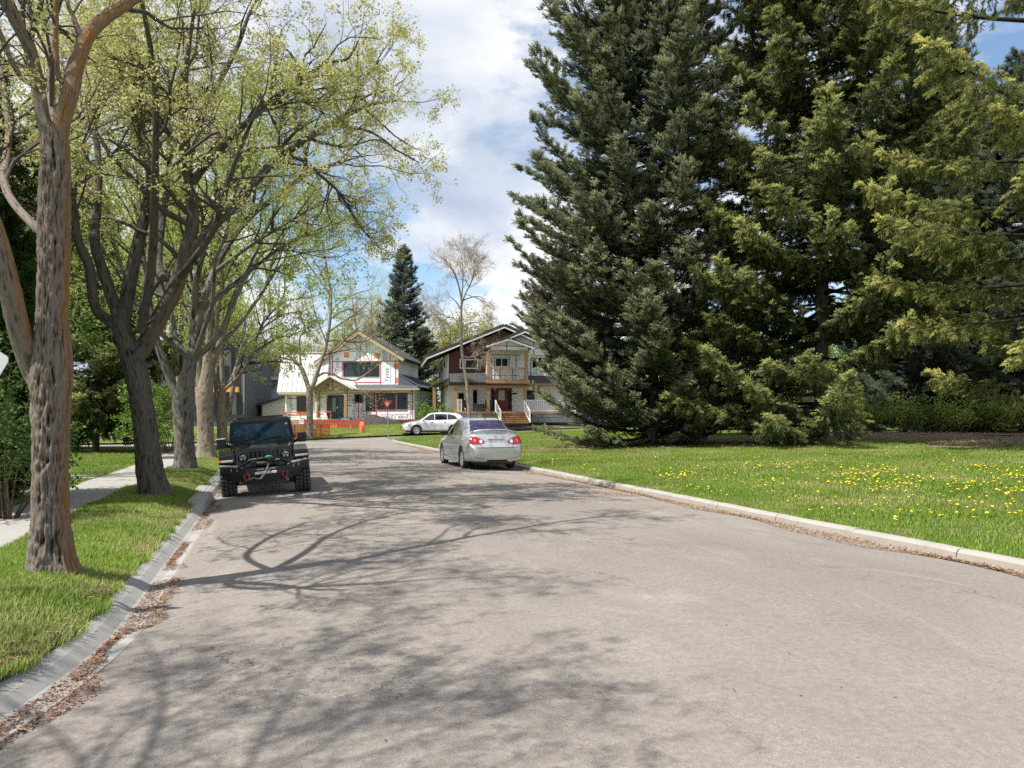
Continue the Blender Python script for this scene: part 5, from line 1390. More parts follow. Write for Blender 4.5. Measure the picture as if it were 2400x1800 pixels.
# ------------------------------------------------------------------ silver sedan, seen from behind (origin: centre of the rear axle line on the ground, nose +y)
def sec(w_b, z_b, w_s, z_s, w_m, z_m, w_h, z_h, w_belt, z_belt, w_t, z_t, z_c, w_r=None):
    return [(0, z_b), (w_b * .7, z_b), (w_b, z_b + .02), (w_s, z_s), (w_m, z_m), (w_h, z_h), (w_belt, z_belt), (w_t, z_t), (w_t * .62, z_c - (z_c - z_t) * .18), (0, z_c)]
sx = np.array((-1.57, .163)); 
cr = G(1075, 1108, .03)
sedan = empty('parked_sedan', (6.06, 20.6, 0.03), rad(0.6), 'silver four door sedan with a rear spoiler parked at the right kerb, seen from behind', 'car', None, 1.0)
sedan.scale = (.95, .98, 1.03)
st = [
 (0.00, sec(.56, .36, .66, .40, .70, .50, .70, .58, .66, .63, .50, .655, .66)),
 (0.05, sec(.62, .27, .745, .32, .775, .48, .775, .60, .74, .675, .55, .70, .71)),
 (0.11, sec(.66, .25, .79, .31, .805, .48, .81, .62, .785, .72, .60, .765, .775)),
 (0.16, sec(.66, .24, .80, .30, .82, .50, .82, .66, .795, .80, .62, .88, .90)),
 (0.22, sec(.66, .23, .81, .30, .832, .52, .832, .70, .80, .87, .64, .975, .995)),
 (0.32, sec(.66, .22, .82, .29, .843, .54, .84, .73, .80, .91, .66, 1.015, 1.035)),
 (0.55, sec(.66, .20, .83, .28, .85, .55, .848, .75, .79, .93, .66, 1.035, 1.055)),
 (0.80, sec(.66, .20, .83, .27, .852, .55, .85, .76, .78, .945, .645, 1.06, 1.085)),
 (1.10, sec(.66, .20, .83, .27, .852, .55, .85, .77, .775, .95, .60, 1.235, 1.275)),
 (1.40, sec(.66, .20, .83, .27, .852, .55, .85, .77, .77, .95, .565, 1.375, 1.425)),
 (1.75, sec(.66, .20, .83, .27, .852, .55, .85, .77, .77, .95, .555, 1.415, 1.465)),
 (2.25, sec(.66, .20, .83, .27, .852, .55, .85, .77, .77, .945, .555, 1.42, 1.475)),
 (2.70, sec(.66, .20, .83, .27, .852, .55, .85, .77, .765, .94, .565, 1.37, 1.425)),
 (3.10, sec(.66, .20, .83, .27, .85, .55, .848, .76, .765, .93, .615, 1.16, 1.21)),
 (3.42, sec(.66, .20, .82, .27, .845, .54, .842, .74, .76, .88, .66, .965, 1.01)),
 (3.90, sec(.64, .20, .81, .27, .83, .52, .825, .70, .75, .82, .62, .885, .92)),
 (4.30, sec(.60, .20, .76, .27, .78, .48, .775, .62, .70, .72, .55, .775, .80)),
 (4.48, sec(.50, .24, .64, .30, .66, .46, .65, .54, .58, .60, .45, .64, .66)),
 (4.55, sec(.38, .30, .46, .34, .48, .42, .46, .48, .42, .52, .3, .54, .55))]
me = loft_body(st, 130, 40)
bv = bvh_of(me)
WR, WF, WRAD = 1.02, 3.62, .31
me = cut(me, [MB().lathe([(0, .50), (.365, .50), (.365, 1.2), (0, 1.2)], 36, 'x', sm=False).add([], []) for _ in ()])  if False else me
cuts = []
for y_ in (WR, WF):
    for s in (-1, 1):
        c = MB(); n = 36
        V = []
        for h in (.5, 1.2):
            for k in range(n):
                a = 2 * math.pi * k / n; V.append((s * h, y_ + .365 * math.cos(a), .33 + .365 * math.sin(a)))
        c.add(V, [tuple(range(n)), tuple(range(2 * n - 1, n - 1, -1))] + [(k, n + k, n + (k + 1) % n, (k + 1) % n) for k in range(n)])
        cuts.append(c)
me = cut(me, cuts)
bodyo = link('body', me, None, sedan); me.materials.clear(); me.materials.append(M_SILVER)
try: me.polygons.foreach_set('use_smooth', np.ones(len(me.polygons), bool)); me.set_sharp_from_angle(angle=rad(38))
except Exception as e_: print(e_)
def put(name, me, material, parent):
    return link(name, me, material, parent)
put('rear_window', patch(bv, [(-.62, 1.075), (-.60, 1.10), (-.515, 1.36), (-.47, 1.385), (0, 1.40), (.47, 1.385), (.515, 1.36), (.60, 1.10), (.62, 1.075), (0, 1.065)], 'y', -1, .004), M_GLASS_PURPLE, sedan)
for s in (-1, 1):
    g1 = patch(bv, [(1.62, .965), (2.36, .955), (2.36, 1.385), (1.95, 1.395), (1.66, 1.37), (1.38, 1.18), (1.22, 1.0), (1.26, .97)], 'x', s, .004)
    g2 = patch(bv, [(2.43, .955), (3.28, .945), (2.98, 1.17), (2.70, 1.345), (2.62, 1.37), (2.43, 1.385)], 'x', s, .004)
    put('side_window', g1, M_GLASS, sedan); put('side_window', g2, M_GLASS, sedan)
    for a in ([(2.39, .30), (2.39, .95)], [(1.50, .62), (1.36, .72), (1.27, .95)], [(3.28, .33), (3.34, .60), (3.30, .94)], [(1.52, .30), (2.3, .29), (3.28, .32)]):
        put('door_seam', patch(bv, strip_poly(a, .012), 'x', s, .002, .05), M_SEAM, sedan)
    for y_ in (1.62, 2.55):
        MB().bbox(-.012, .028, y_, y_ + .19, .845, .875, .01, M=Matrix.Translation((s * .842, 0, 0)) if s > 0 else Matrix.Translation((s * .842 - .016, 0, 0))).build('door_handle', M_SILVER, sedan)
    # tail lamps wrap round the corner
    tl = [(s * .345, .80), (s * .39, .765), (s * .50, .735), (s * .66, .735), (s * .79, .745), (s * .822, .78), (s * .815, .90), (s * .79, .945), (s * .70, .955), (s * .56, .93), (s * .43, .875)]
    lamp = put('tail_lamp', patch(bv, tl, 'y', -1, .012, .02), M_RED_LENS, sedan)
    lamp2 = put('clear_lens', patch(bv, ell(s * .475, .815, .048, .048), 'y', -1, .017, .02), M_CLEAR_LENS, lamp)
    put('clear_lens', patch(bv, ell(s * .655, .84, .042, .045), 'y', -1, .017, .02), mat('smoky_red_lens', (.55, .12, .10), .2, coat=1), lamp)
    # lower corner lips
    lip = [(s * .30, .30), (s * .36, .335), (s * .55, .35), (s * .745, .37), (s * .77, .27), (s * .6, .255), (s * .36, .265)]
    put('bumper_lip', patch(bv, lip, 'y', -1, .03, .025), M_SILVER, sedan)
put('windscreen', patch(bv, [(-.66, 1.0), (-.56, 1.36), (0, 1.40), (.56, 1.36), (.66, 1.0), (0, .98)], 'y', 1, .004, .05), M_GLASS, sedan)
for a in ([(-.66, .645), (-.3, .64), (.3, .64), (.66, .645)], [(-.56, .93), (-.52, .72), (-.47, .655)], [(.56, .93), (.52, .72), (.47, .655)]):
    put('boot_seam', patch(bv, strip_poly(a, .014), 'y', -1, .003, .04), M_SEAM, sedan)
put('bumper_shadow_line', patch(bv, strip_poly([(-.64, .245), (-.3, .285), (.3, .285), (.64, .245)], .05), 'y', -1, .004, .04), M_BLKPLASTIC, sedan)
plate = MB().bbox(-.155, .155, .125, .137, .70, .845, .006).build('licence_plate', M_PLATE, sedan)
plate.location.y = -.01
MB().box(-.165, .165, .0, .006, .69, .70).box(-.165, .165, 0, .006, .845, .855).box(-.165, -.155, 0, .006, .70, .845).box(.155, .165, 0, .006, .70, .845).build('plate_frame', M_PLATE_BLUE, plate).location = (0, .118, 0)
lettering('UJJ-638', .085, facing(0, .122, .765), M_PLATE_RED, plate)
MB().bhexa([(-.27, .115, .862), (.27, .115, .862), (.27, .20, .862), (-.27, .20, .862), (-.25, .125, .905), (.25, .125, .905), (.25, .20, .915), (-.25, .20, .915)], .012, 2).build('boot_garnish', M_SILVER, sedan)
MB().lathe([(.043, -.006), (.05, 0), (.043, .006), (.036, 0), (.043, -.006)], 24, 'y', M=Matrix.Translation((0, .158, .955)) @ Matrix.Scale(.7, 4, (0, 0, 1)) @ Matrix.Identity(4)).lathe([(.022, -.005), (.027, 0), (.022, .005), (.017, 0), (.022, -.005)], 18, 'y', M=Matrix.Translation((0, .158, .955)) @ Matrix.Scale(1.2, 4, (0, 0, 1))).build('badge', M_CHROME, sedan)
ml_ = lettering('COROLLA', .046, facing(.46, .165, .975), M_GREYPRINT, sedan, 'model_lettering', shear=.2, depth=.002); lettering('S', .05, facing(.62, .168, .975), M_DECAL, sedan, 'trim_letter', shear=.2, depth=.002)
# spoiler on two feet
sp = MB(); n = 13; prof = [(-.085, -.008), (-.05, .018), (.02, .026), (.09, .012), (.10, -.004), (.02, -.012)]
V = []
for k in range(n):
    u = -1 + 2 * k / (n - 1); x = u * .70; zz = 1.125 - .075 * abs(u) ** 4; yy = .34 + .10 * abs(u) ** 3
    V += [(x, yy + a, zz + b) for a, b in prof]
m_ = len(prof)
sp.add(V, [(i * m_ + j, i * m_ + (j + 1) % m_, (i + 1) * m_ + (j + 1) % m_, (i + 1) * m_ + j) for i in range(n - 1) for j in range(m_)] + [tuple(range(m_)), tuple(range((n - 1) * m_ + m_ - 1, (n - 1) * m_ - 1, -1))], True)
so = sp.mesh('spoiler'); fix_normals(so); so = link('spoiler', so, M_SILVER, sedan)
for s in (-1, 1):
    MB().bhexa([(s * .60 - .07, .36, 1.01), (s * .60 + .07, .36, 1.01), (s * .60 + .07, .5, 1.02), (s * .60 - .07, .5, 1.02), (s * .63 - .05, .34, 1.10), (s * .63 + .05, .34, 1.09), (s * .63 + .05, .44, 1.09), (s * .63 - .05, .44, 1.10)], .01).build('spoiler_foot', M_SILVER, so)
    mo = MB().bbox(s * .93 - .095, s * .93 + .095, 3.02, 3.14, .93, 1.06, .035, 3).build('wing_mirror', M_BLKPLASTIC, sedan)
    MB().bar((s * .76, 3.12, .95), (s * .86, 3.08, .965), .05, .04).build('mirror_arm', M_BLKPLASTIC, mo)
    for y_ in (WR, WF): wheel(sedan, s * .735, y_, WRAD, .20, s, .21, 7, M_ALLOY)
    MB().bhexa([(s * .80, 1.42, .19), (s * .86, 1.42, .19), (s * .86, 3.22, .19), (s * .80, 3.22, .19), (s * .80, 1.42, .29), (s * .85, 1.42, .30), (s * .85, 3.22, .30), (s * .80, 3.22, .29)], .01).build('side_skirt', M_SILVER, sedan)
MB().tube([(0.05, 1.45, 1.445), (0.05, 1.36, 1.50)], [.006, .003], 6).bbox(.03, .07, 1.43, 1.50, 1.43, 1.455, .008).build('aerial', M_BLKPLASTIC, sedan)
MB().tube([(.42, .02, .27), (.42, .28, .27)], .03, 12).build('exhaust', M_CHROME, sedan)
MB().box(-.6, .6, .35, 4.2, .16, .30).build('underside', M_BLKPLASTIC, sedan)
for y_ in (WR, WF): MB().box(-.64, .64, y_ - .34, y_ + .34, .25, .70).build('wheel_well', M_BLKPLASTIC, sedan)

# ------------------------------------------------------------------ white crossover on the cross street (nose +y before turning)
sp_ = P(1016, 1021, 58.8)
suv = empty('parked_crossover', (sp_[0], sp_[1], float(zroad(sp_[0], sp_[1])) + .01), rad(90 - 4), 'white crossover parked across the street before the house with the balcony', 'car')
def s2(wb, zb, ws, zs, wm, zm, wh, zh, wbelt, zbelt, wt, zt, zc): return sec(wb, zb, ws, zs, wm, zm, wh, zh, wbelt, zbelt, wt, zt, zc)
L0 = -2.45
st = [
 (L0 + 0.00, s2(.55, .48, .66, .52, .72, .62, .72, .72, .68, .80, .5, .84, .85)),
 (L0 + 0.08, s2(.7, .36, .84, .42, .88, .58, .88, .78, .84, .92, .62, 1.0, 1.02)),
 (L0 + 0.22, s2(.75, .30, .92, .38, .945, .60, .94, .86, .88, 1.06, .66, 1.26, 1.30)),
 (L0 + 0.45, s2(.75, .28, .945, .36, .965, .62, .96, .90, .88, 1.12, .66, 1.50, 1.56)),
 (L0 + 0.80, s2(.75, .27, .95, .35, .975, .62, .97, .90, .88, 1.13, .655, 1.60, 1.67)),
 (L0 + 1.50, s2(.75, .26, .95, .34, .978, .62, .975, .90, .885, 1.12, .66, 1.655, 1.72)),
 (L0 + 2.20, s2(.75, .26, .95, .34, .978, .62, .975, .90, .885, 1.10, .665, 1.655, 1.72)),
 (L0 + 2.80, s2(.75, .26, .95, .34, .978, .62, .975, .90, .885, 1.08, .66, 1.58, 1.645)),
 (L0 + 3.30, s2(.75, .26, .95, .34, .975, .62, .97, .89, .88, 1.06, .71, 1.28, 1.34)),
 (L0 + 3.65, s2(.75, .26, .95, .34, .972, .62, .965, .88, .875, 1.02, .74, 1.08, 1.12)),
 (L0 + 4.15, s2(.72, .26, .93, .34, .955, .60, .945, .84, .85, .95, .70, 1.00, 1.03)),
 (L0 + 4.60, s2(.66, .27, .87, .35, .89, .56, .88, .74, .79, .83, .62, .88, .90)),
 (L0 + 4.85, s2(.55, .30, .70, .37, .72, .52, .71, .64, .64, .71, .5, .75, .77)),
 (L0 + 4.93, s2(.42, .36, .52, .42, .54, .52, .52, .58, .48, .62, .36, .65, .66))]
me = loft_body(st, 110, 40); bv = bvh_of(me)
cuts = []
for y_ in (-1.42, 1.42):
    for s in (-1, 1):
        c = MB(); n = 36; V = []
        for h in (.6, 1.3):
            for k in range(n):
                a = 2 * math.pi * k / n; V.append((s * h, y_ + .425 * math.cos(a), .38 + .425 * math.sin(a)))
        c.add(V, [tuple(range(n)), tuple(range(2 * n - 1, n - 1, -1))] + [(k, n + k, n + (k + 1) % n, (k + 1) % n) for k in range(n)]); cuts.append(c)
me = cut(me, cuts); link('body', me, None, suv); me.materials.clear(); me.materials.append(M_WHITECAR)
try: me.polygons.foreach_set('use_smooth', np.ones(len(me.polygons), bool)); me.set_sharp_from_angle(angle=rad(38))
except Exception: pass
for s in (-1, 1):
    put('side_window', patch(bv, [(-1.78, 1.20), (-.98, 1.165), (-.98, 1.59), (-1.2, 1.58), (-1.55, 1.48)], 'x', s, .004, .05), M_GLASS, suv)
    put('side_window', patch(bv, [(-.94, 1.165), (.0, 1.14), (.0, 1.615), (-.94, 1.595)], 'x', s, .004, .05), M_GLASS, suv)
    put('side_window', patch(bv, [(.05, 1.14), (1.02, 1.11), (.75, 1.29), (.40, 1.52), (.25, 1.585), (.05, 1.61)], 'x', s, .004, .05), M_GLASS, suv)
    for a in ([(.02, .36), (.02, 1.12)], [(-1.0, .62), (-.96, 1.15)], [(1.06, .38), (1.12, .8), (1.04, 1.09)]):
        put('door_seam', patch(bv, strip_poly(a, .014), 'x', s, .002, .06), M_SEAM, suv)
    for y_ in (-.85, .15):
        MB().bbox(s * .965 - .02, s * .965 + .02, y_, y_ + .2, .96, .99, .01).build('door_handle', M_GREYPRINT, suv)
    put('sill_trim', patch(bv, strip_poly([(-.95, .33), (.95, .33)], .08), 'x', s, .006, .06), M_BLKPLASTIC, suv)
    hl = put('headlight', patch(bv, [(1.75, .80), (2.35, .72), (2.42, .76), (2.25, .84), (1.9, .88)], 'x', s, .006, .04), M_CLEAR_LENS, suv)
    put('tail_lamp', patch(bv, [(-2.42, .96), (-1.95, 1.04), (-1.98, 1.09), (-2.30, 1.10)], 'x', s, .006, .04), M_RED_LENS, suv)
    mo = MB().bbox(s * 1.02 - .09, s * 1.02 + .09, .80, .94, 1.10, 1.24, .03, 3).build('wing_mirror', M_WHITECAR, suv)
    MB().bar((s * .86, .92, 1.11), (s * .96, .88, 1.14), .05, .04).build('mirror_arm', M_BLKPLASTIC, mo)
    for y_ in (-1.42, 1.42):
        wheel(suv, s * .83, y_, .375, .25, s, .26, 5, M_ALLOY, big=True)
        MB().box(-.66 if s > 0 else -.66, .66, y_ - .4, y_ + .4, .28, .78).build('wheel_well', M_BLKPLASTIC, suv) if s > 0 else None
put('windscreen', patch(bv, [(-.70, 1.12), (-.62, 1.55), (.62, 1.55), (.70, 1.12)], 'y', 1, .004, .06), M_GLASS, suv)
put('rear_window', patch(bv, [(-.66, 1.16), (-.60, 1.50), (.60, 1.50), (.66, 1.16)], 'y', -1, .004, .06), M_GLASS, suv)
put('grille', patch(bv, rrect(-.46, .46, .45, .68, .05), 'y', 1, .008, .05), M_BLKPLASTIC, suv)
put('bumper_trim', patch(bv, rrect(-.62, .62, .34, .42, .03), 'y', 1, .01, .05), M_BLKPLASTIC, suv)
MB().box(-.7, .7, -2.0, 2.1, .20, .36).build('underside', M_BLKPLASTIC, suv)

# ------------------------------------------------------------------ black off-roader facing the camera (origin: front axle centre on the ground; nose -y)
jp = np.array((-0.10, 15.95))
jeep = empty('parked_off_roader', (jp[0], jp[1], 0.012), 0, 'black off-road vehicle with a steel winch bumper parked at the left kerb facing the camera', 'off-roader', None, .87)
jeep.rotation_euler = (0, rad(-4.6), rad(1.5))
J = lambda m, name, material, parent=jeep, kind=None: m.build(name, material, parent, kind)
# tub, cowl, cabin
J(MB().bhexa([(-.70, .62, .62), (.70, .62, .62), (.76, 3.75, .55), (-.76, 3.75, .55), (-.74, .92, 1.20), (.74, .92, 1.20), (.78, 3.72, 1.22), (-.78, 3.72, 1.22)], .03, 2), 'body', M_BLACKCAR)
hood = J(MB().bhexa([(-.62, -.36, .80), (.62, -.36, .80), (.74, .98, .86), (-.74, .98, .86), (-.56, -.34, 1.085), (.56, -.34, 1.085), (.70, .98, 1.205), (-.70, .98, 1.205)], .05, 4, sm=True), 'hood', M_BLACKCAR)
J(MB().bhexa([(-.34, -.10, 1.10), (.34, -.10, 1.10), (.42, .86, 1.19), (-.42, .86, 1.19), (-.27, .02, 1.145), (.27, .02, 1.145), (.36, .82, 1.225), (-.36, .82, 1.225)], .012, 2), 'hood_bulge', M_BLACKCAR, hood)
for s in (-1, 1):
    J(MB().bbox(s * .27 - .10, s * .27 + .10, .42, .66, 1.165, 1.222, .01, 1), 'hood_vent', M_BLKPLASTIC, hood)
    J(MB().bbox(s * .50 - .02, s * .50 + .02, -.33, -.25, 1.06, 1.12, .008), 'hood_latch', M_BLKPLASTIC, hood)
    J(MB().hexa([(s * .655, .06, .98), (s * .672, .50, .985), (s * .668, .50, 1.075), (s * .650, .06, 1.06), (s * .664, .06, .98), (s * .683, .50, .985), (s * .680, .50, 1.075), (s * .66, .06, 1.06)]), 'side_decal', M_DECAL, hood)
# grille with seven slots
gr = J(MB().bhexa([(-.66, -.44, .66), (.66, -.44, .66), (.66, -.34, .66), (-.66, -.34, .66), (-.60, -.40, 1.10), (.60, -.40, 1.10), (.60, -.32, 1.09), (-.60, -.32, 1.09)], .03, 3), 'grille', M_BLACKCAR)
for k in range(7):
    x = (k - 3) * .092
    gsl = J(MB().bhexa([(x - .03, -.452, .78), (x + .03, -.452, .78), (x + .03, -.40, .78), (x - .03, -.40, .78), (x - .03, -.418, 1.03), (x + .03, -.418, 1.03), (x + .03, -.38, 1.03), (x - .03, -.38, 1.03)], .012, 2), 'grille_slot', mat('slot_black', (.004, .004, .004), .9) if k == 0 else bpy.data.materials['slot_black'], gr)
for s in (-1, 1):
    hl = J(MB().lathe([(.122, -.43), (.122, -.465), (.100, -.475), (.098, -.45)], 32, 'y', M=Matrix.Translation((s * .455, 0, .90))), 'headlight', M_BLKPLASTIC)
    J(MB().lathe([(.098, -.452), (.06, -.466), (0.0, -.472)], 28, 'y', M=Matrix.Translation((s * .455, 0, .90))), 'lens', M_GLASS, hl)
    for (dx, dz, r) in ((0, .04, .034), (-.035, -.03, .028), (.035, -.03, .028), (-.055, .025, .018), (.055, .025, .018)):
        J(MB().lathe([(r, -.470), (r * .6, -.480), (0, -.482)], 14, 'y', M=Matrix.Translation((s * .455 + dx, 0, .90 + dz))), 'reflector', M_LAMP, hl)
    # flares
    fl = J(MB().bhexa([(s * .62, -.50, .90), (s * .965, -.44, .90), (s * .965, .10, 1.02), (s * .66, .10, 1.02), (s * .62, -.48, .985), (s * .955, -.42, .975), (s * .955, .10, 1.09), (s * .66, .10, 1.09)], .02, 2), 'fender_flare', M_BLACKCAR)
    J(MB().bhexa([(s * .66, .10, 1.02), (s * .965, .10, 1.02), (s * .965, .62, .78), (s * .66, .62, .78), (s * .66, .10, 1.09), (s * .955, .10, 1.09), (s * .955, .66, .86), (s * .66, .66, .86)], .02, 2), 'rear_flare', M_BLACKCAR, fl)
    J(MB().bhexa([(s * .62, -.50, .80), (s * .965, -.44, .80), (s * .965, -.36, .80), (s * .62, -.40, .80), (s * .62, -.50, .905), (s * .965, -.44, .905), (s * .965, -.36, .905), (s * .62, -.40, .905)], .012, 2), 'flare_front', M_BLKPLASTIC, fl)
    J(MB().bhexa([(s * .665, -.515, .838), (s * .93, -.468, .838), (s * .93, -.44, .838), (s * .665, -.48, .838), (s * .665, -.515, .882), (s * .93, -.468, .882), (s * .93, -.44, .882), (s * .665, -.48, .882)], .006, 1), 'daytime_lamp', M_CLEAR_LENS, fl)
    J(MB().bhexa([(s * .915, -.478, .836), (s * .972, -.46, .836), (s * .972, -.40, .836), (s * .915, -.44, .836), (s * .915, -.478, .884), (s * .972, -.46, .884), (s * .972, -.40, .884), (s * .915, -.44, .884)], .006, 1), 'turn_signal', M_AMBER, fl)
    # windscreen pillars and mirrors
    mi = J(MB().bbox(s * .93 - .105, s * .93 + .105, .93, 1.05, 1.10, 1.33, .03, 3), 'wing_mirror', M_BLKPLASTIC)
    J(MB().bar((s * .74, 1.08, 1.12), (s * .86, 1.02, 1.16), .07, .06), 'mirror_arm', M_BLKPLASTIC, mi)
    if s < 0: J(MB().bbox(s * .93 - .10, s * .93 + .10, .925, 1.045, 1.318, 1.336, .008), 'mirror_cap', M_WHITEPRINT, mi)
    J(MB().bbox(s * .785 - .03, s * .785 + .03, 1.05, 2.0, 1.24, 1.27, .01), 'window_sill', M_BLKPLASTIC)
    J(MB().hexa([(s * .752, 1.12, 1.24), (s * .772, 2.95, 1.24), (s * .762, 2.95, 1.24), (s * .742, 1.12, 1.24), (s * .692, 1.36, 1.66), (s * .70, 2.95, 1.68), (s * .69, 2.95, 1.68), (s * .682, 1.36, 1.66)]), 'side_window', M_GLASS)
    wheel(jeep, s * .80, 0.0, .42, .33, s, .235, 8, M_RIMDARK, tread=True)
    wheel(jeep, s * .80, 3.0, .42, .33, s, .235, 8, M_RIMDARK, tread=True)
# windscreen frame: four bars round the glass
wf = J(MB().bhexa([(-.76, .98, 1.19), (.76, .98, 1.19), (.76, 1.06, 1.19), (-.76, 1.06, 1.19), (-.755, 1.02, 1.27), (.755, 1.02, 1.27), (.755, 1.10, 1.27), (-.755, 1.10, 1.27)], .015), 'windscreen_frame', M_BLACKCAR)
J(MB().bhexa([(-.715, 1.235, 1.625), (.715, 1.235, 1.625), (.715, 1.33, 1.625), (-.715, 1.33, 1.625), (-.70, 1.275, 1.705), (.70, 1.275, 1.705), (.70, 1.37, 1.705), (-.70, 1.37, 1.705)], .018), 'header', M_BLACKCAR, wf)
for s in (-1, 1):
    J(MB().bhexa([(s * .755, 1.02, 1.25), (s * .675, 1.015, 1.25), (s * .675, 1.09, 1.25), (s * .755, 1.10, 1.25), (s * .712, 1.25, 1.65), (s * .635, 1.245, 1.65), (s * .635, 1.33, 1.65), (s * .712, 1.34, 1.65)], .015), 'pillar', M_BLACKCAR, wf)
J(MB().hexa([(-.70, 1.045, 1.255), (.70, 1.045, 1.255), (.70, 1.065, 1.255), (-.70, 1.065, 1.255), (-.65, 1.255, 1.64), (.65, 1.255, 1.64), (.65, 1.275, 1.64), (-.65, 1.275, 1.64)]), 'windscreen', M_GLASS_BLUE)
J(MB().box(.565, .615, 1.195, 1.205, 1.555, 1.60, M=Matrix.Identity(4)), 'sticker', M_WHITEPRINT)
for x0, x1 in ((-.48, .0), (.06, .52)):
    J(MB().bar((x0 - .04, 1.0, 1.235), (x1 - .12, 1.02, 1.285), .022, .02).bar((x1 - .12, 1.02, 1.285), (x1, 1.03, 1.262), .016, .014), 'wiper', M_BLKPLASTIC)
roof = J(MB().bhexa([(-.70, 1.30, 1.685), (.70, 1.30, 1.685), (.72, 3.70, 1.70), (-.72, 3.70, 1.70), (-.655, 1.36, 1.755), (.655, 1.36, 1.755), (.67, 3.66, 1.79), (-.67, 3.66, 1.79)], .035, 3), 'roof', M_BLACKCAR)
J(MB().bbox(-.55, .55, 1.42, 1.72, 1.765, 1.80, .012), 'roof_rack_bar', M_BLKPLASTIC, roof)
J(MB().bhexa([(-.77, 2.95, 1.22), (.77, 2.95, 1.22), (.77, 3.72, 1.22), (-.77, 3.72, 1.22), (-.70, 2.95, 1.70), (.70, 2.95, 1.70), (.71, 3.68, 1.70), (-.71, 3.68, 1.70)], .02), 'cabin_rear', M_BLACKCAR)
# steel bumper with wings, hoop, winch
bp = J(MB().bhexa([(-.44, -.74, .50), (.44, -.74, .50), (.44, -.44, .50), (-.44, -.44, .50), (-.44, -.74, .665), (.44, -.74, .665), (.44, -.44, .68), (-.44, -.44, .68)], .015), 'bumper', M_BLKSTEEL)
for s in (-1, 1):
    J(MB().bhexa([(s * .44, -.74, .50), (s * .44, -.44, .50), (s * .95, -.36, .60), (s * .95, -.52, .60), (s * .44, -.74, .66), (s * .44, -.44, .68), (s * .95, -.36, .76), (s * .95, -.52, .745)], .012), 'bumper_wing', M_BLKSTEEL, bp)
    J(MB().bhexa([(s * .46, -.72, .675), (s * .46, -.46, .69), (s * .945, -.37, .77), (s * .945, -.51, .755), (s * .58, -.66, .735), (s * .58, -.50, .745), (s * .935, -.38, .79), (s * .935, -.49, .785)], .01), 'wing_top', M_GREYSTEEL, bp)
    J(MB().bhexa([(s * .44, -.70, .36), (s * .44, -.46, .36), (s * .70, -.42, .44), (s * .70, -.60, .44), (s * .44, -.735, .51), (s * .44, -.45, .51), (s * .80, -.40, .57), (s * .80, -.585, .57)], .01), 'lower_wing', M_BLKSTEEL, bp)
    for x in (.58, .70):
        J(MB().bbox(s * x - .026, s * x + .026, -.735 + (x - .44) * .42, -.69 + (x - .44) * .42, .595 + (x - .44) * .16, .645 + (x - .44) * .16, .006), 'pod_lamp', M_LAMP, bp)
    sh = J(MB().tube([(s * .40 - .045, -.75, .54), (s * .40 - .055, -.80, .49), (s * .40 - .03, -.83, .44), (s * .40, -.84, .425), (s * .40 + .03, -.83, .44), (s * .40 + .055, -.80, .49), (s * .40 + .045, -.75, .54)], .02, 8), 'shackle', M_REDHOOK, bp)
    J(MB().tube([(s * .40 - .07, -.755, .545), (s * .40 + .07, -.755, .545)], .018, 8), 'pin', M_REDHOOK, sh)
J(MB().bhexa([(-.42, -.70, .34), (.42, -.70, .34), (.40, -.40, .36), (-.40, -.40, .36), (-.44, -.73, .50), (.44, -.73, .50), (.44, -.44, .50), (-.44, -.44, .50)], .012), 'skid_plate', M_BLKSTEEL, bp)
J(MB().tube([(-.56, -.66, .70), (-.46, -.69, .77), (-.30, -.71, .855), (0, -.715, .87), (.30, -.71, .855), (.46, -.69, .77), (.56, -.66, .70)], .026, 10), 'hoop_bar', M_BLKSTEEL, bp)
wi = J(MB().lathe([(0, -.20), (.07, -.20), (.07, .20), (0, .20)], 20, 'x', M=Matrix.Translation((0, -.60, .74))), 'winch', M_BLKPLASTIC)
J(MB().bbox(-.30, -.19, -.68, -.52, .68, .82, .02).bbox(.19, .30, -.68, -.52, .68, .82, .02).bbox(-.08, .08, -.64, -.55, .82, .86, .02), 'winch_housing', M_BLKPLASTIC, wi)
J(MB().lathe([(.04, 0), (.062, .01), (.04, .02), (.03, .01), (.04, 0)], 16, 'y', M=Matrix.Translation((.09, -.66, .865)) @ Matrix.Rotation(.5, 4, 'X') @ Matrix.Scale(1.5, 4, (1, 0, 0))), 'green_rope', M_GREEN, wi)
J(MB().tube([(-.26, -.70, .83), (-.20, -.73, .86), (-.13, -.72, .865), (-.06, -.72, .885)], .014, 6), 'red_strap', M_REDHOOK, wi)
J(MB().bbox(.22, .31, -.735, -.725, .815, .835, .003), 'warning_label', M_WHITEPRINT, wi)
J(MB().tube([(.07, -.76, .74), (0.02, -.80, .62), (-.08, -.83, .50), (-.12, -.84, .435), (-.19, -.84, .44), (-.26, -.83, .475), (-.34, -.82, .44), (-.40, -.82, .42)], .010, 6).tube([(.03, -.78, .60), (-.03, -.82, .52), (-.115, -.845, .43)], .008, 6), 'winch_rope', M_ROPE, bp)
nm = J(MB().bbox(-.22, .24, -.752, -.742, .605, .66, .004), 'name_bar', M_BLKSTEEL, bp)
lettering('ROUGH  COUNTRY', .044, facing(0.01, -.7545, .633), M_WHITEPRINT, nm, shear=.2)
tl = J(MB().bbox(-.235, .235, -.765, -.745, .525, .585, .008), 'light_strip', mat('frosted_strip', (.42, .41, .36), .4), bp)
for s in (-1, 1): J(MB().bbox(s * .18 - .045, s * .18 + .045, -.768, -.763, .532, .578, .004), 'strip_end', M_CLEAR_LENS, tl)
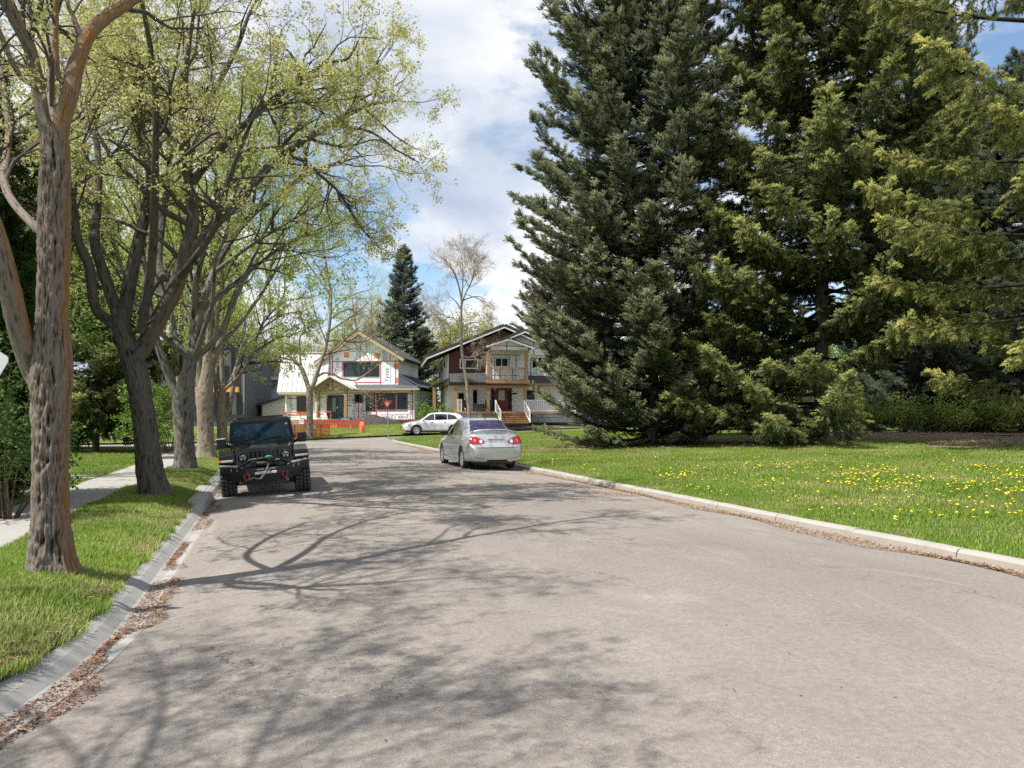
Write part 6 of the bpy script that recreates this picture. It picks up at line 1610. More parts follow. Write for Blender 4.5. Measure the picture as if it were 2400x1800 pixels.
# underbody: axle and differential
J(MB().tube([(-.78, 0, .42), (.78, 0, .42)], .05, 12).lathe([(0, -.12), (.10, -.10), (.13, 0), (.10, .10), (0, .12)], 16, 'y', M=Matrix.Translation((.22, 0, .40))), 'front_axle', M_BLKPLASTIC)
J(MB().tube([(-.78, 3.0, .42), (.78, 3.0, .42)], .06, 12).lathe([(0, -.14), (.12, -.10), (.15, 0), (.12, .10), (0, .14)], 16, 'y', M=Matrix.Translation((0, 3, .40))), 'rear_axle', M_BLKPLASTIC)
J(MB().box(-.5, -.38, -.3, 3.6, .44, .62).box(.38, .5, -.3, 3.6, .44, .62).box(-.38, .38, .3, 2.6, .46, .62), 'chassis', M_BLKPLASTIC)
# ------------------------------------------------------------------ house materials
def wrap_mat():
    t = NT('house_wrap'); c = t.coord()
    base = t.mix(t.noise(c, 1.2, 5), (0.80, 0.82, 0.86), (0.87, 0.88, 0.90))
    h = t.noise(t.map(c, (1, 1, .5)), 3.2, 5, .6)
    return t.done(t.bsdf(Base_Color=base, Roughness=0.5, Specular_IOR_Level=0.35, Normal=t.bump(h, 0.5, 0.05)))
M_WRAP = wrap_mat()
M_TAPE = mat('red_tape', (0.50, 0.03, 0.07), 0.45)
M_TAPE_N = mat('navy_tape', (0.03, 0.05, 0.11), 0.5)
M_PRINT = mat('wrap_print', (0.17, 0.21, 0.30), 0.6)
M_PRINT_R = mat('wrap_print_red', (0.55, 0.10, 0.10), 0.6)
M_STICK = mat('orange_sticker', (0.72, 0.26, 0.13), 0.5, var=.25)
def wood_mat(name, a, b):
    t = NT(name); c = t.coord()
    n = t.noise(t.map(c, (3, 3, .4)), 6, 5, .6, .6)
    return t.done(t.bsdf(Base_Color=t.mix(n, a, b), Roughness=.65))
M_LUMBER = wood_mat('new_lumber', (0.38, 0.29, 0.175), (0.50, 0.40, 0.26))
M_TIMBER = wood_mat('stained_timber', (0.27, 0.16, 0.085), (0.38, 0.245, 0.14))
M_OSB = wood_mat('sheathing_board', (0.34, 0.23, 0.12), (0.46, 0.33, 0.18))
M_PLY = wood_mat('plywood', (0.66, 0.50, 0.31), (0.76, 0.62, 0.42))
M_WMETAL = mat('white_standing_seam', (0.58, 0.575, 0.56), 0.5, 0.0, var=.05)
M_SEAMW = mat('seam_grey', (0.20, 0.21, 0.22), 0.5)
M_GMETAL = mat('grey_standing_seam', (0.085, 0.10, 0.12), 0.7, 0.0, var=.06, spec=.12)
M_DWIN = mat('dark_window_frame', (0.02, 0.02, 0.024), 0.4)
M_WWIN = mat('white_window_frame', (0.78, 0.78, 0.78), 0.4)
M_PANE = glass_mat('window_glass', (0.008, 0.011, 0.013), .04, spec=.45, coat=.0)
M_PANE_G = glass_mat('window_glass_grey', (0.04, 0.05, 0.055), .04, spec=.5, coat=.0)
M_DOOR = mat('teal_door', (0.02, 0.05, 0.075), 0.4)
M_DOORPANE = glass_mat('door_glass', (0.10, 0.12, 0.11), .1)
M_FOUND = mat('grey_foundation', (0.30, 0.31, 0.34), 0.85, bump=.2)
M_MEMB = mat('maroon_membrane', (0.22, 0.03, 0.05), 0.6)
M_SOIL = mat('black_soil', (0.05, 0.04, 0.034), 0.95, var=.4, vs=4, bump=.8, bs=20)
M_MAROON = mat('maroon_siding', (0.10, 0.018, 0.022), 0.55)
M_MDOOR = mat('maroon_door', (0.17, 0.035, 0.03), 0.4)
M_SHING = mat('dark_shingles', (0.05, 0.048, 0.05), 0.85, var=.3, vs=10, bump=.4)
M_TRIMW = mat('white_trim', (0.78, 0.77, 0.74), 0.5)
M_STONE = mat('stone_block', (0.15, 0.165, 0.18), 0.85, var=.35, vs=4)
M_DECK = wood_mat('deck_boards', (0.36, 0.20, 0.10), (0.46, 0.28, 0.15))
M_RISER = wood_mat('stair_riser', (0.13, 0.075, 0.045), (0.18, 0.11, 0.07))
M_DGREY = mat('dark_grey_siding', (0.065, 0.07, 0.078), 0.6)
M_LGREY = mat('light_grey_siding', (0.42, 0.47, 0.54), 0.6)
M_BEIGE = mat('pale_grey_siding', (0.52, 0.51, 0.50), 0.6)
M_ORANGEB = mat('orange_cedar_band', (0.70, 0.30, 0.05), 0.5)
M_SNOWF = mat('orange_fence_plastic', (0.78, 0.15, 0.06), 0.55)
M_SNOWF_D = mat('rust_tarp', (0.50, 0.10, 0.05), 0.7)
M_SIGNW = mat('white_sign', (0.80, 0.80, 0.80), 0.5)
M_SIGNB = mat('blue_sign', (0.03, 0.06, 0.18), 0.5)
M_GALV = mat('galvanised_steel', (0.42, 0.43, 0.44), 0.45, 0.7)

class House:
    def __init__(s, name, origin, rz, label, cat='house', zb=None):
        s.zb = origin[2] if zb is None else zb
        s.root = empty(name, (origin[0], origin[1], s.zb), rz, label, cat)
    def part(s, name, mb, m, parent=None, kind=None):
        o = mb.build(name, m, parent or s.root, kind)
        if parent is None: o.location = (0, 0, -s.zb)
        return o
    def box(s, name, m, *b, parent=None):
        return s.part(name, MB().box(*b), m, parent)
    def window(s, x0, x1, z0, z1, y, frame, pane, mull=(), fw=.07, name='window'):
        m = MB()
        m.box(x0, x1, y - .06, y + .02, z0, z0 + fw).box(x0, x1, y - .06, y + .02, z1 - fw, z1)
        m.box(x0, x0 + fw, y - .06, y + .02, z0 + fw, z1 - fw).box(x1 - fw, x1, y - .06, y + .02, z0 + fw, z1 - fw)
        for u in mull:
            xm = x0 + (x1 - x0) * u; m.box(xm - fw * .5, xm + fw * .5, y - .055, y + .02, z0 + fw, z1 - fw)
        w = s.part(name, m, frame)
        xs = [x0 + fw] + [x0 + (x1 - x0) * u for u in mull] + [x1 - fw]
        for a, b in zip(xs[:-1], xs[1:]):
            s.part('pane', MB().box(a + (.0 if a == xs[0] else fw * .5), b - (0 if b == xs[-1] else fw * .5), y - .02, y + .01, z0 + fw, z1 - fw), pane, w)
        return w
    def text(s, t, size, x, y, z, spin, m, parent=None, **k):
        o = lettering(t, size, facing(x, y, z - s.zb if parent is None else z, spin), m, parent or s.root, **k)
        return o
    def tape(s, lines, y, w, m):
        mb = MB()
        for i, (x0, z0, x1, z1) in enumerate(lines):
            dy = .0015 * (i % 3)
            if abs(x1 - x0) > abs(z1 - z0): mb.box(min(x0, x1), max(x0, x1), y - .008 - dy, y, z0 - w / 2, z0 + w / 2)
            else: mb.box(x0 - w / 2, x0 + w / 2, y - .008 - dy, y, min(z0, z1), max(z0, z1))
        return s.part('seam_tape', mb, m, None, 'stuff')

def slope(mb, x0, z0, x1, z1, y0, y1, th):
    """roof slab over the (x,z) segment, from y0 to y1"""
    d = Vector((x1 - x0, 0, z1 - z0)); n = Vector((-d.z, 0, d.x)).normalized()
    if n.z < 0: n = -n
    n *= th
    V = [(x0, y0, z0), (x1, y0, z1), (x1, y1, z1), (x0, y1, z0), (x0 + n.x, y0, z0 + n.z), (x1 + n.x, y0, z1 + n.z), (x1 + n.x, y1, z1 + n.z), (x0 + n.x, y1, z0 + n.z)]
    return mb.hexa(V)
def quad_slab(mb, q, th):
    a = [Vector(p) for p in q]; n = (a[1] - a[0]).cross(a[3] - a[0]).normalized() * th
    if n.z < 0: n = -n
    return mb.hexa([tuple(p) for p in a] + [tuple(p + n) for p in a])

# ================================================================== house in white wrap, under construction
S1 = 70 / F_PX
def u1(zx): return (600 + zx / 5.53 - 818) * S1
def z1(zy): return EYE + (Y_HOR - 750 - zy / 5.53) * S1
o1 = P(821, 1000, 70)
A = House('wrapped_house', (o1[0], o1[1], .62), rad(-23), 'unfinished house in printed white wrap with red tape, white metal roof and timber porch')
A.part('foundation', MB().box(u1(365), u1(2045), .06, 8.8, .3, z1(1300)), M_FOUND)
A.part('wall', MB().box(u1(362), u1(2050), 0, 9, z1(1300), z1(905)), M_WRAP)
A.part('membrane', MB().box(u1(1575), u1(2045), -.02, -.003, z1(1312), z1(1288)), M_MEMB)
YU = .7
gx, gz = u1(1310), z1(150)
# upper storey with gable
upper = MB().prism([(u1(830), z1(890)), (u1(1815), z1(890)), (u1(1815), z1(505)), (gx, z1(175)), (u1(830), z1(485))], YU, 9.0)
A.part('gable_wall', upper, M_WRAP)
rl = MB(); slope(rl, u1(715), z1(560), gx, gz, YU - .55, 9.4, .16); rr_ = MB(); slope(rr_, gx, gz, u1(1905), z1(515), YU - .55, 9.4, .16)
A.part('roof', rl, M_SHING); A.part('roof', rr_, M_SHING)
fb = MB()
fb.bar((u1(712), YU - .58, z1(575)), (gx, YU - .58, gz - .08), .05, .26).bar((gx, YU - .585, gz - .08), (u1(1905), YU - .585, z1(525)), .05, .26)
A.part('fascia_board', fb, M_LUMBER)
sf = MB(); slope(sf, u1(712), z1(560) - .05, gx, gz - .06, YU - .55, YU, .04); slope(sf, gx, gz - .06, u1(1905), z1(515) - .05, YU - .55, YU, .04)
A.part('soffit', sf, M_LUMBER)
# white standing seam roof slope: one panel next to the other
xs = np.linspace(u1(250), u1(905), 11)
for a, b in zip(xs[:-1], xs[1:]):
    m = MB(); q = [(a + .012, -.5, z1(938)), (b - .012, -.5, z1(938)), (b - .012, .7, z1(418)), (a + .012, .7, z1(418))]
    quad_slab(m, q, .05)
    m2 = MB(); quad_slab(m2, [(b - .02, -.5, z1(938) + .055), (b + .02, -.5, z1(938) + .055), (b + .02, .7, z1(418) + .055), (b - .02, .7, z1(418) + .055)], .05)
    p_ = A.part('roof_panel', m, M_WMETAL); A.part('seam', m2, M_SEAMW, p_)
mb_ = MB(); quad_slab(mb_, [(u1(250), .7, z1(418)), (u1(905), .7, z1(418)), (u1(905), 6.9, z1(900)), (u1(250), 6.9, z1(900))], .05)
A.part('back_roof', mb_, M_WMETAL)
A.part('ridge_cap', MB().bar((u1(248), .7, z1(412)), (u1(905), .7, z1(412)), .3, .08), M_WMETAL)
A.part('end_gable', MB().add([(u1(262), -.3, z1(935)), (u1(262), 6.7, z1(930)), (u1(262), .7, z1(430))], [(0, 1, 2)]), M_WRAP)
A.part('snow_guard', MB().bar((u1(318), -.25, z1(905) + .08), (u1(640), -.25, z1(905) + .08), .07, .09), M_SEAMW)
A.part('roof_vent', MB().bbox(u1(458), u1(505), .85, 1.2, z1(695) , z1(640) , .02), M_BLKPLASTIC)
A.part('eave_fascia', MB().box(u1(268), u1(760), -.56, -.50, z1(965), z1(940)), M_LUMBER)
A.part('eave_soffit', MB().box(u1(268), u1(760), -.5, 0, z1(958), z1(952)), M_LUMBER)
# grey low roof on the right, panel by panel
xs = np.linspace(u1(1235), u1(2100), 14)
for a, b in zip(xs[:-1], xs[1:]):
    zt = z1(842) if b < u1(1835) else z1(842) + (z1(712) - z1(842)) * 0
    m = MB(); q = [(a + .01, -.62, z1(898)), (b - .01, -.62, z1(898)), (b - .01, YU, zt), (a + .01, YU, zt)]
    quad_slab(m, q, .06); A.part('roof_panel', m, M_GMETAL)
hp = MB(); quad_slab(hp, [(u1(1820), YU - .1, z1(705)), (u1(2140), YU - .6, z1(880)), (u1(2140), 8.8, z1(880)), (u1(1820), 8.8, z1(705))], .08); A.part('side_roof', hp, M_GMETAL)
tri = MB().add([(u1(1822), YU - .14, z1(842)), (u1(2125), YU - .66, z1(885)), (u1(1822), YU - .14, z1(712))], [(0, 1, 2)]); A.part('hip_face', tri, M_GMETAL)
for k in range(3):
    xa = u1(1880 + 75 * k); zt = z1(712) + (z1(880) - z1(712)) * (75 * k + 60) / 305
    A.part('seam', MB().bar((xa, YU - .20 - .13 * k, z1(850 + 9 * k)), (xa, YU - .20 - .13 * k, zt), .03, .03), M_SEAMW)
A.part('eave_fascia', MB().box(u1(1240), u1(2135), -.68, -.62, z1(912), z1(890)), M_LUMBER)
A.part('eave_soffit', MB().box(u1(1240), u1(2135), -.62, 0, z1(908), z1(902)), M_LUMBER)
A.part('snow_guard', MB().bar((u1(1820), -.45, z1(868)), (u1(2020), -.45, z1(866)), .06, .08), M_SEAMW)
# timber porch
YP = -1.9
px0, px1, pz = u1(870), u1(1228), u1(1040)
for xz, nm in ((u1(850), 0), (u1(1210), 0)):
    A.part('porch_post', MB().bbox(xz, xz + .26, YP, YP + .24, .75, z1(905), .01), M_TIMBER)
A.part('porch_beam', MB().bbox(u1(840), u1(1250), YP - .01, YP + .22, z1(922), z1(900), .01), M_TIMBER)
tr_ = MB(); zt = z1(770); zb_ = z1(905)
tr_.bar((u1(770), YP - .05, z1(930)), (pz, YP - .05, zt), .20, .26).bar((pz, YP - .05, zt), (u1(1325), YP - .05, z1(908)), .20, .26)
tr_.bar((pz, YP - .02, zb_), (pz, YP - .02, zt), .22, .2).bar((u1(955), YP, zb_ - .1 + (z1(850) - zb_)), (pz, YP, z1(892)), .13, .13).bar((u1(1120), YP, z1(850) - .1), (pz, YP, z1(892)), .13, .13)
A.part('porch_truss', tr_, M_TIMBER)
pr = MB(); slope(pr, u1(752), z1(938), pz, z1(752), YP - .4, YU, .10); A.part('porch_roof', pr, M_WMETAL)
pr = MB(); slope(pr, pz, z1(752), u1(1335), z1(915), YP - .4, YU, .10); A.part('porch_roof', pr, M_WMETAL)
A.part('porch_gable_wall', MB().add([(u1(860), YU - 1.0, z1(905)), (u1(1225), YU - 1.0, z1(905)), (pz, YU - 1.0, z1(775))], [(0, 1, 2)]), M_WRAP)
A.part('porch_floor', MB().box(u1(845), u1(1250), YP - .1, -.02, z1(1335), z1(1295)), M_LUMBER)
A.part('porch_base', MB().box(u1(850), u1(1245), YP, -.03, .4, z1(1337)), M_FOUND)
# door pair
d = A.part('door', MB().box(u1(900), u1(1050), -.07, .0, z1(1280), z1(975)), M_DOOR)
A.part('door_pane', MB().box(u1(935), u1(1015), -.085, -.07, z1(1190), z1(1010)), M_DOORPANE, d)
A.part('handle', MB().bbox(u1(1036), u1(1044), -.13, -.07, z1(1150), z1(1120), .01), M_CHROME, d)
d = A.part('side_light', MB().box(u1(1056), u1(1115), -.07, .0, z1(1280), z1(975)), M_DOOR)
A.part('door_pane', MB().box(u1(1066), u1(1104), -.085, -.07, z1(1200), z1(995)), M_PANE_G, d)
# windows
A.window(u1(500), u1(655), z1(1208), z1(985), -.0, M_DWIN, M_PANE)
A.window(u1(1262), u1(1370), z1(1066), z1(962), 0, M_DWIN, M_PANE)
A.window(u1(1410), u1(1537), z1(1172), z1(955), 0, M_DWIN, M_PANE)
A.window(u1(1562), u1(1806), z1(1160), z1(952), 0, M_DWIN, M_PANE)
A.window(u1(1830), u1(1952), z1(1158), z1(948), 0, M_DWIN, M_PANE)
A.window(u1(1080), u1(1560), z1(730), z1(540), YU, M_DWIN, M_PANE_G, (.48,))
A.window(u1(1715), u1(1890), z1(1385), z1(1322), .06, M_DWIN, M_PANE, (.5,), .05, 'basement_window')
# tape, lower wall then gable
T = [(365, 1015, 500, 1015), (365, 1232, 640, 1232), (740, 1218, 850, 1218), (735, 1000, 850, 1000), (895, 1020, 895, 1290), (1120, 990, 1222, 990), (1120, 1112, 1222, 1112), (1240, 1075, 1380, 1075), (1315, 1080, 1315, 1290), (1380, 955, 1380, 1075),
     (1400, 1180, 1965, 1178), (1425, 1185, 1425, 1285), (1552, 960, 1552, 1300), (1820, 950, 1820, 1170), (1950, 955, 2030, 955), (1962, 955, 1962, 1165), (2030, 905, 2030, 1300), (1385, 962, 1410, 962), (490, 985, 490, 1230), (1550, 950, 1550, 1180), (1400, 950, 1960, 948)]
A.tape([(u1(a), z1(b), u1(c), z1(d_)) for a, b, c, d_ in T], 0, .085, M_TAPE)
T = [(935, 450, 935, 760), (940, 530, 1815, 520), (1305, 200, 1315, 520), (1065, 540, 1065, 740), (1580, 530, 1585, 830), (1240, 806, 1590, 803), (1780, 520, 1785, 830), (1706, 400, 1706, 520)]
A.tape([(u1(a), z1(b), u1(c), z1(d_)) for a, b, c, d_ in T], YU, .085, M_TAPE)
st_ = MB()
def stick(zx, zy, w, y): A.part('sticker', MB().box(u1(zx), u1(zx) + w, y - .007, y - .001, z1(zy), z1(zy) + w), M_STICK)
for zx, zy, y_ in ((1090, 480, YU), (1490, 495, YU), (1755, 630, YU), (1770, 815, YU), (1520, 1325, 0)): stick(zx, zy, .5, y_)
# printed words on the wrap
TY = 'Tyvek'
for zx, zy, sp, y_ in ((1385, 375, 90, YU), (1620, 460, 90, YU), (1665, 705, 90, YU), (1265, 430, 90, YU), (1000, 570, 90, YU), (885, 590, 90, YU), (890, 760, 90, YU), (415, 1190, 90, 0), (800, 1195, -90, 0), (800, 1025, -90, 0), (1265, 1250, -90, 0), (1390, 1250, -90, 0), (1265, 1110, 90, 0), (1375, 1110, -90, 0),
                    (1168, 1030, 0, 0), (1725, 1268, 180, 0), (1925, 1262, 180, 0), (2003, 1000, 90, 0), (2012, 1130, -90, 0), (412, 1030, -90, 0)):
    A.text(TY, .54, u1(zx), y_ - .012, z1(zy), sp, M_PRINT)
for zx, zy, sp, y_ in ((1712, 700, 90, YU), (1660, 460, 90, YU), (1430, 375, 90, YU), (462, 1170, 90, 0), (945, 955, 0, 0), (1140, 950, 0, 0), (1330, 942, 0, 0), (1535, 936, 0, 0), (1740, 928, 0, 0), (1168, 1075, 0, 0), (1720, 1228, 0, 0), (1920, 1222, 0, 0), (1338, 1240, -90, 0), (1460, 1215, -90, 0), (760, 1200, -90, 0)):
    A.text('HomeWrap  HomeWrap', .15, u1(zx), y_ - .012, z1(zy), sp, M_PRINT)
A.part('downspout', MB().bbox(u1(345), u1(368), -.25, -.1, z1(1200), z1(950), .02), M_TRIMW)
A.part('white_pipe', MB().bbox(u1(848), u1(862), YP - .2, YP - .1, z1(1335), z1(1070), .02), M_TRIMW)

# ================================================================== house with the balcony
S2 = 66 / F_PX * 1.045
def u2(zx): return (900 + zx / 4.916 - 1051.5) * S2
def z2(zy): return EYE + (Y_HOR - 750 - zy / 4.916) * 66 / F_PX * 1.01
o2 = P(1051.5, 1000, 66)
B = House('balcony_house', (o2[0], o2[1], 1.0), rad(-8), 'two storey house with timber balcony, maroon siding and unfinished white wrapped walls')
W2 = u2(2130)
B.part('wall', MB().box(0, W2, 0, 9.5, z2(1060), z2(760)), M_WRAP)
B.part('foundation', MB().box(-.0, W2 - .05, .05, 9.4, .5, z2(1060)), M_FOUND)
# upper storey pieces
B.part('maroon_wall', MB().prism([(0, z2(610)), (u2(1150), z2(610)), (u2(1150), z2(200)), (0, z2(405))], -.0, .3), M_MAROON)
bx = u2(1350); bz = z2(85)
B.part('upper_wall', MB().prism([(0.0, z2(770)), (W2, z2(770)), (W2, z2(430)), (bx + .0, bz - .2), (0.0, z2(418))], .32, 9.5), M_OSB)
B.part('side_wall', MB().box(-.06, -.002, -.0, 9.5, z2(740), z2(400)), M_WRAP)
for yy, zz in ((3.2, z2(470)), (6.6, z2(500))):
    B.part('side_opening', MB().box(-.10, -.06, yy, yy + .8, zz - .4, zz + .1), M_DWIN)
m = MB(); slope(m, u2(500), z2(452), bx, bz, -.95, 9.9, .24); B.part('roof', m, M_SHING)
m = MB(); slope(m, bx, bz, bx + (bx - u2(500)), z2(452), -.95, 9.9, .24); B.part('roof', m, M_SHING)
m = MB(); m.bar((u2(500), -.92, z2(462)), (bx, -.92, bz - .09), .05, .12).bar((bx, -.925, bz - .09), (2 * bx - u2(500), -.925, z2(462)), .05, .12); B.part('fascia_board', m, M_TRIMW)
B.part('eave_board', MB().bar((u2(503), -.9, z2(462)), (u2(503), 9.8, z2(462)), .06, .22), M_LUMBER)
# front right gable
gx2, gz2 = u2(1580), z2(135)
B.part('front_gable_wall', MB().prism([(u2(1240), z2(655)), (W2, z2(655)), (W2, z2(330)), (gx2, z2(160)), (u2(1240), z2(330))], -.45, .31), M_WRAP)
m = MB(); slope(m, u2(1155), z2(325), gx2, gz2, -1.05, 5, .22); B.part('roof', m, M_SHING)
m = MB(); slope(m, gx2, gz2, 2 * gx2 - u2(1155), z2(325), -1.05, 5, .22); B.part('roof', m, M_SHING)
m = MB(); m.bar((u2(1155), -1.02, z2(335)), (gx2, -1.02, gz2 - .08), .05, .11).bar((gx2, -1.025, gz2 - .08), (2 * gx2 - u2(1155), -1.025, z2(335)), .05, .11); B.part('fascia_board', m, M_TRIMW)
# balcony
YB = -2.3
m = MB().prism([(u2(1180), z2(372)), (u2(1585), z2(372)), (u2(1585), z2(330)), (u2(1358), z2(262)), (u2(1180), z2(330))], YB + .1, YB + .22); B.part('balcony_gable', m, M_WRAP)
m = MB(); slope(m, u2(1120), z2(335), u2(1358), z2(250), YB - .3, -.5, .12); B.part('balcony_roof', m, M_SHING)
m = MB(); slope(m, u2(1358), z2(250), u2(1642), z2(345), YB - .3, -.5, .12); B.part('balcony_roof', m, M_SHING)
m = MB(); m.bar((u2(1120), YB - .32, z2(342)), (u2(1358), YB - .32, z2(258)), .05, .14).bar((u2(1358), YB - .325, z2(258)), (u2(1642), YB - .325, z2(352)), .05, .14); B.part('fascia_board', m, M_TRIMW)
B.part('balcony_beam', MB().bbox(u2(1150), u2(1590), YB, YB + .22, z2(395), z2(370), .01), M_TIMBER)
for zx in (1136, 1545): B.part('balcony_post', MB().bbox(u2(zx), u2(zx) + .30, YB, YB + .26, z2(712), z2(392), .015), M_TIMBER)
B.part('balcony_deck', MB().box(u2(1130), u2(1600), YB - .02, -.45, z2(742), z2(705)), M_TIMBER)
B.part('top_rail', MB().bbox(u2(1170), u2(1585), YB + .04, YB + .2, z2(584), z2(562), .01), M_TIMBER)
B.part('bottom_rail', MB().bbox(u2(1170), u2(1545), YB + .06, YB + .18, z2(705), z2(692), .01), M_TIMBER)
B.part('middle_post', MB().bbox(u2(1366), u2(1380), YB + .05, YB + .19, z2(705), z2(580), .01), M_TIMBER)
m = MB()
for k in range(22):
    xx = u2(1180) + (u2(1540) - u2(1180)) * k / 21; m.box(xx - .016, xx + .016, YB + .10, YB + .13, z2(692), z2(584))
B.part('balusters', m, M_GALV, None, 'stuff')
B.part('balcony_wall', MB().box(u2(1150), u2(1590), -.47, -.452, z2(712), z2(372)), M_WRAP)
B.window(u2(1252), u2(1402), z2(545), z2(438), -.47, M_WWIN, M_PANE_G, (.5,), .08)
# windows, doors
B.window(u2(866), u2(1072), z2(565), z2(455), 0, M_WWIN, M_PANE_G, (.30,), .09)
B.window(u2(1662), u2(1922), z2(566), z2(420), -.45, M_WWIN, M_PANE, (.27, .72), .09)
d = B.part('front_door', MB().box(u2(1268), u2(1395), -.07, 0, z2(1050), z2(795)), M_MDOOR)
B.part('door_pane', MB().box(u2(1300), u2(1368), -.085, -.07, z2(925), z2(812)), mat('frosted_glass', (.5, .54, .52), .3), d)
for a, b in ((1285, 1325), (1340, 1380)): B.part('door_panel', MB().bbox(u2(a), u2(b), -.085, -.065, z2(1035), z2(950), .008), M_MDOOR, d)
fr = B.part('door_frame', MB().box(u2(1215), u2(1268), -.06, 0, z2(1050), z2(785)).box(u2(1395), u2(1452), -.06, 0, z2(1050), z2(785)).box(u2(1268), u2(1395), -.06, 0, z2(795), z2(785)), M_MDOOR)
for a, b in ((1228, 1256), (1408, 1440)): B.part('side_light', MB().box(u2(a), u2(b), -.072, -.06, z2(1030), z2(812)), M_PANE_G, fr)
B.part('house_number', MB().bbox(u2(1455), u2(1505), -.03, 0, z2(857), z2(840), .005), M_DWIN)
d = B.part('patio_door', MB().box(u2(825), u2(938), -.06, 0, z2(1055), z2(805)), M_TRIMW); B.part('door_pane', MB().box(u2(850), u2(912), -.075, -.06, z2(1040), z2(845)), M_PANE, d)
B.window(u2(1005), u2(1068), z2(975), z2(800), 0, M_WWIN, M_PANE)
B.window(u2(1610), u2(1720), z2(930), z2(800), 0, M_WWIN, M_PANE_G)
# skirt roofs
m = MB(); quad_slab(m, [(u2(740), -1.9, z2(742)), (u2(1180), -1.9, z2(742)), (u2(1140), 0, z2(600)), (0, 0, z2(600))], .1); B.part('skirt_roof', m, M_SHING)
m = MB(); quad_slab(m, [(-1.5, -1.6, z2(775)), (-.05, -1.6, z2(690)), (-.05, 9, z2(690)), (-1.5, 9, z2(775))], .1); B.part('side_skirt_roof', m, M_SHING)
B.part('gutter', MB().bar((u2(735), -1.95, z2(747)), (u2(1180), -1.95, z2(747)), .1, .12), M_DWIN)
B.part('sheathing_panel', MB().hexa([(u2(1005), -1.55, z2(712)), (u2(1140), -1.55, z2(712)), (u2(1140), -1.5, z2(712)), (u2(1005), -1.5, z2(712)), (u2(980), -.42, z2(630)), (u2(1105), -.42, z2(630)), (u2(1105), -.38, z2(630)), (u2(980), -.38, z2(630))]), M_PLY)
m = MB(); quad_slab(m, [(u2(1592), -1.6, z2(725)), (W2 + .4, -1.6, z2(725)), (W2 + .4, -.45, z2(650)), (u2(1592), -.45, z2(650))], .1); B.part('skirt_roof', m, M_SHING)
B.part('porch_beam', MB().box(u2(790), u2(1590), -1.85, -1.65, z2(790), z2(762)), M_TIMBER)
B.part('porch_beam', MB().box(u2(1596), W2, -1.5, -1.3, z2(760), z2(732)), M_TIMBER)
for zx in (786, 1140, 1546): B.part('porch_post', MB().bbox(u2(zx), u2(zx) + .24, -1.86, -1.64, z2(1065), z2(762), .01), M_TIMBER)
B.part('side_post', MB().bbox(-1.45, -1.2, -1.4, -1.2, 1.0, z2(790), .01), M_TIMBER)
B.part('porch_floor', MB().box(-1.5, W2, -2.0, 0, z2(1078), z2(1058)), M_DECK)
for k in range(7):       # stone skirting, block by block
    for r_ in range(2):
        a, b = u2(1580) + k * .95 + (r_ * .4), u2(1580) + (k + 1) * .95 + (r_ * .4) - .03
        B.part('stone', MB().bbox(a, b, -1.98, -1.8, z2(1180) + r_ * .42, z2(1180) + (r_ + 1) * .42 - .02, .02, 1), M_STONE)
for k in range(5):
    for r_ in range(2):
        a = -1.4 + k * 1.05; B.part('stone', MB().bbox(a, a + 1.02, -1.98, -1.8, .9 + r_ * .5, .9 + (r_ + 1) * .5 - .02, .02, 1), M_STONE)
zt, zb2 = z2(1060), z2(1180)
for k in range(6):
    y1_ = -2.0 - k * .32; zz = zt - (zt - zb2) * (k + .6) / 6
    s_ = B.part('stair_step', MB().bbox(u2(1262), u2(1556), y1_ - .36, y1_ + .02, zz - .05, zz, .008, 1), M_DECK); B.part('riser', MB().box(u2(1266), u2(1552), y1_ - .31, y1_ - .29, zz - .19, zz - .052), M_RISER, s_)
def rail(pts, h, parentname='handrail', n=None):
    m = MB(); a, b = Vector(pts[0]), Vector(pts[1]); up = Vector((0, 0, h))
    m.bar(a + up, b + up, .07, .06); m.bar(a + up * .1, b + up * .1, .05, .05); m.bar(a, a + up * 1.08, .09).bar(b, b + up * 1.08, .09)
    n = n or max(2, int((b - a).length / .16))
    for k in range(1, n):
        p = a + (b - a) * k / n; m.bar(p + up * .1, p + up, .03)
    B.part(parentname, m, M_TRIMW)
rail(((u2(1230), -2.0, zt), (u2(1250), -3.9, zb2)), .95, n=6)
rail(((u2(1545), -2.0, zt), (u2(1562), -3.9, zb2)), .95, n=6)
rail(((u2(1572), -1.9, zt), (W2 - .1, -1.9, zt)), 1.0, 'railing')
rail(((u2(825), -1.9, zt), (u2(860), -1.9, zt)), 1.0, 'railing', 2)
T = [(1190, 325, 1540, 322), (1350, 285, 1350, 372)]
B.tape([(u2(a), z2(b), u2(c), z2(d_)) for a, b, c, d_ in T], YB + .1, .07, M_TAPE_N)
T = [(1590, 410, 2010, 410), (1655, 410, 1655, 655), (1975, 415, 1975, 610), (1690, 200, 1690, 410), (1790, 320, 1960, 320), (1640, 320, 1790, 320), (1930, 410, 1930, 570)]
B.tape([(u2(a), z2(b), u2(c), z2(d_)) for a, b, c, d_ in T], -.45, .07, M_TAPE_N)
T = [(1170, 555, 1590, 553), (1215, 440, 1215, 700), (1250, 430, 1250, 700), (1410, 430, 1410, 700), (1490, 400, 1490, 700), (1310, 570, 1310, 700), (1210, 405, 1530, 402), (1450, 570, 1450, 700), (1230, 640, 1530, 640)]
B.tape([(u2(a), z2(b), u2(c), z2(d_)) for a, b, c, d_ in T], -.47, .055, M_TAPE_N)
for zx, zy in ((1640, 605), (1790, 605)): B.text('Tyvek', .55, u2(zx), -.462, z2(zy), 0, M_GALV)
for zx, zy in ((1550, 190), (1730, 235)): B.part('sticker', MB().box(u2(zx), u2(zx) + .5, -.458, -.451, z2(zy), z2(zy) + .45), M_STICK)
mt_ = Matrix.Rotation(rad(-90), 4, 'Z')
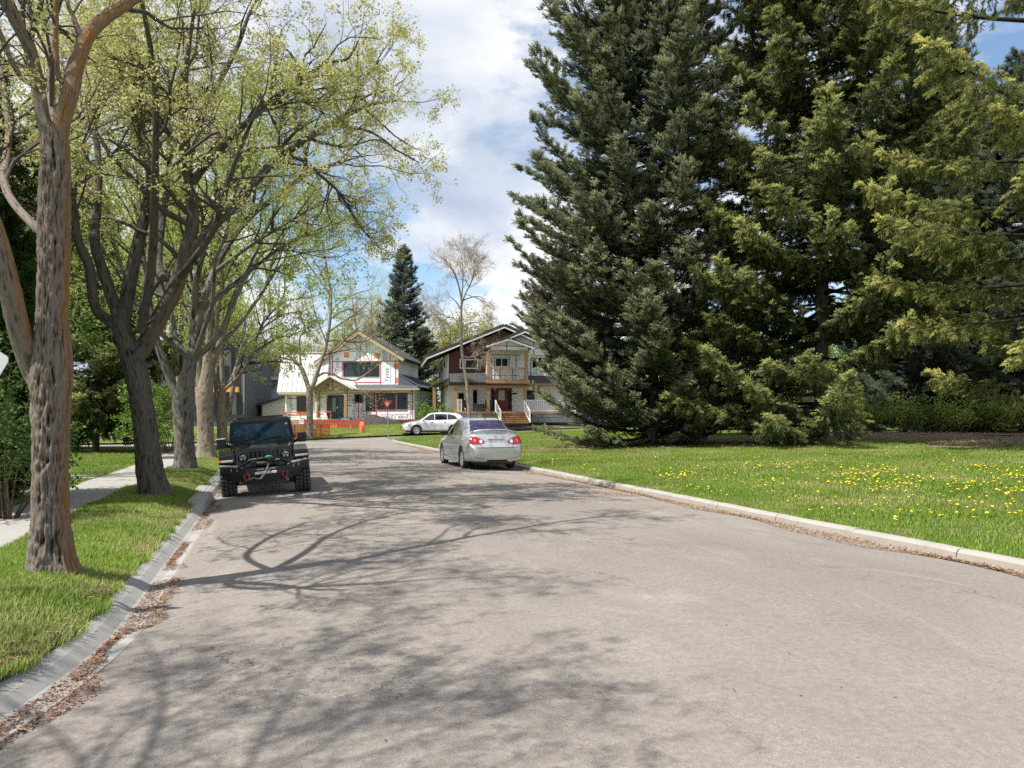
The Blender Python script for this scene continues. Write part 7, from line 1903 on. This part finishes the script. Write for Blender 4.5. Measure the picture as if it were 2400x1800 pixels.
for yy, zz in ((2.0, z2(530)), (4.5, z2(560)), (6.5, z2(540)), (3.0, z2(620)), (5.8, z2(640))):
    o = lettering('ZIP  ZIP  ZIP', .34, Matrix.Translation((-.072, yy, zz - B.zb)) @ mt_ @ FACE_Y, (M_PRINT_R, M_GREYPRINT)[int(yy) % 2], B.root)
# on the porch: two wicker chairs, a fire table, pots
def porch_at(zx, y, z): return B.root.matrix_basis @ Vector((u2(zx), y, z - B.zb))
def wicker(zx, label, rz):
    p = porch_at(zx, -1.1, z2(1058)); r = empty('wicker_chair', p, B.root.rotation_euler.z + rz, label, 'chair', 'wicker chairs on the porch')
    mw = bpy.data.materials.get('dark_wicker') or mat('dark_wicker', (.11, .085, .06), .8, var=.4, vs=14)
    MB().bbox(-.3, .3, -.3, .3, .32, .44, .04).build('seat', mw, r)
    MB().bhexa([(-.3, .22, .40), (.3, .22, .40), (.3, .32, .40), (-.3, .32, .40), (-.32, .36, 1.0), (.32, .36, 1.0), (.32, .44, 1.0), (-.32, .44, 1.0)], .03).build('backrest', mw, r)
    for s in (-1, 1):
        MB().bbox(s * .33 - .05, s * .33 + .05, -.28, .3, .58, .66, .02).build('armrest', mw, r)
        for y_ in (-.25, .25): MB().bbox(s * .3 - .03, s * .3 + .03, y_ - .03, y_ + .03, 0, .6, .01).build('leg', mw, r)
bpy.context.view_layer.update()
wicker(905, 'dark wicker chair on the porch, left of the fire table', rad(20))
wicker(1160, 'dark wicker chair on the porch, right of the fire table', rad(-20))
p = porch_at(1055, -1.2, z2(1058)); r = empty('fire_table', p, 0, 'dark grey fire table on the porch between two wicker chairs', 'table')
MB().bbox(-.38, .38, -.3, .3, 0, .6, .02).build('base', M_DGREY, r); MB().bbox(-.45, .45, -.36, .36, .6, .66, .015).build('table_top', M_DGREY, r)
rng = np.random.default_rng(5)
for zx, y_, zy, lab in ((1225, -2.6, 1150, 'flower pot with yellow flowers beside the front stairs'), (1060, -2.5, 1165, 'flower pot with pale yellow flowers before the porch, behind the silver car')):
    p = porch_at(zx, y_, 0); p.z = float(zfarl(p.x, p.y)); r = empty('flower_pot', p, 0, lab, 'flower pot')
    MB().lathe([(0, 0), (.2, 0), (.28, .45), (.25, .45), (.23, .40), (0, .40)], 20, 'z').build('pot', M_DGREY, r)
    q = rng.normal(size=(160, 3)) * np.array([.2, .2, .22]) + np.array([0, 0, .75]); V, F = leaves_np(q, .05, 2, .03, rng)
    link('leaves', mesh_np('leaves', V, [F]), M_LEAF_M, r, 'stuff')
    q = rng.normal(size=(60, 3)) * np.array([.2, .2, .2]) + np.array([0, 0, .88]); V, F = leaves_np(q, .05, 2, .02, rng)
    link('flowers', mesh_np('flowers', V, [F]), mat('yellow_flowers', (.75, .60, .12), .6), r, 'stuff')

# ================================================================== neighbours
S3 = 75 / F_PX
def u3(zx): return (380 + zx / 5.53 - 520) * S3
def z3(zy): return EYE + (Y_HOR - 780 - zy / 5.53) * S3
o3 = P(520, 1000, 75)
Cc = House('dark_modern_house', (o3[0], o3[1], .55), rad(-16), 'dark grey modern house with an orange band behind the row of elms')
Cc.part('wall', MB().prism([(u3(-250), .3), (u3(1070), .3), (u3(1070), z3(330)), (u3(960), z3(160)), (u3(-250), z3(240))], 0, 9), M_DGREY)
Cc.part('roof', MB().hexa([(u3(-300), -.6, z3(240)), (u3(985), -.6, z3(150)), (u3(985), 9.3, z3(150)), (u3(-300), 9.3, z3(240)), (u3(-300), -.6, z3(200)), (u3(985), -.6, z3(110)), (u3(985), 9.3, z3(110)), (u3(-300), 9.3, z3(200))]), M_DWIN)
Cc.part('bay', MB().box(u3(650), u3(915), -.5, -.003, z3(705), z3(235)), M_DGREY)
Cc.part('cedar_band', MB().box(u3(100), u3(1022), -.9, -.51, z3(772), z3(706)), M_ORANGEB)
Cc.part('corner_post', MB().box(u3(1046), u3(1066), -.05, .0, z3(1060), z3(450)), M_GREYSTEEL)
Cc.part('light_panel', MB().box(u3(905), u3(962), -.04, 0, z3(1060), z3(790)), M_GREYSTEEL)
Cc.part('light_panel', MB().box(u3(662), u3(728), -.55, -.51, z3(690), z3(460)), M_LGREY)
Cc.window(u3(740), u3(890), z3(690), z3(430), -.5, M_DWIN, M_PANE)
Cc.window(u3(640), u3(890), z3(1060), z3(800), 0, M_DWIN, M_PANE, (.5,))
Cc.window(u3(966), u3(1040), z3(1050), z3(800), 0, M_DWIN, M_PANE)
def simple_house(name, px0, px1, D, yt, ybot, label, wallm, roofm, rise, depth=7, zb=.7, shed=False, wins=()):
    S = D / F_PX; o = P((px0 + px1) / 2, 1000, D); h = House(name, (o[0], o[1], zb), rad(-16), label)
    w = (px1 - px0) * S; zt_ = EYE + (Y_HOR - yt) * S
    if shed:
        h.part('wall', MB().prism([(-w / 2, zb - .4), (w / 2, zb - .4), (w / 2, zt_ + rise), (-w / 2, zt_)], 0, depth), wallm)
        m = MB(); slope(m, -w / 2 - .5, zt_ - .15, w / 2 + .3, zt_ + rise + .1, -.5, depth + .3, .2); h.part('roof', m, roofm)
    else:
        h.part('wall', MB().box(-w / 2, w / 2, 0, depth, zb - .4, zt_), wallm)
        m = MB(); m.add([(-w / 2 - .5, -.5, zt_), (w / 2 + .5, -.5, zt_), (w / 2 + .5, depth + .5, zt_), (-w / 2 - .5, depth + .5, zt_), (-w * .2, depth * .45, zt_ + rise), (w * .2, depth * .45, zt_ + rise)],
                        [(0, 1, 5, 4), (1, 2, 5), (2, 3, 4, 5), (3, 0, 4), (3, 2, 1, 0)]); h.part('roof', m, roofm)
        h.part('gutter', MB().bar((-w / 2 - .5, -.55, zt_ - .02), (w / 2 + .5, -.55, zt_ - .02), .14, .16), M_DWIN)
    for a, b, c, d_ in wins: h.window((a - (px0 + px1) / 2) * S, (b - (px0 + px1) / 2) * S, EYE + (Y_HOR - d_) * S, EYE + (Y_HOR - c) * S, 0, M_DWIN, M_PANE)
    # siding boards as fine ledges, too thin to tell apart singly
    m = MB(); zz = zb
    while zz < zt_ - .1: m.box(-w / 2 + .02, w / 2 - .02, -.018, -.002, zz, zz + .02); zz += .18
    h.part('siding_ledges', m, wallm, None, 'stuff')
    h.part('downspout', MB().bar((-w / 2 + .1, -.1, zb), (-w / 2 + .1, -.1, zt_ - .1), .09, .09), M_DWIN)
    return h
simple_house('grey_house', 574, 592, 83, 897, 985, 'slim view of a light grey house right of the dark modern house', M_LGREY, M_SHING, .9, wins=((578, 584, 915, 930), (578, 584, 950, 966)))
simple_house('grey_house', 622, 690, 90, 892, 985, 'pale blue grey two storey house behind the white metal roof', M_LGREY, M_SHING, 2.2, wins=((628, 636, 905, 918),))
simple_house('garage', 612, 672, 79, 950, 985, 'low pale garage with a slanting dark roof left of the wrapped house', M_BEIGE, M_DWIN, .85, shed=True)
simple_house('pale_house', 985, 1010, 88, 925, 985, 'small piece of a pale house between the two unfinished houses', M_BEIGE, M_SHING, 1.2)

# ================================================================== building site in front of the wrapped house
def lattice(m, a, b, z0, z1, nh, nv, w=.028, sag=0.0):
    a, b = Vector(a), Vector(b); L = (b - a).length
    for i in range(nh):
        f = i / (nh - 1); n = 8
        for k in range(n):
            p = a + (b - a) * k / n; q = a + (b - a) * (k + 1) / n
            s0 = -sag * math.sin(math.pi * k / n) * f; s1 = -sag * math.sin(math.pi * (k + 1) / n) * f
            m.bar((p.x, p.y, z0 + (z1 - z0) * f + s0), (q.x, q.y, z0 + (z1 - z0) * f + s1), w * .3, w * 1.5)
    for i in range(nv):
        p = a + (b - a) * i / (nv - 1); s = -sag * math.sin(math.pi * i / (nv - 1))
        m.bar((p.x, p.y, z0), (p.x, p.y, z1 + s), w * 1.2, w * .3)
    return m
def safety_fence(posts, top, label, mesh_rows=7, mm=None, rail_m=None, braces=True):
    """posts: list of (px, ybase, D)"""
    pw = [P(px, yb, D) for px, yb, D in posts]
    base = pw[0].copy(); r = empty('safety_fence', base, 0, label, 'fence', 'orange safety fences of the building site')
    q = [Vector(p - base) for p in pw]
    for p in q:
        MB().bbox(p.x - .04, p.x + .04, p.y - .05, p.y + .05, p.z - .1, p.z + top + .04, .008).build('post', rail_m or M_LUMBER, r)
    for a, b in zip(q[:-1], q[1:]):
        MB().bar((a.x, a.y - .06, a.z + top), (b.x, b.y - .06, b.z + top), .04, .09).build('rail', rail_m or M_LUMBER, r)
        MB().bar((a.x, a.y - .06, a.z + .12), (b.x, b.y - .06, b.z + .12), .04, .08).build('rail', rail_m or M_LUMBER, r)
        m = MB(); n = max(4, int((b - a).length / .10))
        if not mesh_rows: continue
        lattice(m, (a.x, a.y - .09, 0), (b.x, b.y - .09, 0), (a.z + b.z) / 2 + .06, (a.z + b.z) / 2 + top - .02, mesh_rows + 3, n, .034, .05)
        m.build('netting', mm or M_SNOWF, r, 'stuff')
    return r
safety_fence([(652, 1034, 53.5), (690, 1033, 54), (752, 1030, 55), (772, 1029, 55.6)], 1.12, 'orange netting fence along the kerb round the street tree', 8)
safety_fence([(772, 1031, 55.8), (822, 1028, 57.5), (850, 1026, 58.6)], 1.15, 'open lumber frame fence right of the orange netting, before the plywood', 0, None, wood_mat('pinkish_lumber', (.60, .33, .22), (.70, .44, .30)))
safety_fence([(660, 993, 64), (704, 993, 64.2), (775, 991, 64.6)], .95, 'red orange rail fence further back before the wall', 0, M_SNOWF, M_SNOWF)
# orange rolled netting at the corner
p = P(849, 1026, 58.5); r = empty('netting_roll', p, 0, 'upright roll of orange netting at the right corner of the fence', 'fence roll')
MB().lathe([(.0, 0), (.17, 0), (.19, .5), (.17, 1.22), (0, 1.22)], 16, 'z').build('roll', M_SNOWF, r)
MB().bbox(-.24, -.16, -.05, .05, 0, 1.2, .01).build('post', M_LUMBER, r)
# dark red tarp fence between
p = P(790, 1012, 61); r = empty('tarp_screen', p, rad(-12), 'dull red tarpaulin screen behind the lumber fence', 'screen')
MB().bhexa([(-2.6, -.02, 0), (2.1, -.02, 0), (2.1, .02, 0), (-2.6, .02, 0), (-2.6, -.08, 1.0), (2.1, -.06, .95), (2.1, -.02, .95), (-2.6, -.04, 1.0)], .01).build('tarp', M_SNOWF_D, r)
for x in (-2.55, -1.0, .6, 2.05): MB().bbox(x - .04, x + .04, .03, .1, -.1, 1.08, .006).build('post', M_LUMBER, r)
# orange pallet leaning against it
p = P(773, 1018, 60.2); r = empty('orange_pallet', p, rad(-14), 'orange plastic lattice panel leaning on the red tarpaulin', 'pallet')
M_ = Matrix.Rotation(rad(-12), 4, 'X') @ Matrix.Rotation(rad(6), 4, 'Y')
for k in range(5): MB().box(-.45, .45, -.03, .0, .03 + k * .19, .11 + k * .19, M=M_).build('slat', M_SNOWF, r)
for k in range(5): MB().box(-.45 + k * .21, -.39 + k * .21, -.055, -.031, 0, .92, M=M_).build('upright', M_SNOWF, r)
# lumber stacks and plywood
def stack(px, py, D, L, n, label, rz, sheets=False, z=None):
    p = P(px, py, D); r = empty('lumber_stack', p, rz, label, 'lumber', 'lumber lying on the building site')
    for k in range(n):
        if sheets: MB().bbox(-L / 2 + random.uniform(-.05, .05), L / 2, -.6, .6, k * .05 + .08, k * .05 + .12, .005, 1).build('sheet', M_PLY, r)
        else:
            i, j = k % 4, k // 4
            MB().bbox(-L / 2 + random.uniform(-.2, .2), L / 2 + random.uniform(-.2, .2), i * .16 - .32, i * .16 - .18, j * .09 + .06, j * .09 + .14, .005, 1).build('plank', M_LUMBER, r)
    for x in (-L * .3, L * .3): MB().box(x - .05, x + .05, -.5, .5, 0, .06).build('bearer', M_LUMBER, r)
    return r
stack(820, 1021, 58.6, 2.9, 3, 'pale plywood sheets lying flat behind the open lumber frame', rad(-10), True)
stack(745, 1021, 58.5, 1.6, 8, 'short stack of planks beside the trunk inside the orange fence', rad(-12))
stack(712, 1019, 59, 1.5, 8, 'stack of planks left of the street tree inside the orange fence', rad(-15))
stack(705, 992, 66, 2.6, 12, 'stack of boards on the wall side behind the rear rail fence', rad(-14))
# signs on the fences
def board(px, py, D, w, h, label, m, lines=3, txt=None):
    p = P(px, py, D); p2 = p.copy(); r = empty('site_sign', p2, rad(-15), label, 'sign')
    MB().bbox(-w / 2, w / 2, -.015, .015, 0, h, .004, 1).build('board', m, r)
    for x in (-w * .35, w * .35): MB().box(x - .02, x + .02, .016, .05, -.8, h * .9).build('stake', M_LUMBER, r)
    if txt: lettering(txt, h * .8, Matrix.Translation((0, -.018, h * .48)) @ FACE_Y, M_SIGNW, r)
    else:
        for k in range(lines): MB().box(-w * .38, w * (.38 - .12 * (k % 2)), -.017, -.0155, h * (.78 - .24 * k), h * (.86 - .24 * k)).build('print_line', M_GREYPRINT, r)
    return r
board(709, 994, 62.5, .50, .55, 'white site notice on the left of the rear fence', M_SIGNW)
board(748.5, 993.5, 62.8, .50, .50, 'white site notice right of the street tree trunk', M_SIGNW)
board(735.5, 1005, 54.4, .32, .24, 'small white notice on the top rail of the orange fence', M_SIGNW, 2)
board(810, 988, 66.3, 1.2, .36, 'blue sign with white letters below the porch', M_SIGNB, txt='JOMA')
board(763, 982, 64, .35, .2, 'little white notice high on the rear fence', M_SIGNW, 1)
# soil heap
p = P(875, 1003, 67.2)
rng = np.random.default_rng(9); N = 46; gxm, gym = np.meshgrid(np.linspace(-1, 1, N), np.linspace(-1, 1, N)); rr2 = np.sqrt(gxm ** 2 + gym ** 2)
hz = np.clip(1 - rr2, 0, 1) ** .8 * (.75 + .5 * vn2(gxm, gym, 3, 5)) * 1.3 + .12 * (vn2(gxm, gym, 9, 6) - .5) * (rr2 < 1) - .12 * (rr2 >= .98)
V = np.column_stack([(gxm * 2.7 - .4 * gym).ravel(), (gym * 1.6).ravel(), hz.ravel() * .85]); i = np.arange(N - 1)[:, None] * N; j = np.arange(N - 1)[None]
sh = link('soil_heap', mesh_np('soil_heap', V, [np.stack([i + j, i + j + 1, i + N + j + 1, i + N + j], -1).reshape(-1, 4)], True), M_SOIL)
sh.location = (p[0], p[1], float(zfarl(p[0], p[1])) - .02); sh.rotation_euler = (0, 0, rad(-14))
tag(sh, 'heap of black soil against the wrapped wall right of the porch', 'soil heap')

# ================================================================== yield sign, edge sign
p = P(908.5, 1027, 55.5); p[2] = float(zright(p[0], p[1])); r = empty('yield_sign', p, rad(-17), 'red and white triangular yield sign on a steel post at the corner', 'traffic sign')
MB().tube([(0.06, 0, -.1), (.0, 0, 1.95), (-.03, 0, 2.62)], .035, 8).build('post', M_GALV, r)
def rtri(s, rr, n=5):
    pts = []
    for cx, cz, a0 in ((-s / 2 + rr * 1.73, -rr, 90), (0, -s * .866 + rr * 2, 210), (s / 2 - rr * 1.73, -rr, 330)):
        for k in range(n + 1): a = rad(a0 + 120 * k / n); pts.append((cx + rr * math.cos(a), cz + rr * math.sin(a)))
    return pts
T0 = 2.58
M_SRED = mat('sign_red', (.62, .02, .03), .4)
pl = MB().prism([(x - .025, z + T0) for x, z in rtri(.80, .05)], -.05, -.042).build('sign_plate', M_SRED, r)
MB().prism([(x * .98 - .025, z * .98 + T0 - .006) for x, z in rtri(.80, .05)], -.0415, -.036).build('white_edge', M_SIGNW, pl)
MB().prism([(x * .46 - .025, z * .46 + T0 - .125) for x, z in rtri(.80, .04)], -.056, -.051).build('white_centre', M_SIGNW, pl)
# parking sign, its corner just enters the picture at the left edge
c = P(-62, 848, 5.5); gz0 = float(zleft(c[0], c[1]))
r = empty('parking_sign', (c[0], c[1], gz0), rad(-20), 'white sign whose rounded corner shows at the left edge before the nearest elm', 'traffic sign')
hh = float(c[2] - gz0)
MB().tube([(0, .03, -.2), (0, .03, hh + .2)], .022, 10).build('post', M_GALV, r)
M_ = Matrix.Translation((0, 0, hh)) @ Matrix.Rotation(rad(32), 4, 'Y')
pl = MB().prism(rrect(-.22, .22, -.165, .165, .035, 5), -.003, .003, M=M_).build('sign_plate', mat('grey_sign_back', (.52, .53, .53), .5), r)
for k in range(4): MB().box(.01, .175, -.0045, -.0035, .058 - .037 * k, .068 - .037 * k, M=M_).build('print_line', M_DWIN, pl)

# ================================================================== small things on the right: dandelions, fence
fl = MB().lathe([(0, .012), (.012, .014), (.024, .008), (.020, .0), (0, 0)], 9, 'z').mesh('flower_head'); fl.materials.append(mat('dandelion_yellow', (.80, .56, .02), .7))
stm = MB().tube([(0, 0, -.09), (.004, .003, 0)], .004, 4).mesh('stem'); stm.materials.append(M_LEAF_M)
rng = np.random.default_rng(31)
cl = [(rng.uniform(1330, 2400), rng.uniform(1088, 1172)) for _ in range(55)]
cl = [(a, b) for a, b in cl if b < 1120 + (a - 1330) * .06]
spots = []
while len(spots) < 300:
    a, b = cl[rng.integers(len(cl))]; a += rng.normal(0, 26); b += rng.normal(0, 7)
    if a > 2410 or b < 1074 or a < 1290: continue
    q = G(a, b, .26); z = float(zright(q[0], q[1])); q = G(a, b, z)
    if q[0] < 7.5: continue
    spots.append((q[0], q[1], float(zright(q[0], q[1]))))
spots += [tuple(G(a, b, .2)[:2]) + (.18,) for a, b in ()]
for x, y, z in spots:
    o = link('dandelion', fl); o.location = (x, y, z + .085 + rng.uniform(-.02, .02)); o.rotation_euler = (rng.normal(0, .35), rng.normal(0, .35), 0); s = rng.uniform(.7, 1.1); o.scale = (s, s, s)
    tag(o, 'yellow dandelion flower in the lawn before the spruces', 'dandelion', 'dandelions in the lawn')
    k = link('stem', stm, None, o)
# more of them, further off and sparser
m = 260; ax, ay = rng.uniform(1290, 2400, m), rng.uniform(1072, 1210, m)
pts = []
for a, b in zip(ax, ay):
    q = G(a, b, .25)
    if q[0] > 7.5: pts.append((q[0], q[1], float(zright(q[0], q[1])) + .07))
scatter('dandelions_far', np.array(pts), np.column_stack([rng.normal(0, .3, len(pts)), rng.normal(0, .3, len(pts)), rng.random(len(pts))]), rng.uniform(.7, 1.1, len(pts)), fl.copy(), None)
# chain link fence behind the hedge
a, b = P(1540, 1000, 44), P(2480, 1000, 39); base = a.copy(); base[2] = float(zright(a[0], a[1])); r = empty('wire_fence', base, 0, 'dark wire fence with posts behind the hedge under the spruces', 'fence')
n = 9
for k in range(n + 1):
    q = a + (b - a) * k / n; MB().tube([(q[0] - base[0], q[1] - base[1], -.1), (q[0] - base[0], q[1] - base[1], 1.45)], .03, 8).build('post', M_DWIN, r)
MB().bar((0, 0, 1.4), (b[0] - base[0], b[1] - base[1], 1.4), .04).build('top_rail', M_DWIN, r)
m = MB(); Lf = np.hypot(*(b - a)[:2]); nn = int(Lf / .22)
for k in range(nn):
    for s in (0, 1):
        f0, f1 = k / nn, min(1, (k + 4) / nn)
        if s: f0, f1 = f1, f0
        m.bar(((b[0] - a[0]) * f0, (b[1] - a[1]) * f0 + .01, .02), ((b[0] - a[0]) * f1, (b[1] - a[1]) * f1 + .01, 1.38), .008)
m.build('wire_mesh', M_DWIN, r, 'stuff')
